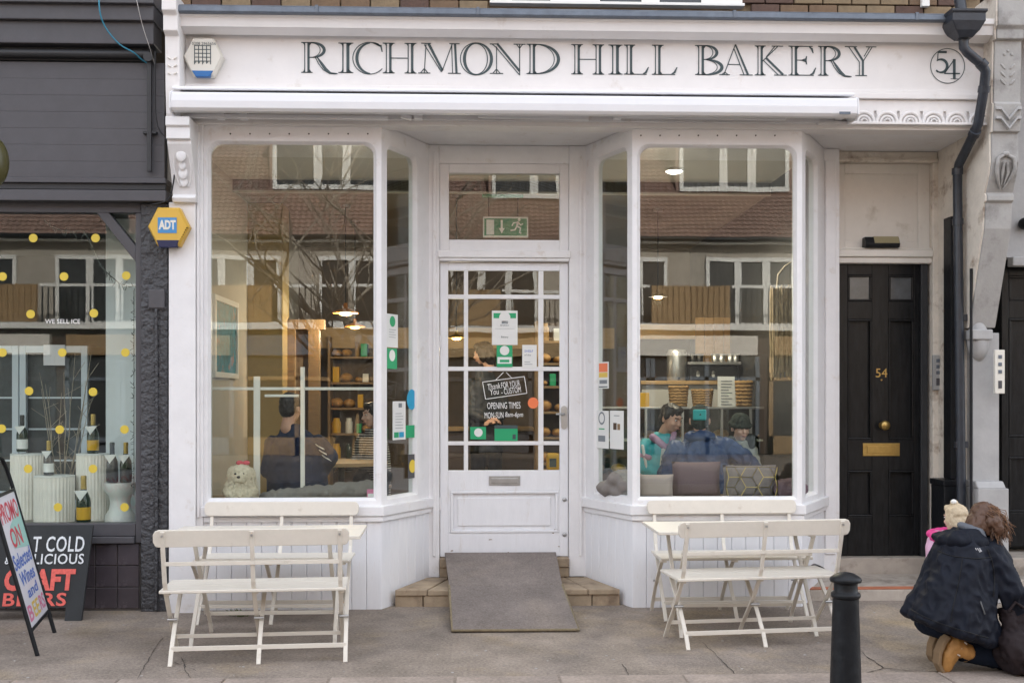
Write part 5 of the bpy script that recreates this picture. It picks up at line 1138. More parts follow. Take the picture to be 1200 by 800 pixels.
basket(795, 23, 452, 'low wicker basket on the cabinet behind the dark haired man'); basket(823, 26, 456, 'wicker basket on the cabinet above the teal cap'); basket(872, 19, 446, 'tall narrow wicker basket beside the printed menu sheet')
o = MB().pbox(841,441,861,479,Yc+.06,.006).build('menu_sheet', M['paper'], None, .001); tag(o, 'printed white menu sheet propped on the display cabinet', 'menu')
for k in range(9): MB().pbox(845,446+k*3.4,857+random.choice((-3,0,1)),447+k*3.4,Yc+.057,.003).build('print_line', M['print_grey'], o)
pt = thing('potted_plant', 'small spiky green plant in square wooden pot on the display cabinet', 'plant', at(899,478,Yc+.2)); cP = Vector((XX(899,Yc+.2),Yc+.2,zt2)); D('leaf', (.05,.1,.045), .5, var=.2)
MB().box(cP.x-.075,cP.x+.075,cP.y-.07,cP.y+.07,zt2,zt2+.1).build('pot', M['wood'], pt, .006)
for k in range(22):
    a = random.uniform(0,6.3); L = random.uniform(.09,.17); tip = cP+Vector((math.cos(a)*L*.7, math.sin(a)*L*.7, .1+L)); b_ = cP+Vector((math.cos(a)*.02,math.sin(a)*.02,.095)); s = Vector((-math.sin(a),math.cos(a),0))*.012; mm = b_.lerp(tip,.45)+Vector((0,0,.02))
    MB().add([b_-s,b_+s,mm+s,tip,mm-s, mm+Vector((0,0,-.006))],[(0,1,2,3,4),(0,4,5),(4,3,5),(3,2,5),(2,1,5),(1,0,5)]).build('leaf', M['leaf'], pt)
cm = thing('coffee_machine', 'black coffee machine with cups on the back counter behind the right bay', 'coffee machine', at(835,446,3.3)); Y=3.3
MB().box(XX(808,Y),XX(866,Y),Y,Y+.4,ZZ(446,Y,835),ZZ(428,Y,835)).build('body', M['dark_metal'], cm, .02); MB().box(XX(806,Y),XX(868,Y),Y-.03,Y+.42,ZZ(426,Y,835)-.01,ZZ(424,Y,835)).build('cup_tray', M['steel'], cm, .003)
for px_ in (812,820,838,846,856,862): MB().lathe([(.035,0),(.045,.09),(.04,.09)],(XX(px_,Y+.15),Y+.15,ZZ(424,Y,835)+.001),14).build('cup', M['dark_metal'] if px_<825 else M['steel'], cm)
for px_ in (818,836): MB().tube([W(px_,436,Y-.001),W(px_,440,Y-.08)],.018,8).build('brew_handle', M['steel'], cm)
ur = thing('water_urn', 'grey metal urn standing left of the black coffee machine', 'urn', at(793,446,3.3)); MB().lathe([(.1,0),(.105,.02),(.105,.3),(.09,.33),(.02,.34)],(XX(793,3.4),3.4,ZZ(446,3.3,793)),24).build('drum', M['steel'], ur); MB().tube([(XX(793,3.4),3.29,ZZ(443,3.3,793)),(XX(793,3.4),3.25,ZZ(443,3.3,793))],.012,8).build('tap', M['dark_metal'], ur)
bc = thing('back_counter', 'pale counter carrying urn and coffee machine behind the display cabinet', 'counter', at(820,560,3.3)); MB().box(XX(750,3.3),XX(900,3.3),3.25,3.85,ZZ(446,3.3,830)-.04,ZZ(446,3.3,830)-.001).build('counter_top', M['wood_light'], bc, .005); MB().box(XX(752,3.3),XX(898,3.3),3.3,3.8,RZF,ZZ(446,3.3,830)-.041).build('cupboard', M['counter_white'], bc)
o = MB().pbox(749,460,761,478,Yc+.1,.01).build('price_sign', M['label_gold'], None, .002); tag(o, 'small yellow price card on the cabinet at the left of the right bay', 'sign')
# lamps that are lit in the photograph
M['bulb_warm'] = emit('bulb_warm', (1,.5,.12), 5); M['bulb_white'] = emit('bulb_white', (1,.9,.74), 6)
D('glow_orange', (.75,.3,.06), .4, metal=.3)  # orange glow of the lit shades, put into their colour
def pendant(px, py, w, Y, lab, shade='dark_metal', lit=True, e=14):
    c = W(px,py,Y); r = w/2*(Y-CAMY)/1300; t = thing('pendant_lamp', lab, 'lamp', c, group='pendant lamps inside the bakery')
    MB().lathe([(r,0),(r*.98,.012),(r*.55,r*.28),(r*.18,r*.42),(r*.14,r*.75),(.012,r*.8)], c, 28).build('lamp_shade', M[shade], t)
    MB().tube([c+Vector((0,0,r*.75)), Vector((c.x,c.y,RZC))], .005, 6).build('cord', M['dark_metal'], t); MB().lathe([(.05,-.03),(.05,0)], (c.x,c.y,RZC-.001), 16).build('ceiling_rose', M['steel'], t)
    MB().ell(c+Vector((0,0,-.005)), (r*.5,r*.5,r*.16), None, 16, 8).build('bulb', M['bulb_warm'], t)
    if lit:
        ld_ = bpy.data.lights.new('pendant_light','POINT'); ld_.energy = e; ld_.color = (1,.84,.62); ld_.shadow_soft_size = .06
        lo = bpy.data.objects.new('pendant_light', ld_); COL.objects.link(lo); lo.parent = t; lo.location = (0,0,-.08)
pendant(405,367,30,3.0,'orange lit pendant lamp hanging high in the left bay','glow_orange',e=9); pendant(416,383,24,4.0,'second orange pendant lamp hanging lower, deeper in the room','glow_orange',e=3)
pendant(771,348,22,3.1,'dim dark pendant lamp behind the upper right bay',e=8)
pendant(535,396,22,2.4,'dark pendant lamp with a brass rim behind left door panes','brass',e=4)
def downlight(px, py, r, lab, z=None):
    d = ray(px,py); t_ = ((z or ztop) - CAMZ)/d.z; c = Vector((0,CAMY,CAMZ))+d*t_
    t = thing('ceiling_downlight', lab, 'lamp', c, group='round ceiling lights'); MB().lathe([(r*1.25,0),(r*1.2,-.014),(r,-.016)], c, 28).build('trim', M['far_white'], t); MB().lathe([(r,-.016),(r*.7,-.03),(r*.1,-.034)], c, 28).build('diffuser', M['bulb_white'], t)
    ld_ = bpy.data.lights.new('downlight','SPOT'); ld_.spot_size = R(150); ld_.spot_blend = .6; ld_.energy = 60; ld_.color = (1,.86,.66); ld_.shadow_soft_size = .08; lo = bpy.data.objects.new('downlight', ld_); COL.objects.link(lo); lo.parent = t; lo.location = (0,0,-.1)
downlight(790,199,.075,'bright round ceiling light at the top of the right bay')
downlight(536,337,.07,'bright round bulb glimpsed behind the top left door pane', RZC)
downlight(597,341,.06,'oblong ceiling light glimpsed behind the top middle door pane', RZC)
# exit sign
ex = thing('exit_sign', 'green running man exit sign hanging behind the window over the shop door', 'sign', at(592,265,1.2)); Y=1.2
MB().pbox(565,227.5,613,231,Y,.04).build('ceiling_rail', M['poster_dkgreen'], ex); MB().pbox(566,254,619,278,Y-.005,.03).build('sign_box', M['paper'], ex, .003); MB().pbox(567.5,256,617.5,276,Y-.007,.0018).build('green_field', M['poster_dkgreen'], ex)
for px_ in (573,607): MB().tube([W(px_,231,Y+.015),W(px_,254,Y+.015)],.004,6).build('hanger', M['dark_metal'], ex)
YY=Y-.009; a,b = W(570,275,YY),W(579,257.5,YY); MB().box(a.x,b.x,YY,YY+.001,a.z,b.z).build('door_symbol', M['paper'], ex)
c = W(588,266,YY); MB().prism([(c.x-.009,c.z+.06),(c.x+.009,c.z+.06),(c.x+.009,c.z-.01),(c.x+.026,c.z-.01),(c.x,c.z-.055),(c.x-.026,c.z-.01),(c.x-.009,c.z-.01)],YY,YY+.001,'y').build('arrow_symbol', M['paper'], ex)
rm = MB(); c = W(605,266,YY); f_ = lambda x,z: (c.x+x*.062,YY+.0005,c.z+z*.062)
for p_, w_ in (([(.25,.75),(.1,.1)],.018),([(.1,.1),(.6,-.15),(.45,-.8),(.7,-.85)],.014),([(.1,.1),(-.2,-.4),(-.8,-.5)],.014),([(.25,.65),(-.4,.55),(-.6,.15)],.011),([(.25,.65),(.6,.3),(.95,.45)],.011)): rm.bar([f_(*q) for q in p_], .001, w_, Vector((0,1,0)))
rm.lathe([(.012,0),(.012,.001)],f_(.4,1.0),12,Matrix.Rotation(R(90),4,'X')); rm.build('running_figure', M['paper'], ex)
# cushions on the right ledge, toy dog and oddments on the left ledge
D('cushion_taupe', (.36,.29,.27), .85, var=.08, bump=.2, bscale=150, sheen=.2); D('cushion_plum', (.13,.085,.1), .85, var=.1, bump=.3, bscale=120); D('cushion_grey', (.2,.17,.17), .8, var=.05); D('gold_thread', (.6,.45,.15), .4, metal=.3); D('blanket_grey', (.2,.18,.165), .9, var=.1, bump=.3)
def cushion(p0,p1,q0,q1,Y,th,m,lab,tilt=0):
    a,b = W(p0,q1,Y),W(p1,q0,Y); a.z = max(a.z, ledge_z); t = thing('cushion', lab, 'cushion', ((a.x+b.x)/2,Y+th/2,a.z), group='cushions on the right window ledge'); n = 12; mb = MB(); V=[];F=[]
    for s in (-1,1):
        for j in range(n+1):
            for i in range(n+1):
                u,v = i/n*2-1, j/n*2-1; bul = (max(0,1-u**4)*max(0,1-v**4))**.5; pin = 1-.04*(1-abs(u))*(abs(v)**3)
                V.append(Vector((a.x+(b.x-a.x)*(u*(1-.05*(1-v*v))+1)/2, Y+th/2+s*th/2*bul, a.z+(b.z-a.z)*(v*(1-.04*(1-u*u))+1)/2)))
    N=(n+1)**2
    for s in range(2):
        for j in range(n):
            for i in range(n): q=s*N+j*(n+1)+i; F.append((q,q+1,q+n+2,q+n+1))
    mb.add(V,F,True); mb.build('cover', M[m], t); return t, a, b
cushion(747.5,791,556,592,.09,.13,'cushion_taupe','plain taupe cushion at the left end of the right ledge'); cushion(789,847,541,592,.16,.15,'cushion_plum','plum brown square cushion behind the wall bench at right bay')
t,a,b = cushion(849,912,545,592,.1,.13,'cushion_grey','grey cushion with gold hexagon lines on the right ledge')
hx = MB(); yy_ = .082; Lh = .09
def seg(x0,z0,x1,z1):
    x0,x1=[min(max(v,a.x+.01),b.x-.01) for v in (x0,x1)]; z0,z1=[min(max(v,a.z+.01),b.z-.01) for v in (z0,z1)]
    if abs(x0-x1)+abs(z0-z1)>.02: hx.bar([(x0,yy_+.004,z0),(x1,yy_+.004,z1)],.003,.005,Vector((0,1,0)))
for i in range(-1,6):
    for j in range(-1,5):
        cx_=a.x+.03+i*Lh*1.5; cz_=a.z+.02+(j+(.5 if i%2 else 0))*Lh*1.73; C=[(cx_+Lh*math.cos(R(60*k)),cz_+Lh*math.sin(R(60*k))) for k in range(6)]
        for k in range(6): seg(*C[k],*C[(k+1)%6])
        for k in (0,2,4): seg(cx_,cz_,*C[k])
hx.build('gold_lines', M['gold_thread'], t)
bl = MB()
for k in range(9): bl.ell((XX(915+k*2.2,.2),.2+random.uniform(-.05,.05),ledge_z+.05+random.uniform(0,.04)),(.09,.08,.06))
t = thing('folded_coat', 'dark folded coat heaped at the right end of the right ledge', 'coat', at(925,585,.2)); skin('coat_folds', bl, M['cushion_plum'], t, .015, 3, .012, 14)
bl = MB()
for k,(dx_,dy_,dz_) in enumerate(((.3,.12,.05),(.22,.2,.07),(.36,.05,.1),(.29,.14,.14))): bl.ell((xG+dx_,YD-.5+dy_,ledge_z+dz_),(.15,.13,.075))
t = thing('grey_bag', 'pale grey padded coat piled behind the angled right pane', 'coat', at(716,580,.4)); skin('coat_folds', bl, M['blanket_grey'], t, .011, 6, .007, 9)
# fluffy toy dog
dg_ = thing('toy_dog', 'fluffy cream toy dog with red bow on the left window ledge', 'toy', at(285,585,.2)); D('fur_cream', (.62,.53,.4), .95, var=.25, vscale=40, bump=.6, bscale=60); D('fur_brown', (.26,.18,.11), .95, var=.25, vscale=40)
cD = at(284,585,.2); k_ = 8.6/1300; fm = MB()
fm.ell(cD+Vector((0,0,.12)),(.1,.1,.11)); fm.ell(cD+Vector((0,-.05,.06)),(.13,.1,.07)); fm.ell(cD+Vector((0,-.04,.2)),(.075,.075,.07)); fm.ell(cD+Vector((-.07,-.03,.18)),(.03,.04,.07)); fm.ell(cD+Vector((.07,-.03,.18)),(.03,.04,.07)); fm.ell(cD+Vector((0,-.1,.17)),(.04,.04,.035))
skin('body', fm, M['fur_cream'], dg_, .01, 2, .01, 25)
tf = MB(); rnd = random.Random(4)
for k in range(420):
    a_ = rnd.uniform(math.pi,2*math.pi); z_ = rnd.uniform(.0,.27); rr_ = .1 if z_ < .15 else .078*math.sqrt(max(.02,1-((z_-.2)/.085)**2)); p = cD+Vector((math.cos(a_)*rr_*1.1, math.sin(a_)*rr_-.02, z_)); d_ = Vector((math.cos(a_)*.6+rnd.uniform(-.3,.3), math.sin(a_)*.6, -rnd.uniform(.4,1.1))).normalized()*rnd.uniform(.03,.06)
    if p.z+d_.z < ledge_z: d_.z = ledge_z-p.z+.002
    s = Vector((.005,0,0)); tf.add([p-s,p+s,p+d_],[(0,1,2)])
o = tf.build('shaggy_tufts', M['fur_cream'], dg_); o['kind']='stuff'
for s in (-1,1): MB().ell(cD+Vector((s*.03,-.112,.205)),(.009,.007,.009),None,10,8).build('eye', M['crack'], dg_)
MB().ell(cD+Vector((0,-.142,.182)),(.014,.01,.01),None,10,8).build('nose', M['crack'], dg_)
bw = MB(); 
for s in (-1,1): bw.ell(cD+Vector((s*.025+.015,-.05,.285)),(.028,.015,.018))
bw.build('red_bow', M['marker_red'], dg_)
ln = thing('draped_cloth', 'long cream cloth rolled along the left window ledge', 'cloth', at(380,585,.15)); dc_ = MB(); dc_.cap(at(312,583,.25),at(430,574,.3),.05,.075); skin('cloth_roll', dc_, M['blanket_grey'], ln, .015, 2, .012, 10)
o = MB().pbox(430,573,440.5,583,.06,.008).build('pink_card', M['marker_pink'], None, .001); tag(o, 'small pink and white card at the lower right corner of the left bay', 'card'); MB().pbox(431,578,439.5,582,.057,.002).build('print_block', M['paper'], o)
# tables inside
def round_tbl(px, py, Y, r, lab):
    c = W(px,py,Y); t = thing('cafe_table', lab, 'table', (c.x,Y,RZF)); MB().lathe([(r,-.03),(r,0)],(c.x,Y,c.z),28).build('top', M['wood_light'], t); MB().lathe([(.03,0),(.03,c.z-RZF-.031)],(c.x,Y,RZF),14).build('pedestal', M['dark_metal'], t); MB().lathe([(.2,0),(.18,.02),(.04,.03)],(c.x,Y,RZF),20).build('foot', M['dark_metal'], t)
round_tbl(400,540,1.75,.42,'round wooden cafe table behind the left bay'); round_tbl(838,555,1.25,.4,'round wooden cafe table between the people in the right bay')
# posters and stickers on the glass
aLp, bLp, aRp, bRp = aL, bL, aR, bR
def offpl(a,b,d): x=Vector((b[0]-a[0],b[1]-a[1],0)).normalized(); n=Vector((-x.y,x.x,0))*d; return (a[0]+n.x,a[1]+n.y),(b[0]+n.x,b[1]+n.y)
def sheet(name, lab, cat, p0,q0,p1,q1, m, plane=None, Y=None, bits=()):
    if plane: a_,b_ = offpl(*plane, .02); f=lambda px,py: WP(px,py,a_,b_)
    else: f=lambda px,py: W(px,py,Y)
    c0,c1 = f(p0,(q0+q1)/2), f(p1,(q0+q1)/2); pm=f((p0+p1)/2,(q0+q1)/2); z0,z1 = f((p0+p1)/2,q1).z, f((p0+p1)/2,q0).z
    xd=(c1-c0); xd.z=0; L=xd.length; xd.normalize(); n=Vector((xd.y,-xd.x,0))
    o0=Vector((c0.x,c0.y,z0)); H=z1-z0
    def rc(u0,v0,u1,v1,d0,d1):
        mb=MB(); P=[o0+xd*L*u+Vector((0,0,H*v)) for u,v in ((u0,v0),(u1,v0),(u1,v1),(u0,v1))]; mb.add([p+n*d1 for p in P]+[p+n*d0 for p in P],[(3,2,1,0),(4,5,6,7),(0,1,5,4),(1,2,6,5),(2,3,7,6),(3,0,4,7)]); return mb
    def disc(u,v,ru,d0,d1,asp=1):
        mb=MB(); N=20; P=[o0+xd*(L*u+ru*L*math.cos(2*math.pi*k/N))+Vector((0,0,H*v+ru*L*asp*math.sin(2*math.pi*k/N))) for k in range(N)]; mb.add([p+n*d1 for p in P],[tuple(range(N))]); return mb
    if m == 'oval': root=disc(.5,.5,.5,0,.002,H/L); root=root.build(name,M[bits[0]],None); return tag(root,lab,cat)
    root = rc(0,0,1,1,0,.002).build(name,M[m],None); tag(root,lab,cat)
    for i,bt in enumerate(bits):
        if bt[0]=='r': rc(*bt[1:5],.0021,.0026+.0002*i).build('print_block',M[bt[5]],root)
        elif bt[0]=='c': disc(*bt[1:4],0,.0028+.0002*i).build('print_disc',M[bt[4]],root)
        elif bt[0]=='t':
            u,v,wd,s=bt[1:5]; text_mb(s, face_M(o0+xd*L*u+Vector((0,0,H*v))+n*(.003+.0002*i), xd, (0,0,1)), width=wd*L, thick=0).build('print_text',M[bt[5]],root)
    return root
pL=(aLp,bLp); pR=(aRp,bRp); Yg=YD+.025
lines=lambda u0,u1,v0,v1,n,m='print_grey': [('r',u0,v0+(v1-v0)*k/n,u1-.12*(k%3==2),v0+(v1-v0)*k/n+.012,m) for k in range(n)]
sheet('notice','tall white notice with small photographs on the angled left pane','notice',460,470,475,515,'paper',pL,None,lines(.2,.8,.3,.75,6)+[('r',.1,.06,.45,.2,'poster_green'),('r',.5,.06,.85,.2,'sticker_blue'),('r',.45,.84,.7,.95,'print_grey')])
sheet('certificate','pale green certificate high on the angled left pane','notice',453,368,466,407,'paper',pL,None,lines(.2,.8,.3,.6,4)+[('c',.5,.78,.25,'poster_green')])
sheet('green_sticker','dark green sticker under the certificate on angled left pane','sticker',453.5,408,465,432,'poster_green',pL,None,[('c',.5,.65,.3,'paper')])
sheet('blue_sticker','blue oval sticker on the angled left pane','sticker',476.5,456,488,480,'oval',pL,None,['sticker_blue'])
sheet('green_tape','bright green sticker on the inner edge of the angled left pane','sticker',475.5,498,488,512.5,'poster_green',pL,None,[])
sheet('yellow_sticker','dark sticker with a yellow oval low on the angled left pane','sticker',478,532,488,560,'charcoal',pL,None,[('c',.5,.5,.38,'sticker_yellow')])
sheet('rating_sticker','narrow sticker with orange bands on the angled right pane','sticker',701,424,713.5,455,'paper',pR,None,[('r',.1,.62,.9,.95,'sticker_orange'),('r',.1,.42,.9,.6,'marker_yellow'),('r',.15,.18,.85,.32,'print_grey'),('r',.1,.04,.9,.08,'ink')])
sheet('notice','white notice with emblem, left of the pair on angled right pane','notice',697.5,481,713.5,525,'paper',pR,None,[('c',.5,.8,.24,'print_grey'),('c',.5,.8,.17,'paper'),('r',.25,.18,.75,.34,'print_grey'),('r',.3,.5,.7,.53,'poster_green')])
sheet('notice','white notice with two dark prints, right of the pair on angled right pane','notice',715,481,731,526,'paper',pR,None,[('r',.25,.5,.5,.68,'wood_dark'),('r',.55,.5,.75,.66,'wood'),('r',.3,.86,.7,.88,'print_grey')])
sheet('certificate','white certificate with green band and round badge on the shop door','certificate',576.5,364,606.5,404,'paper',None,Yg-.012,[('r',.06,.78,.94,.93,'poster_green'),('c',.5,.8,.22,'paper'),('r',.38,.62,.62,.7,'print_grey'),('t',.33,.55,.34,'Breakfast','print_grey'),('r',.12,.47,.88,.475,'print_grey'),('t',.36,.19,.28,'Bakery','ink')])
sheet('badge_card','green card with round white badge under the door certificate','card',582,404.5,600.5,430,'poster_green',None,Yg-.014,[('c',.5,.76,.3,'paper'),('r',.05,.16,.95,.46,'paper'),('r',.2,.22,.8,.34,'poster_green')])
sheet('notice','small white printed notice on the shop door right of the green card','notice',612,404,629,431,'paper',None,Yg-.013,[('t',.15,.68,.6,'SHELF','marker_blue'),('t',.15,.52,.45,'of the','print_grey'),('r',.15,.25,.55,.27,'print_grey'),('r',.15,.15,.7,.17,'print_grey')])
sheet('green_sticker','small green sticker with white disc low on the shop door','sticker',551,500,569.5,514.5,'poster_green',None,Yg-.012,[('c',.52,.55,.27,'paper')])
sheet('green_sticker','wider green sticker with dark top edge low on the shop door','sticker',579.5,498,606.5,516.5,'poster_green',None,Yg-.013,[('r',0,.78,1,1,'ink'),('r',.78,.12,.92,.42,'ink')])
sheet('round_sticker','round orange sticker at the right of the shop door glass','sticker',618.5,465.5,631,478.5,'oval',None,Yg-.012,['sticker_orange'])
# hand lettering painted on the door glass
D('chalk_paint', (.85,.85,.84), .6)
hw = thing('door_lettering', 'white hand painted thanks and opening times on the shop door glass', 'lettering', at(590,490,Yg-.01)); Yh=Yg-.012
def hand(t, px, py, wpx, hpx, tilt, nm='text_line', shear=.15):
    c=W(px,py,Yh); k=(Yh-CAMY)/1300; Mx=face_M((c.x,Yh,c.z),(math.cos(R(tilt)),0,math.sin(R(tilt))),(-math.sin(R(tilt)),0,math.cos(R(tilt)))); text_mb(t,Mx,width=wpx*k,height=hpx*k,thick=.0,shear=shear,bold=-.004).build(nm,M['chalk_paint'],hw)
hand('Thank',572,457,15,7,8); hand('FOR YOUR',588,455,22,7,8,shear=0); hand('You',575,463,10,7,8); hand('- CUSTOM',588,462.5,23,7,8,shear=0)
hand('OPENING TIMES',571,479,39,7.5,1,shear=0); hand('MON-SUN',568,490,22,7,1,shear=0); hand('8am-6pm',592,490,21,7.5,0)
bx_=MB(); P_=[W(*q,Yh) for q in ((565.5,447.5),(614.5,441),(617.5,460.5),(569,467.5))]
for i in range(4): bx_.bar([P_[i],P_[(i+1)%4]],.001,.005,Vector((0,1,0)))
bx_.bar([W(581,445,Yh),W(590,436,Yh)],.001,.004,Vector((0,1,0))); bx_.bar([W(593,436,Yh),W(600,443,Yh)],.001,.004,Vector((0,1,0))); bx_.build('drawn_sign_outline',M['chalk_paint'],hw)
o = MB().pbox(641,531,655.5,551,1.2,.12).build('yellow_packet', M['label_gold'], None, .02); tag(o,'yellow packet behind the lowest right door pane','packet'); MB().pbox(644,537,652,547,1.197,.002).build('print_block',M['ink'],o)
stl = thing('display_stool', 'low wooden stand carrying the yellow packet behind the door', 'stand', at(648,575,1.2)); MB().pbox(636,551.5,662,553.5,1.15,.3).build('stand_top',M['wood'],stl)
for px_ in (637.5,659): MB().box(XX(px_,1.2)-.015,XX(px_,1.2)+.015,1.18,1.21,RZF,ZZ(553.5,1.15,648)-.002).build('leg',M['wood'],stl)
# =================================================================== PEOPLE
D('skin', (.55,.32,.23), .55, var=.06, vscale=30); D('skin_pale', (.6,.4,.33), .55, var=.05, vscale=30); D('hair_dark', (.018,.013,.011), .45, var=.3, vscale=60, stretch=(6,6,1)); D('hair_brown', (.085,.042,.024), .45, var=.45, vscale=70, stretch=(5,5,1.2)); D('hair_blond', (.5,.4,.27), .5, var=.3, vscale=60, stretch=(5,5,1.2))
D('coat_black', (.0075,.0095,.0165), .6, var=.25, vscale=9, bump=.3, bscale=22, spec=.16); D('coat_lining', (.1,.11,.13), .6, var=.1); D('trouser_navy', (.008,.012,.022), .85, var=.15, bump=.2, bscale=80, spec=.12); D('boot_tan', (.38,.19,.055), .6, var=.2, vscale=18, bump=.15, bscale=40); D('boot_sole', (.2,.13,.07), .8, var=.2)
D('pink', (.55,.33,.45), .8, var=.06); D('hot_pink', (.6,.04,.22), .7, var=.1); D('shoe_blue', (.02,.06,.35), .5); D('teal', (.04,.33,.36), .6, var=.1, bump=.2, bscale=30); D('mauve', (.33,.19,.28), .6); D('jacket_white', (.6,.58,.53), .6); D('jacket_blue', (.012,.036,.11), .5, var=.15, bump=.3, bscale=24); D('cap_teal', (.01,.3,.3), .6); D('navy_knit', (.008,.017,.05), .85, var=.15, bump=.3, bscale=90); D('beanie', (.02,.028,.022), .9, bump=.5, bscale=90); D('child_grey', (.3,.32,.3), .8, var=.08); D('lip', (.32,.12,.1), .5); D('eye_white', (.6,.6,.58), .3); D('iris', (.03,.02,.015), .2); D('bag_dark', (.02,.014,.015), .7, var=.25, bump=.4, bscale=20, spec=.15)
m = bpy.data.materials.new('stripe_knit'); m.use_nodes = True; t_ = m.node_tree; wv = t_.nodes.new('ShaderNodeTexWave'); wv.bands_direction = 'Z'; wv.inputs['Scale'].default_value = 14; wv.inputs['Distortion'].default_value = .6; tc = t_.nodes.new('ShaderNodeTexCoord'); cr_ = t_.nodes.new('ShaderNodeValToRGB'); cr_.color_ramp.elements[0].position=.6; cr_.color_ramp.elements[0].color=(.012,.012,.015,1); cr_.color_ramp.elements[1].position=.7; cr_.color_ramp.elements[1].color=(.5,.48,.45,1)
t_.links.new(tc.outputs['Object'], wv.inputs[0]); t_.links.new(wv.outputs[0], cr_.inputs[0]); t_.links.new(cr_.outputs[0], t_.nodes['Principled BSDF'].inputs['Base Color']); t_.nodes['Principled BSDF'].inputs['Roughness'].default_value=.9; M['stripe_knit']=m
def mbx(mb, Mx): mb.v = [Mx @ v for v in mb.v]; return mb
def head(par, c, yaw, pitch=0, s=1, skinm='skin', hairm='hair_dark', style='short', roll=0):
    Mh = Matrix.Translation(c) @ Matrix.Rotation(R(yaw),4,'Z') @ Matrix.Rotation(R(pitch),4,'X') @ Matrix.Rotation(R(roll),4,'Y') @ Matrix.Scale(s,4)
    b = MB(); b.ell((0,.012,.025),(.074,.094,.09)); b.ell((0,-.03,-.025),(.06,.066,.082)); b.ell((0,-.045,-.085),(.034,.03,.028)); b.cap((0,-.085,.012),(0,-.108,-.025),.011,.016); b.cap((0,.02,-.06),(0,.045,-.17),.05,.056)
    b.ell((0,-.08,.028),(.045,.02,.014)); b.ell((.035,-.07,-.03),(.022,.02,.02)); b.ell((-.035,-.07,-.03),(.022,.02,.02)); b.ell((0,-.09,-.06),(.022,.012,.012))
    for q in (-1,1): b.ell((q*.077,.012,-.01),(.012,.022,.032))
    skin('head_skin', mbx(b, Mh), M[skinm], par, .0075*s, 3)
    for q in (-1,1):
        MB_ = mbx(MB().ell((q*.03,-.085,.01),(.013,.008,.007),None,10,8), Mh); MB_.build('eye', M['eye_white'], par); mbx(MB().ell((q*.03,-.091,.01),(.0055,.004,.0055),None,8,6), Mh).build('iris', M['iris'], par)
        mbx(MB().cap((q*.017,-.094,.03),(q*.046,-.084,.031),.0045,.0035), Mh).build('eyebrow', M[hairm], par)
    mbx(MB().ell((0,-.101,-.062),(.022,.006,.006),None,12,8), Mh).build('mouth', M['lip'], par)
    h = MB()
    if style == 'short':
        h.ell((0,.022,.05),(.082,.098,.078)); h.ell((0,.06,-.01),(.072,.055,.075)); h.ell((0,-.045,.09),(.06,.045,.032))
        for q in (-1,1): h.ell((q*.073,.0,.03),(.013,.03,.045))
    elif style == 'long':
        h.ell((0,.026,.04),(.088,.1,.088)); h.ell((0,.07,-.05),(.08,.06,.11)); h.ell((0,-.04,.09),(.06,.05,.035))
        for q in (-1,1): h.ell((q*.075,.02,-.02),(.02,.05,.09))
    elif style == 'cap':
        h.ell((0,.02,.05),(.086,.104,.08)); h.ell((0,.06,-.01),(.074,.05,.07))
    elif style == 'beanie':
        h.ell((0,.015,.05),(.09,.108,.09)); h.ell((0,.03,.02),(.09,.1,.06)); h.tube([(.092*math.cos(a),.012+.108*math.sin(a),.03+.012*math.sin(a)) for a in [2*math.pi*k/20 for k in range(21)]],.016,8,False)
    return skin('hair' if style in ('short','long') else 'hat', mbx(h, Mh), M[hairm if style in ('short','long') else 'beanie'], par, .009*s, 2, .004, 40), Mh
def hand3(par, wrist, fdir, up, m='skin', s=1.0, curl=.5):
    f = Vector(fdir).normalized(); u = Vector(up); u = (u - f*u.dot(f)).normalized(); sd = f.cross(u); w_ = Vector(wrist); b = MB()
    b.cap(w_, w_+f*.08*s, .024*s, .03*s); b.ell(w_+f*.055*s+sd*.018*s,(.026*s,.03*s,.026*s)); b.ell(w_+f*.055*s-sd*.018*s,(.026*s,.03*s,.026*s))
    for i, (o_, L) in enumerate(((-.032,.062),(-.011,.074),(.011,.07),(.032,.054))):
        p0 = w_+f*.085*s+sd*o_*s; p1 = p0+(f-u*curl*.5).normalized()*L*.5*s; p2 = p1+(f*(1-curl)-u*(.3+curl)).normalized()*L*.5*s; b.cap(p0,p1,.0095*s,.009*s,8); b.cap(p1,p2,.009*s,.0075*s,8)
    p0 = w_+f*.03*s-sd*.028*s; p1 = p0+(f*.6-sd*.7-u*.2).normalized()*.035*s; p2 = p1+(f-sd*.1-u*curl*.6).normalized()*.032*s; b.cap(p0,p1,.012*s,.011*s,8); b.cap(p1,p2,.011*s,.009*s,8)
    return skin('hand', b, M[m], par, .006*s, 2)
# --- kneeling woman on the pavement
YW = -1.95
kn = thing('person', 'kneeling person in black hooded coat and tan boots, back to the street', 'person', ground_pt(1140,786), group=None)
def ringp(L_, R_, hd, n=32, fold=0, ph=0, Y=YW):
    a = W(*L_, Y); b = W(*R_, Y); c = (a+b)/2; ax = (b-a)/2; out = []
    for k in range(n):
        t = 2*math.pi*k/n; q = 1 + fold*math.sin(t*7+ph) + fold*.6*math.sin(t*11+2*ph); out.append(c + ax*math.cos(t)*q + Vector((0,hd*math.sin(t)*q,0)))
    return out
co = MB()
co.loft([ringp((1066,722),(1162,755),.25,fold=.04,ph=.4), ringp((1063,719),(1164,750),.28,fold=.04,ph=.4), ringp((1071,702),(1163,731),.28,fold=.034,ph=.6), ringp((1081,683),(1162,707),.26,fold=.024,ph=.9), ringp((1090,662),(1163,683),.225,fold=.012,ph=1.2), ringp((1096,645),(1164,660),.19), ringp((1103,631),(1160,645),.155), ringp((1113,621),(1153,634),.11), ringp((1122,616),(1146,624),.07)])
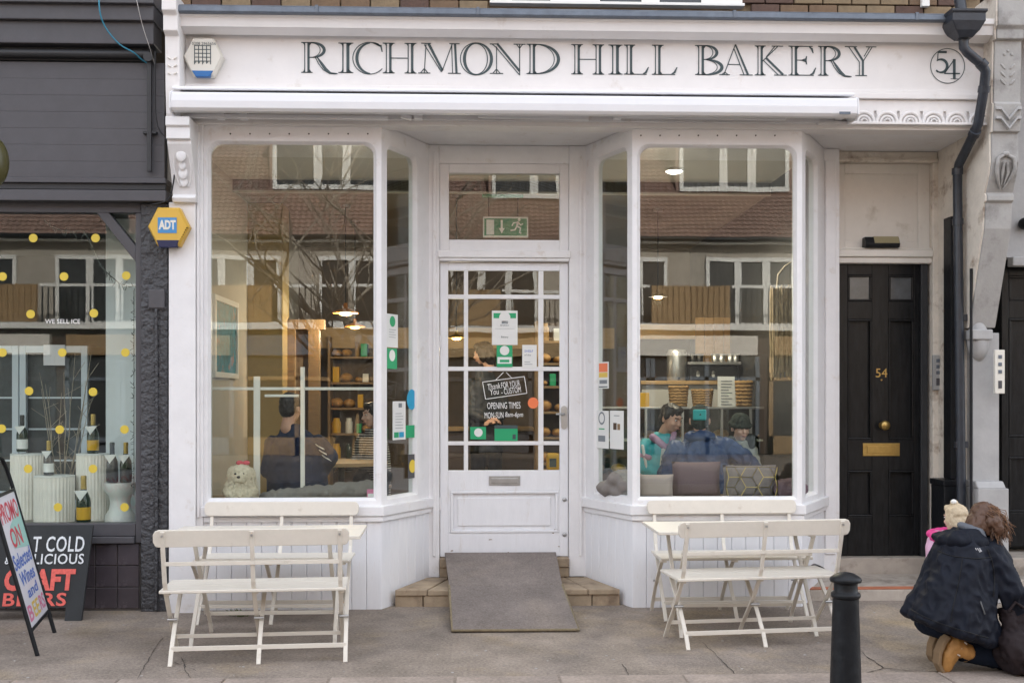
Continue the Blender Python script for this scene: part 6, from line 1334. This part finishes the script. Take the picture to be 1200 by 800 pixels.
sh_, el_, wr_ = W(1160,652,YW-.08), W(1185,694,YW-.16), W(1190,733,YW-.1)
co.cap(sh_, el_, .082, .068); co.cap(el_, wr_, .066, .048)
co.cap(W(1108,648,YW+.2), W(1125,690,YW+.32), .08, .07)
# the coat falls in soft folds from shoulder to hem
coat = skin('coat', co, M['coat_black'], kn, .0095, 3, .012, 9)
from mathutils.bvhtree import BVHTree
def on_surface(obj, pts, off=.0):
    o_ = ORIG[obj.name]; bv = BVHTree.FromPolygons([v.co + o_ for v in obj.data.vertices], [tuple(p.vertices) for p in obj.data.polygons]); out = []
    for px_, py_ in pts:
        h = bv.ray_cast(Vector((0,CAMY,CAMZ)), ray(px_,py_).normalized())
        if h[0] is not None: out.append(h[0] + h[1]*off)
    return out
D('seam_black', (.004,.0045,.006), .5, spec=.3); D('zip_grey', (.12,.125,.13), .4)
for nm_, pts_, r_, m_ in (('yoke_seam', smooth([(1099,645),(1112,650),(1130,653),(1148,654),(1163,652)],6), .0035, 'seam_black'), ('sleeve_seam', smooth([(1157,643),(1163,660),(1165,680),(1164,698)],6), .004, 'seam_black'), ('hem_seam', smooth([(1068,714),(1085,723),(1105,731),(1130,739),(1158,747)],6), .0032, 'seam_black'), ('pocket_zip', [(1149,704),(1150,708),(1152,713),(1154,719)], .004, 'zip_grey'), ('back_seam', smooth([(1128,654),(1124,680),(1118,705),(1114,728)],6), .003, 'seam_black')):
    q_ = on_surface(coat, pts_, .001)
    if len(q_) > 2: MB().tube(q_, r_, 6).build(nm_, M[m_], coat)
hd_ = MB(); hc_ = W(1128,625,YW-.02)
for k in range(13):
    a = math.pi*(-.05+1.1*k/12); hd_.ell(hc_+Vector((math.cos(a)*.115, .05-math.sin(a)*.1, math.sin(a)*.012-.01+.015*math.cos(a))),(.04,.045,.028))
hd_.ell(hc_+Vector((-.01,.01,-.035)),(.145,.13,.055)); hd_.ell(hc_+Vector((-.05,-.06,-.03)),(.08,.07,.05)); hd_.ell(hc_+Vector((.06,-.05,-.045)),(.07,.07,.045))
skin('hood', hd_, M['coat_black'], kn, .0115, 4, .006, 14)
ln_ = MB(); ln_.cap(W(1126,615,YW-.02), W(1148,624,YW-.07), .024, .03); ln_.cap(W(1148,624,YW-.07), W(1156,634,YW-.09), .028, .014); skin('hood_lining', ln_, M['coat_lining'], kn, .01, 3)
cw = MB(); cw.cap(W(1160,636,YW-.02), W(1174,658,YW-.02), .06, .065); skin('collar', cw, M['coat_black'], kn, .011, 3)
hcW = W(1154,610,YW+.02)
hr, Mh = head(kn, hcW, 115, 22, .84, 'skin_pale', 'hair_brown', 'long')
tail = MB(); rnd = random.Random(9)
for k in range(260):
    a = rnd.uniform(0,6.28); e = rnd.uniform(-.2,1.2); p = hcW + Vector((math.cos(a)*.078*math.cos(e), math.sin(a)*.082*math.cos(e), .015+.092*math.sin(e))); q = hcW + Vector((.03+rnd.uniform(-.03,.05), -.075+rnd.uniform(-.02,.02), .0+rnd.uniform(-.05,.03))); mid = p.lerp(q,.5)+(p-hcW).normalized()*.024
    tail.tube([p, mid, q, q+Vector((rnd.uniform(-.02,.04),-.02,-rnd.uniform(.02,.07)))], [.003,.0042,.0035,.001], 5)
o = tail.build('gathered_strands', M['hair_brown'], kn); o['kind']='stuff'
D('hair_light', (.17,.085,.04), .45, var=.3, vscale=60); tail2 = MB()
for k in range(110):
    a = rnd.uniform(0,6.28); e = rnd.uniform(-.1,1.2); p = hcW + Vector((math.cos(a)*.08*math.cos(e), math.sin(a)*.086*math.cos(e), .017+.096*math.sin(e))); q = hcW + Vector((.04+rnd.uniform(-.04,.06), -.085+rnd.uniform(-.02,.02), .0+rnd.uniform(-.06,.03))); mid = p.lerp(q,.5)+(p-hcW).normalized()*.03
    tail2.tube([p, mid, q, q+Vector((rnd.uniform(-.02,.05),-.02,-rnd.uniform(.02,.09)))], [.0014,.0026,.0022,.0008], 5)
o = tail2.build('fair_strands', M['hair_light'], kn); o['kind']='stuff'
bn = MB(); bn.ell(hcW+Vector((.015,-.085,.0)),(.05,.04,.045)); bn.ell(hcW+Vector((.03,-.1,-.03)),(.03,.03,.04)); skin('hair_knot', bn, M['hair_brown'], kn, .008, 1, .006, 40)
lg = MB(); lg.cap(W(1104,728,YW), W(1180,762,YW-.05), .1, .085); lg.cap(W(1186,771,YW-.06), W(1128,763,YW-.08), .075, .058); lg.cap(W(1104,728,YW+.2), W(1182,758,YW+.2), .095, .08); lg.cap(W(1184,764,YW+.2), W(1118,755,YW+.2), .07, .055); lg.ell(W(1096,731,YW+.1),(.11,.17,.07)); lg.ell(W(1188,775,YW-.06),(.07,.075,.05))
skin('trousers', lg, M['trouser_navy'], kn, .0125, 4, .004, 16)
def boot(dx, dy, Y, scale=1):
    b = MB(); P_ = lambda x, y: W(x+dx, y+dy, Y)
    b.cap(P_(1133,763), P_(1120,757), .05, .052); b.cap(P_(1120,752), P_(1112,768), .048, .05); b.cap(P_(1112,766), P_(1108,780), .048, .038); b.ell(P_(1117,757),(.05,.05,.06))
    bt = skin('boot', b, M['boot_tan'], kn, .009, 3, .003, 25)
    s = MB(); A = [P_(1110,744), P_(1104,752), P_(1099,764), P_(1098,776), P_(1103,787), P_(1110,789)]
    s.bar([A[0], A[1], A[2], A[3], A[4], A[5]], .085, .022, Vector((0,1,0))); s.build('boot_sole', M['boot_sole'], bt, .006)
    cu = MB(); cu.cap(P_(1133,757), P_(1131,772), .022, .02); skin('boot_collar', cu, M['boot_sole'], bt, .01, 2)
    for k in range(3): q = P_(1122-k*4, 750+k*7); MB().tube([q+Vector((.02,-.05,0)), q+Vector((.035,-.045,-.01))], .004, 6).build('lace', M['bench_paint'], bt)
boot(0,0,YW-.1); boot(-8,-9,YW+.18)
D('logo_white', (.6,.6,.62), .6)
q_ = on_surface(coat, [(1146,643)], .004)
if q_:
    lw = q_[0]; lm = MB()
    for k in range(3): lm.tube([lw+Vector((-.018+k*.012,-.002,.004)), lw+Vector((-.01+k*.01,-.002,-.012+.003*k)), lw+Vector((.006+k*.006,-.002,-.02+.003*k))], .0028, 6)
    lm.build('sleeve_emblem', M['logo_white'], coat)
hand3(kn, W(1189,731,YW-.04), (.35,.1,-.9), (-.2,-1,.1), 'skin_pale', .9, .6)
bgd = thing('dark_bag', 'dark brown cloth bag slumped at the knees of the kneeling person', 'bag', ground_pt(1192,788)); b = MB(); b.ell(W(1190,760,YW-.18),(.11,.12,.13)); b.ell(W(1196,735,YW-.12),(.08,.09,.14)); b.ell(W(1205,775,YW-.18),(.16,.12,.07)); b.cap(W(1178,716,YW-.14),W(1196,752,YW-.2),.035,.06); skin('bag_body', b, M['bag_dark'], bgd, .012, 3, .014, 12); MB().tube([W(1182,716,YW-.2),W(1190,705,YW-.2),W(1200,712,YW-.2)],.01,6).build('strap', M['bag_dark'], bgd)
# --- small child behind her
YC_ = -1.42
ch = thing('person', 'small blond child in pink coat half hidden behind the kneeling person', 'person', ground_pt(1095,742)); b = MB()
cc = lambda x,y,d=0: W(x,y,YC_+d)
b.loft([ringp((1086,690),(1118,690),.12,20,Y=YC_), ringp((1087,660),(1120,660),.13,20,Y=YC_), ringp((1091,636),(1119,636),.115,20,Y=YC_), ringp((1096,622),(1114,622),.06,20,Y=YC_)]); b.cap(cc(1095,634,-.05), cc(1092,664,-.12), .048, .04); b.cap(cc(1116,634,-.05), cc(1122,660,-.1), .045, .038)
skin('pink_coat', b, M['pink'], ch, .011, 4, .005, 12)
b = MB()
for k in range(12): a = 2*math.pi*k/12; b.ell(cc(1105,624,-.01)+Vector((math.cos(a)*.075, math.sin(a)*.07, .01*math.cos(a))),(.03,.03,.028))
b.ell(cc(1097,630,-.07),(.045,.04,.04)); skin('pink_hood', b, M['hot_pink'], ch, .01, 3)
hc2 = cc(1119,607,-.05); head(ch, hc2, 200, 5, .72, 'skin_pale', 'hair_blond', 'long'); b = MB(); b.ell(hc2+Vector((-.005,0,.092)),(.024,.024,.022)); b.cap(hc2+Vector((0,0,.08)),hc2+Vector((-.01,0,.1)),.022,.02); skin('hair_bun', b, M['hair_blond'], ch, .008, 1, .004, 40)
MB().ell(hc2+Vector((-.012,-.01,.106)),(.018,.016,.016)).build('hair_bobble', M['paper'], ch)
b = MB(); b.cap(cc(1093,692), cc(1092,735), .055, .042); b.cap(cc(1109,692), cc(1108,735), .055, .042); skin('leggings', b, M['trouser_navy'], ch, .012, 3)
for x in (1092, 1108):
    b = MB(); g0 = ground_pt(x, 742); b.cap(Vector((g0.x,YC_+.03,.035)), Vector((g0.x-.03,YC_-.09,.03)), .036, .03); skin('shoe', b, M['shoe_blue'], ch, .008, 2); MB().box(g0.x-.055,g0.x+.035,YC_-.12,YC_+.06,.0,.012).build('shoe_sole', M['paper'], ch, .004)
for q, sx in ((cc(1092,665,-.12),-1),(cc(1122,661,-.1),1)): hand3(ch, q, (0,-.3,-1), (sx,-1,0), 'skin_pale', .55, .5)
# --- people inside
def bust(name_lab, Y, neck, shL, shR, base, m, dep=.13, arms=(), disp=.008, ds=9, seed=0):
    t = thing('person', name_lab, 'person', W((shL[0]+shR[0])/2, 580, Y)); b = MB(); z = lambda p: p
    (bx0_,by_),(bx1_,_) = base
    b.loft([ringp((bx0_,by_+30),(bx1_,by_+30),dep*1.1,24,Y=Y), ringp((bx0_,by_),(bx1_,by_),dep*1.1,24,Y=Y), ringp((shL[0]-1,(shL[1]+by_)/2),(shR[0]+1,(shR[1]+by_)/2),dep*1.05,24,Y=Y), ringp((shL[0]+2,shL[1]+5),(shR[0]-2,shR[1]+5),dep,24,Y=Y), ringp((shL[0]+8,shL[1]-2),(shR[0]-8,shR[1]-2),dep*.75,24,Y=Y), ringp((neck[0]-9,neck[1]),(neck[0]+9,neck[1]),.07,24,Y=Y)])
    for pts in arms:
        for i in range(len(pts)-1): (x0,y0,d0,r0),(x1,y1,d1,r1) = pts[i],pts[i+1]; b.cap(W(x0,y0,Y+d0), W(x1,y1,Y+d1), r0, r1)
    return t, skin('jacket', b, M[m], t, .013, 5, disp, ds, seed)
# chairs they sit on
def stool(px, Y, lab):
    c = W(px,560,Y); t = thing('stool', lab, 'stool', (c.x,Y,RZF), group='wooden stools inside the bakery'); zs=.78
    MB().lathe([(.16,0),(.17,.01),(.17,.03),(.15,.04)],(c.x,Y,zs-.04),24).build('seat',M['wood'],t)
    for k in range(4): a=math.pi/4+k*math.pi/2; MB().tube([(c.x+math.cos(a)*.11,Y+math.sin(a)*.11,zs-.04),(c.x+math.cos(a)*.18,Y+math.sin(a)*.18,RZF)],.016,8).build('leg',M['wood'],t)
# man in teal
Y1_=1.0
t,j = bust('dark haired man in teal, pink and white jacket seated at the right bay', Y1_, (776,507), (752,520), (797,521), ((748,552),(800,552)), 'teal', .13, [((757,524,0,.075),(752,548,-.03,.07),(774,556,-.12,.055)),((792,524,0,.07),(800,548,-.05,.06))])
head(t, W(787,490,Y1_-.03), 35, 18, .98, 'skin', 'hair_dark', 'short')
b=MB(); b.cap(W(765,512,Y1_-.06),W(780,524,Y1_-.13),.035,.03); b.cap(W(790,508,Y1_-.05),W(786,522,Y1_-.13),.028,.025); skin('mauve_collar',b,M['mauve'],t,.01,3)
b=MB(); b.cap(W(779,526,Y1_-.125),W(776,556,Y1_-.13),.03,.032); skin('white_panel',b,M['jacket_white'],t,.01,3)
b=MB(); b.cap(W(753,522,Y1_-.07),W(758,550,Y1_-.11),.014,.012); skin('sleeve_stripe',b,M['jacket_white'],t,.007,2)
b=MB(); b.cap(W(750,533,Y1_-.05),W(761,536,Y1_-.1),.03,.025); skin('mauve_patch',b,M['mauve'],t,.01,2)
hand3(t, W(775,556,Y1_-.12), (1,-.2,.1), (0,0,1), 'skin', .95, .6); stool(775,Y1_+.02,'wooden stool under the man in the teal jacket')
# person in blue, seen from behind
Y2_=.78
t,j = bust('person in blue padded jacket and dark cap, back to the right bay glass', Y2_, (820,508), (786,526), (852,520), ((779,556),(858,556)), 'jacket_blue', .16, [((846,522,0,.085),(866,534,-.03,.08),(886,549,.08,.055)),((792,528,0,.085),(783,556,0,.085))], .012, 11, 3)
hcB = W(820,492,Y2_); head(t, hcB, 168, 0, 1.0, 'skin', 'hair_dark', 'cap')
mbx(MB().box(-.055,.055,.1,.124,-.0,.09), Matrix.Translation(hcB) @ Matrix.Rotation(R(168),4,'Z')).build('teal_cap_panel', M['cap_teal'], t, .012)
b=MB(); b.ell(W(820,511,Y2_-.05),(.13,.1,.05)); skin('jacket_hood',b,M['jacket_blue'],t,.012,3,.006,12)
hand3(t, W(886,549,Y2_+.08), (1,.2,-.15), (0,0,1), 'skin', .95, .4); stool(818,Y2_+.03,'wooden stool under the person in the blue jacket')
# child in beanie
Y3_=1.15
t,j = bust('child in dark beanie and grey coat facing street at the right bay', Y3_, (868,516), (852,526), (884,526), ((848,556),(886,556)), 'child_grey', .1, [((856,530,0,.055),(848,548,-.05,.05),(862,540,-.14,.042)),((881,530,0,.055),(886,550,-.05,.05))])
hC=W(868,501,Y3_-.02); head(t, hC, 8, 8, .92, 'skin_pale', 'hair_dark', 'beanie'); hand3(t, W(862,540,Y3_-.14), (.25,.1,.9), (0,-1,0), 'skin_pale', .8, .6); b=MB(); b.ell(W(880,517,Y3_-.02),(.05,.06,.07)); b.ell(W(857,518,Y3_-.02),(.045,.06,.06)); skin('dark_scarf',b,M['beanie'],t,.01,2); stool(868,Y3_+.02,'wooden stool under the child in the beanie')
# navy jumper person behind the left bay, back to the glass
Y4_=.95
t,j = bust('person in navy jumper with white sleeve stripes, back to the left bay', Y4_, (342,497), (315,516), (377,514), ((313,556),(384,556)), 'navy_knit', .14, [((320,520,0,.07),(314,550,0,.068)),((374,518,0,.07),(387,536,-.02,.066),(376,556,.1,.05))], .006, 10, 7)
head(t, W(341,478,Y4_+.02), 160, 6, 1.02, 'skin', 'hair_dark', 'short')
for k in range(3):
    a_=W(376+k*4,523+k*6.5,Y4_-.02); b=MB(); 
    pts=[a_+Vector((math.cos(q)*.068*.78+.0,-.075*math.sin(q)*1.0,math.cos(q)*-.03)) for q in [math.pi*(-.1+1.2*i/8) for i in range(9)]]; MB().bar(pts,.016,.004,Vector((.55,0,-.83))).build('sleeve_stripe',M['far_white'],t)
hand3(t, W(378,556,Y4_+.1), (-.4,.8,0), (0,0,1), 'skin', .95, .5); stool(346,Y4_+.03,'wooden stool under the person in the navy jumper')
# striped person further in
Y5_=2.1
t,j = bust('person in black and white striped top beyond the cafe table at left', Y5_, (436,502), (421,512), (456,512), ((420,552),(458,552)), 'stripe_knit', .11, [((424,515,0,.06),(418,540,-.04,.055),(408,548,-.1,.045))], .004)
head(t, W(437,486,Y5_-.02), -60, 5, .98, 'skin_pale', 'hair_dark', 'long'); hand3(t, W(408,548,Y5_-.1), (-1,-.1,0), (0,0,1), 'skin_pale', .9, .5); stool(438,Y5_+.02,'wooden stool under the person in the striped top')
# server behind the door
Y6_=3.15
t,j = bust('server in dark clothes behind the counter, seen through the door', Y6_, (566,432), (549,446), (590,446), ((550,500),(589,500)), 'charcoal_dark', .12, [((553,450,0,.06),(552,485,-.1,.05),(572,492,-.2,.042)),((586,450,0,.06),(592,482,-.1,.05),(580,494,-.2,.042))], .006)
head(t, W(566,414,Y6_), -115, 12, .95, 'skin', 'hair_dark', 'long'); hand3(t, W(572,492,Y6_-.2), (.9,-.3,0), (0,0,1), 'skin', .95, .5); hand3(t, W(580,494,Y6_-.2), (-.6,-.5,0), (0,0,1), 'skin', .95, .5)
b=MB(); b.cap(W(560,498,Y6_),Vector((W(560,498,Y6_).x,Y6_,RZF+.06)),.09,.06); b.cap(W(580,498,Y6_),Vector((W(580,498,Y6_).x,Y6_,RZF+.06)),.09,.06); skin('trousers',b,M['trouser_navy'],t,.014,3)
# seated people: legs down to the floor
for o in [q for q in bpy.data.objects if q.name.startswith('person') and q.get('label') and ('bay' in q['label'] or 'cafe table' in q['label'])]:
    c=o.location; b=MB(); s_=-1 if 'back to' not in o['label'] else 1
    if 'child' in o['label'] or 'man' in o['label'] or 'striped' in o['label']: s_=-1
    for q in (-.09,.09): b.cap((c.x+q,c.y,.85),(c.x+q*1.2,c.y+s_*.32,.84),.085,.065); b.cap((c.x+q*1.2,c.y+s_*.32,.84),(c.x+q*1.2,c.y+s_*.3,.37),.06,.045); b.cap((c.x+q*1.2,c.y+s_*.3,.345),(c.x+q*1.2,c.y+s_*.42,.335),.042,.035)
    skin('trousers',b,M['trouser_navy'],o,.016,3)
# =================================================================== THE OTHER SIDE OF THE STREET (seen mirrored in the glass)
YO = -22.0
op_ = struct(MB().box(-60,60,-21.9,-12.6,-.3,-.0).build('far_pavement', M['tarmac'])); struct(MB().box(-60,60,-12.6,-12.45,-.3,-.02).build('far_kerb', M['kerb']))
ob = thing('terrace_opposite', 'tile roofed terrace with balconies across the street, mirrored in the windows', 'building', (0,YO-4,0))
def ZO(py): return CAMZ + (HORIZON-py)/1300*(8.4-YO)
def XO(px): d = ray(px,400); t=(8.4-YO)/d.y; return d.x*t
XW0,XW1 = -24, 26
MB().box(XW0,XW1,YO-8,YO-1.4,3.6,6.4).build('upper_wall', M['far_wall'], ob); MB().box(XW0,XW1,YO-8,YO-.3,0,3.55).build('ground_floor_wall', M['wood_dark'], ob)
# roof of pantiles: rows of rolled tiles
zE, zR = 6.15, 12.2; yE, yR = YO-1.0, YO-6.2; sl_ = math.hypot(zR-zE, yR-yE); nrow = 46; V=[];F=[]; rowL = sl_/nrow
ux = Vector((0,(yR-yE)/sl_,(zR-zE)/sl_)); un = Vector((0,(zR-zE)/sl_,-(yR-yE)/sl_)); tw_ = .17; ncol = int((XW1-XW0)/tw_)*4
rt = MB()
for r in range(nrow):
    base = len(V)
    for e, lift in ((0,.04),(1.12,.0)):
        for c_ in range(ncol+1):
            x = XW0 + c_*tw_/4; o_ = Vector((x,yE,zE)) + ux*(r+e)*rowL + un*(lift + .022*math.sin(2*math.pi*c_/4+ .6*(r%2))); V.append(o_)
    n_=ncol+1
    for c_ in range(ncol): F.append((base+c_,base+c_+1,base+n_+c_+1,base+n_+c_))
    # thick lower edge
    b2=len(V)
    for c_ in range(ncol+1): V.append(V[base+c_]-un*.07)
    for c_ in range(ncol): F.append((base+c_,b2+c_,b2+c_+1,base+c_+1))
rt.add(V,F); o = rt.build('pantiles', M['roof_tile'], ob); o['kind']='stuff'
MB().box(XW0,XW1,YO-1.42,YO-.95,6.0,6.12).build('eaves_board', M['far_white'], ob); MB().tube([(XW0,YO-.9,6.1),(XW1,YO-.9,6.1)],.07,8).build('gutter', M['black_iron'], ob)
# dormers
for k,(xa_,xb_) in enumerate(((-12.1,-8.9),(-5.85,-2.6),(.55,3.8),(6.1,9.4),(12.4,15.6))):
    yf = YO-2.2; z0,z1 = ZO(205)+.0, ZO(205)+1.75
    dmr = MB().box(xa_-.1,xb_+.1,yf-3.5,yf-.06,z0-.1,z1+.25).build('dormer', M['roof_tile'], ob)
    fr_=MB(); 
    for a,b,c,d in ((xa_,xb_,z0,z0+.14),(xa_,xb_,z1-.1,z1),): fr_.box(a,b,yf-.06,yf+.03,c,d)
    w3=(xb_-xa_); 
    for u in (0,.36,.4,.62,.66,.96): fr_.box(xa_+w3*u,xa_+w3*u+.12,yf-.05,yf+.02,z0+.14,z1-.1)
    fr_.build('window_frame', M['far_white'], dmr); MB().box(xa_+.05,xb_-.05,yf-.055,yf-.02,z0+.1,z1-.05).build('pane', M['far_dark'], dmr); MB().box(xa_-.2,xb_+.2,yf-3.5,yf+.15,z1+.01,z1+.18).build('dormer_roof', M['far_white'], dmr)
# first floor windows behind the balcony
x=-15.5
while x < 19:
    z0,z1=3.75,5.5; fr_=MB(); w3=2.6
    for u in (0,.32,.36,.64,.68,.96): fr_.box(x+w3*u,x+w3*u+.1,YO-1.42,YO-1.3,z0,z1)
    fr_.box(x,x+w3+.0,YO-1.42,YO-1.29,z1+.001,z1+.12); fr_.box(x,x+w3,YO-1.42,YO-1.29,z0-.1,z0-.001); wn=fr_.build('first_floor_window', M['far_white'], ob); MB().box(x+.05,x+w3-.05,YO-1.41,YO-1.37,z0,z1).build('pane', M['far_dark'], wn); x+=3.7
MB().box(XW0,XW1,YO-1.39,YO+.1,3.45,3.62).build('balcony_floor', M['far_white'], ob)
# balcony fronts: timber slats alternate with iron railings
x=-14.0; k=0
while x < 17:
    wd=(2.2,4.0)[k%2]
    if k%2==0:
        bp_=MB().box(x,x+wd,YO-.02,YO,3.63,4.65).build('balcony_screen', M['timber_slat'], ob)
        n=14
        sl_me=box_mesh('slat',wd/n-.03,.03,1.02,M['timber_slat'],0)
        for j in range(n): piece('slat', sl_me,(x+(j+.5)*wd/n,YO+.02,4.15),bp_)
    else:
        rl=MB().box(x,x+wd,YO-.03,YO+.03,4.6,4.68).build('balcony_railing', M['far_white'], ob); bar_me=box_mesh('baluster',.03,.03,.96,M['black_iron'],0); n=int(wd/.16)
        for j in range(n): piece('baluster', bar_me,(x+(j+.5)*wd/n,YO,4.11),rl)
    x+=wd+.05; k+=1
# shopfronts below
x=-16
k=0
while x < 18:
    wd=4.6; MB().box(x+.1,x+wd-.1,YO-.25,YO-.05,2.75,3.3).build('shop_sign_board', M[('cream_paint','timber_slat','lead','wood_light')[k%4]], ob)
    fr_=MB()
    for u in (0,.3,.33,.66,.97): fr_.box(x+wd*u,x+wd*u+.12,YO-.29,YO-.2,0,2.7)
    fr_.box(x,x+wd,YO-.29,YO-.2,2.05,2.15); fr_.box(x,x+wd,YO-.29,YO-.2,.0,.5); s_=fr_.build('shopfront_frame', M[('charcoal','lead','timber_slat')[k%3]], ob); MB().box(x,x+wd,YO-.28,YO-.26,.5,2.7).build('pane', M['far_dark'], s_); x+=wd+.25; k+=1
# bare street tree
def tree(x,y,h,seed,lab):
    rnd=random.Random(seed); t=thing('bare_tree',lab,'tree',(x,y,0)); tk=MB(); br=MB()
    def grow(p,d,L,r,lev):
        n=5; pts=[p.copy()]; rs=[r]; q=p.copy(); dd=d.copy()
        for i in range(n):
            dd=(dd+Vector((rnd.uniform(-.18,.18),rnd.uniform(-.18,.18),rnd.uniform(-.04,.12)))).normalized(); q=q+dd*L/n; pts.append(q.copy()); rs.append(r*(1-.5*(i+1)/n))
        (tk if lev==0 else br).tube(pts,rs,6 if lev<2 else 4)
        if lev<4:
            for k in range((6,4,3,2)[lev]):
                i=rnd.randint(2,n); a=rnd.uniform(0,6.28); s=rnd.uniform(.5,1.0); nd=(dd*.75+Vector((math.cos(a)*s,math.sin(a)*s,rnd.uniform(-.1,.4)))).normalized(); grow(pts[i],nd,L*rnd.uniform(.6,.85),max(rs[i]*.66,.018),lev+1)
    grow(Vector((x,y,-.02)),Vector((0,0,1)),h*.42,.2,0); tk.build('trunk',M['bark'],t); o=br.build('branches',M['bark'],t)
tree(-2.6,-13.6,7.5,5,'bare street tree opposite, mirrored in the left bay window'); tree(9.5,-13.8,7.0,8,'bare street tree opposite, mirrored at the right end of the glass')
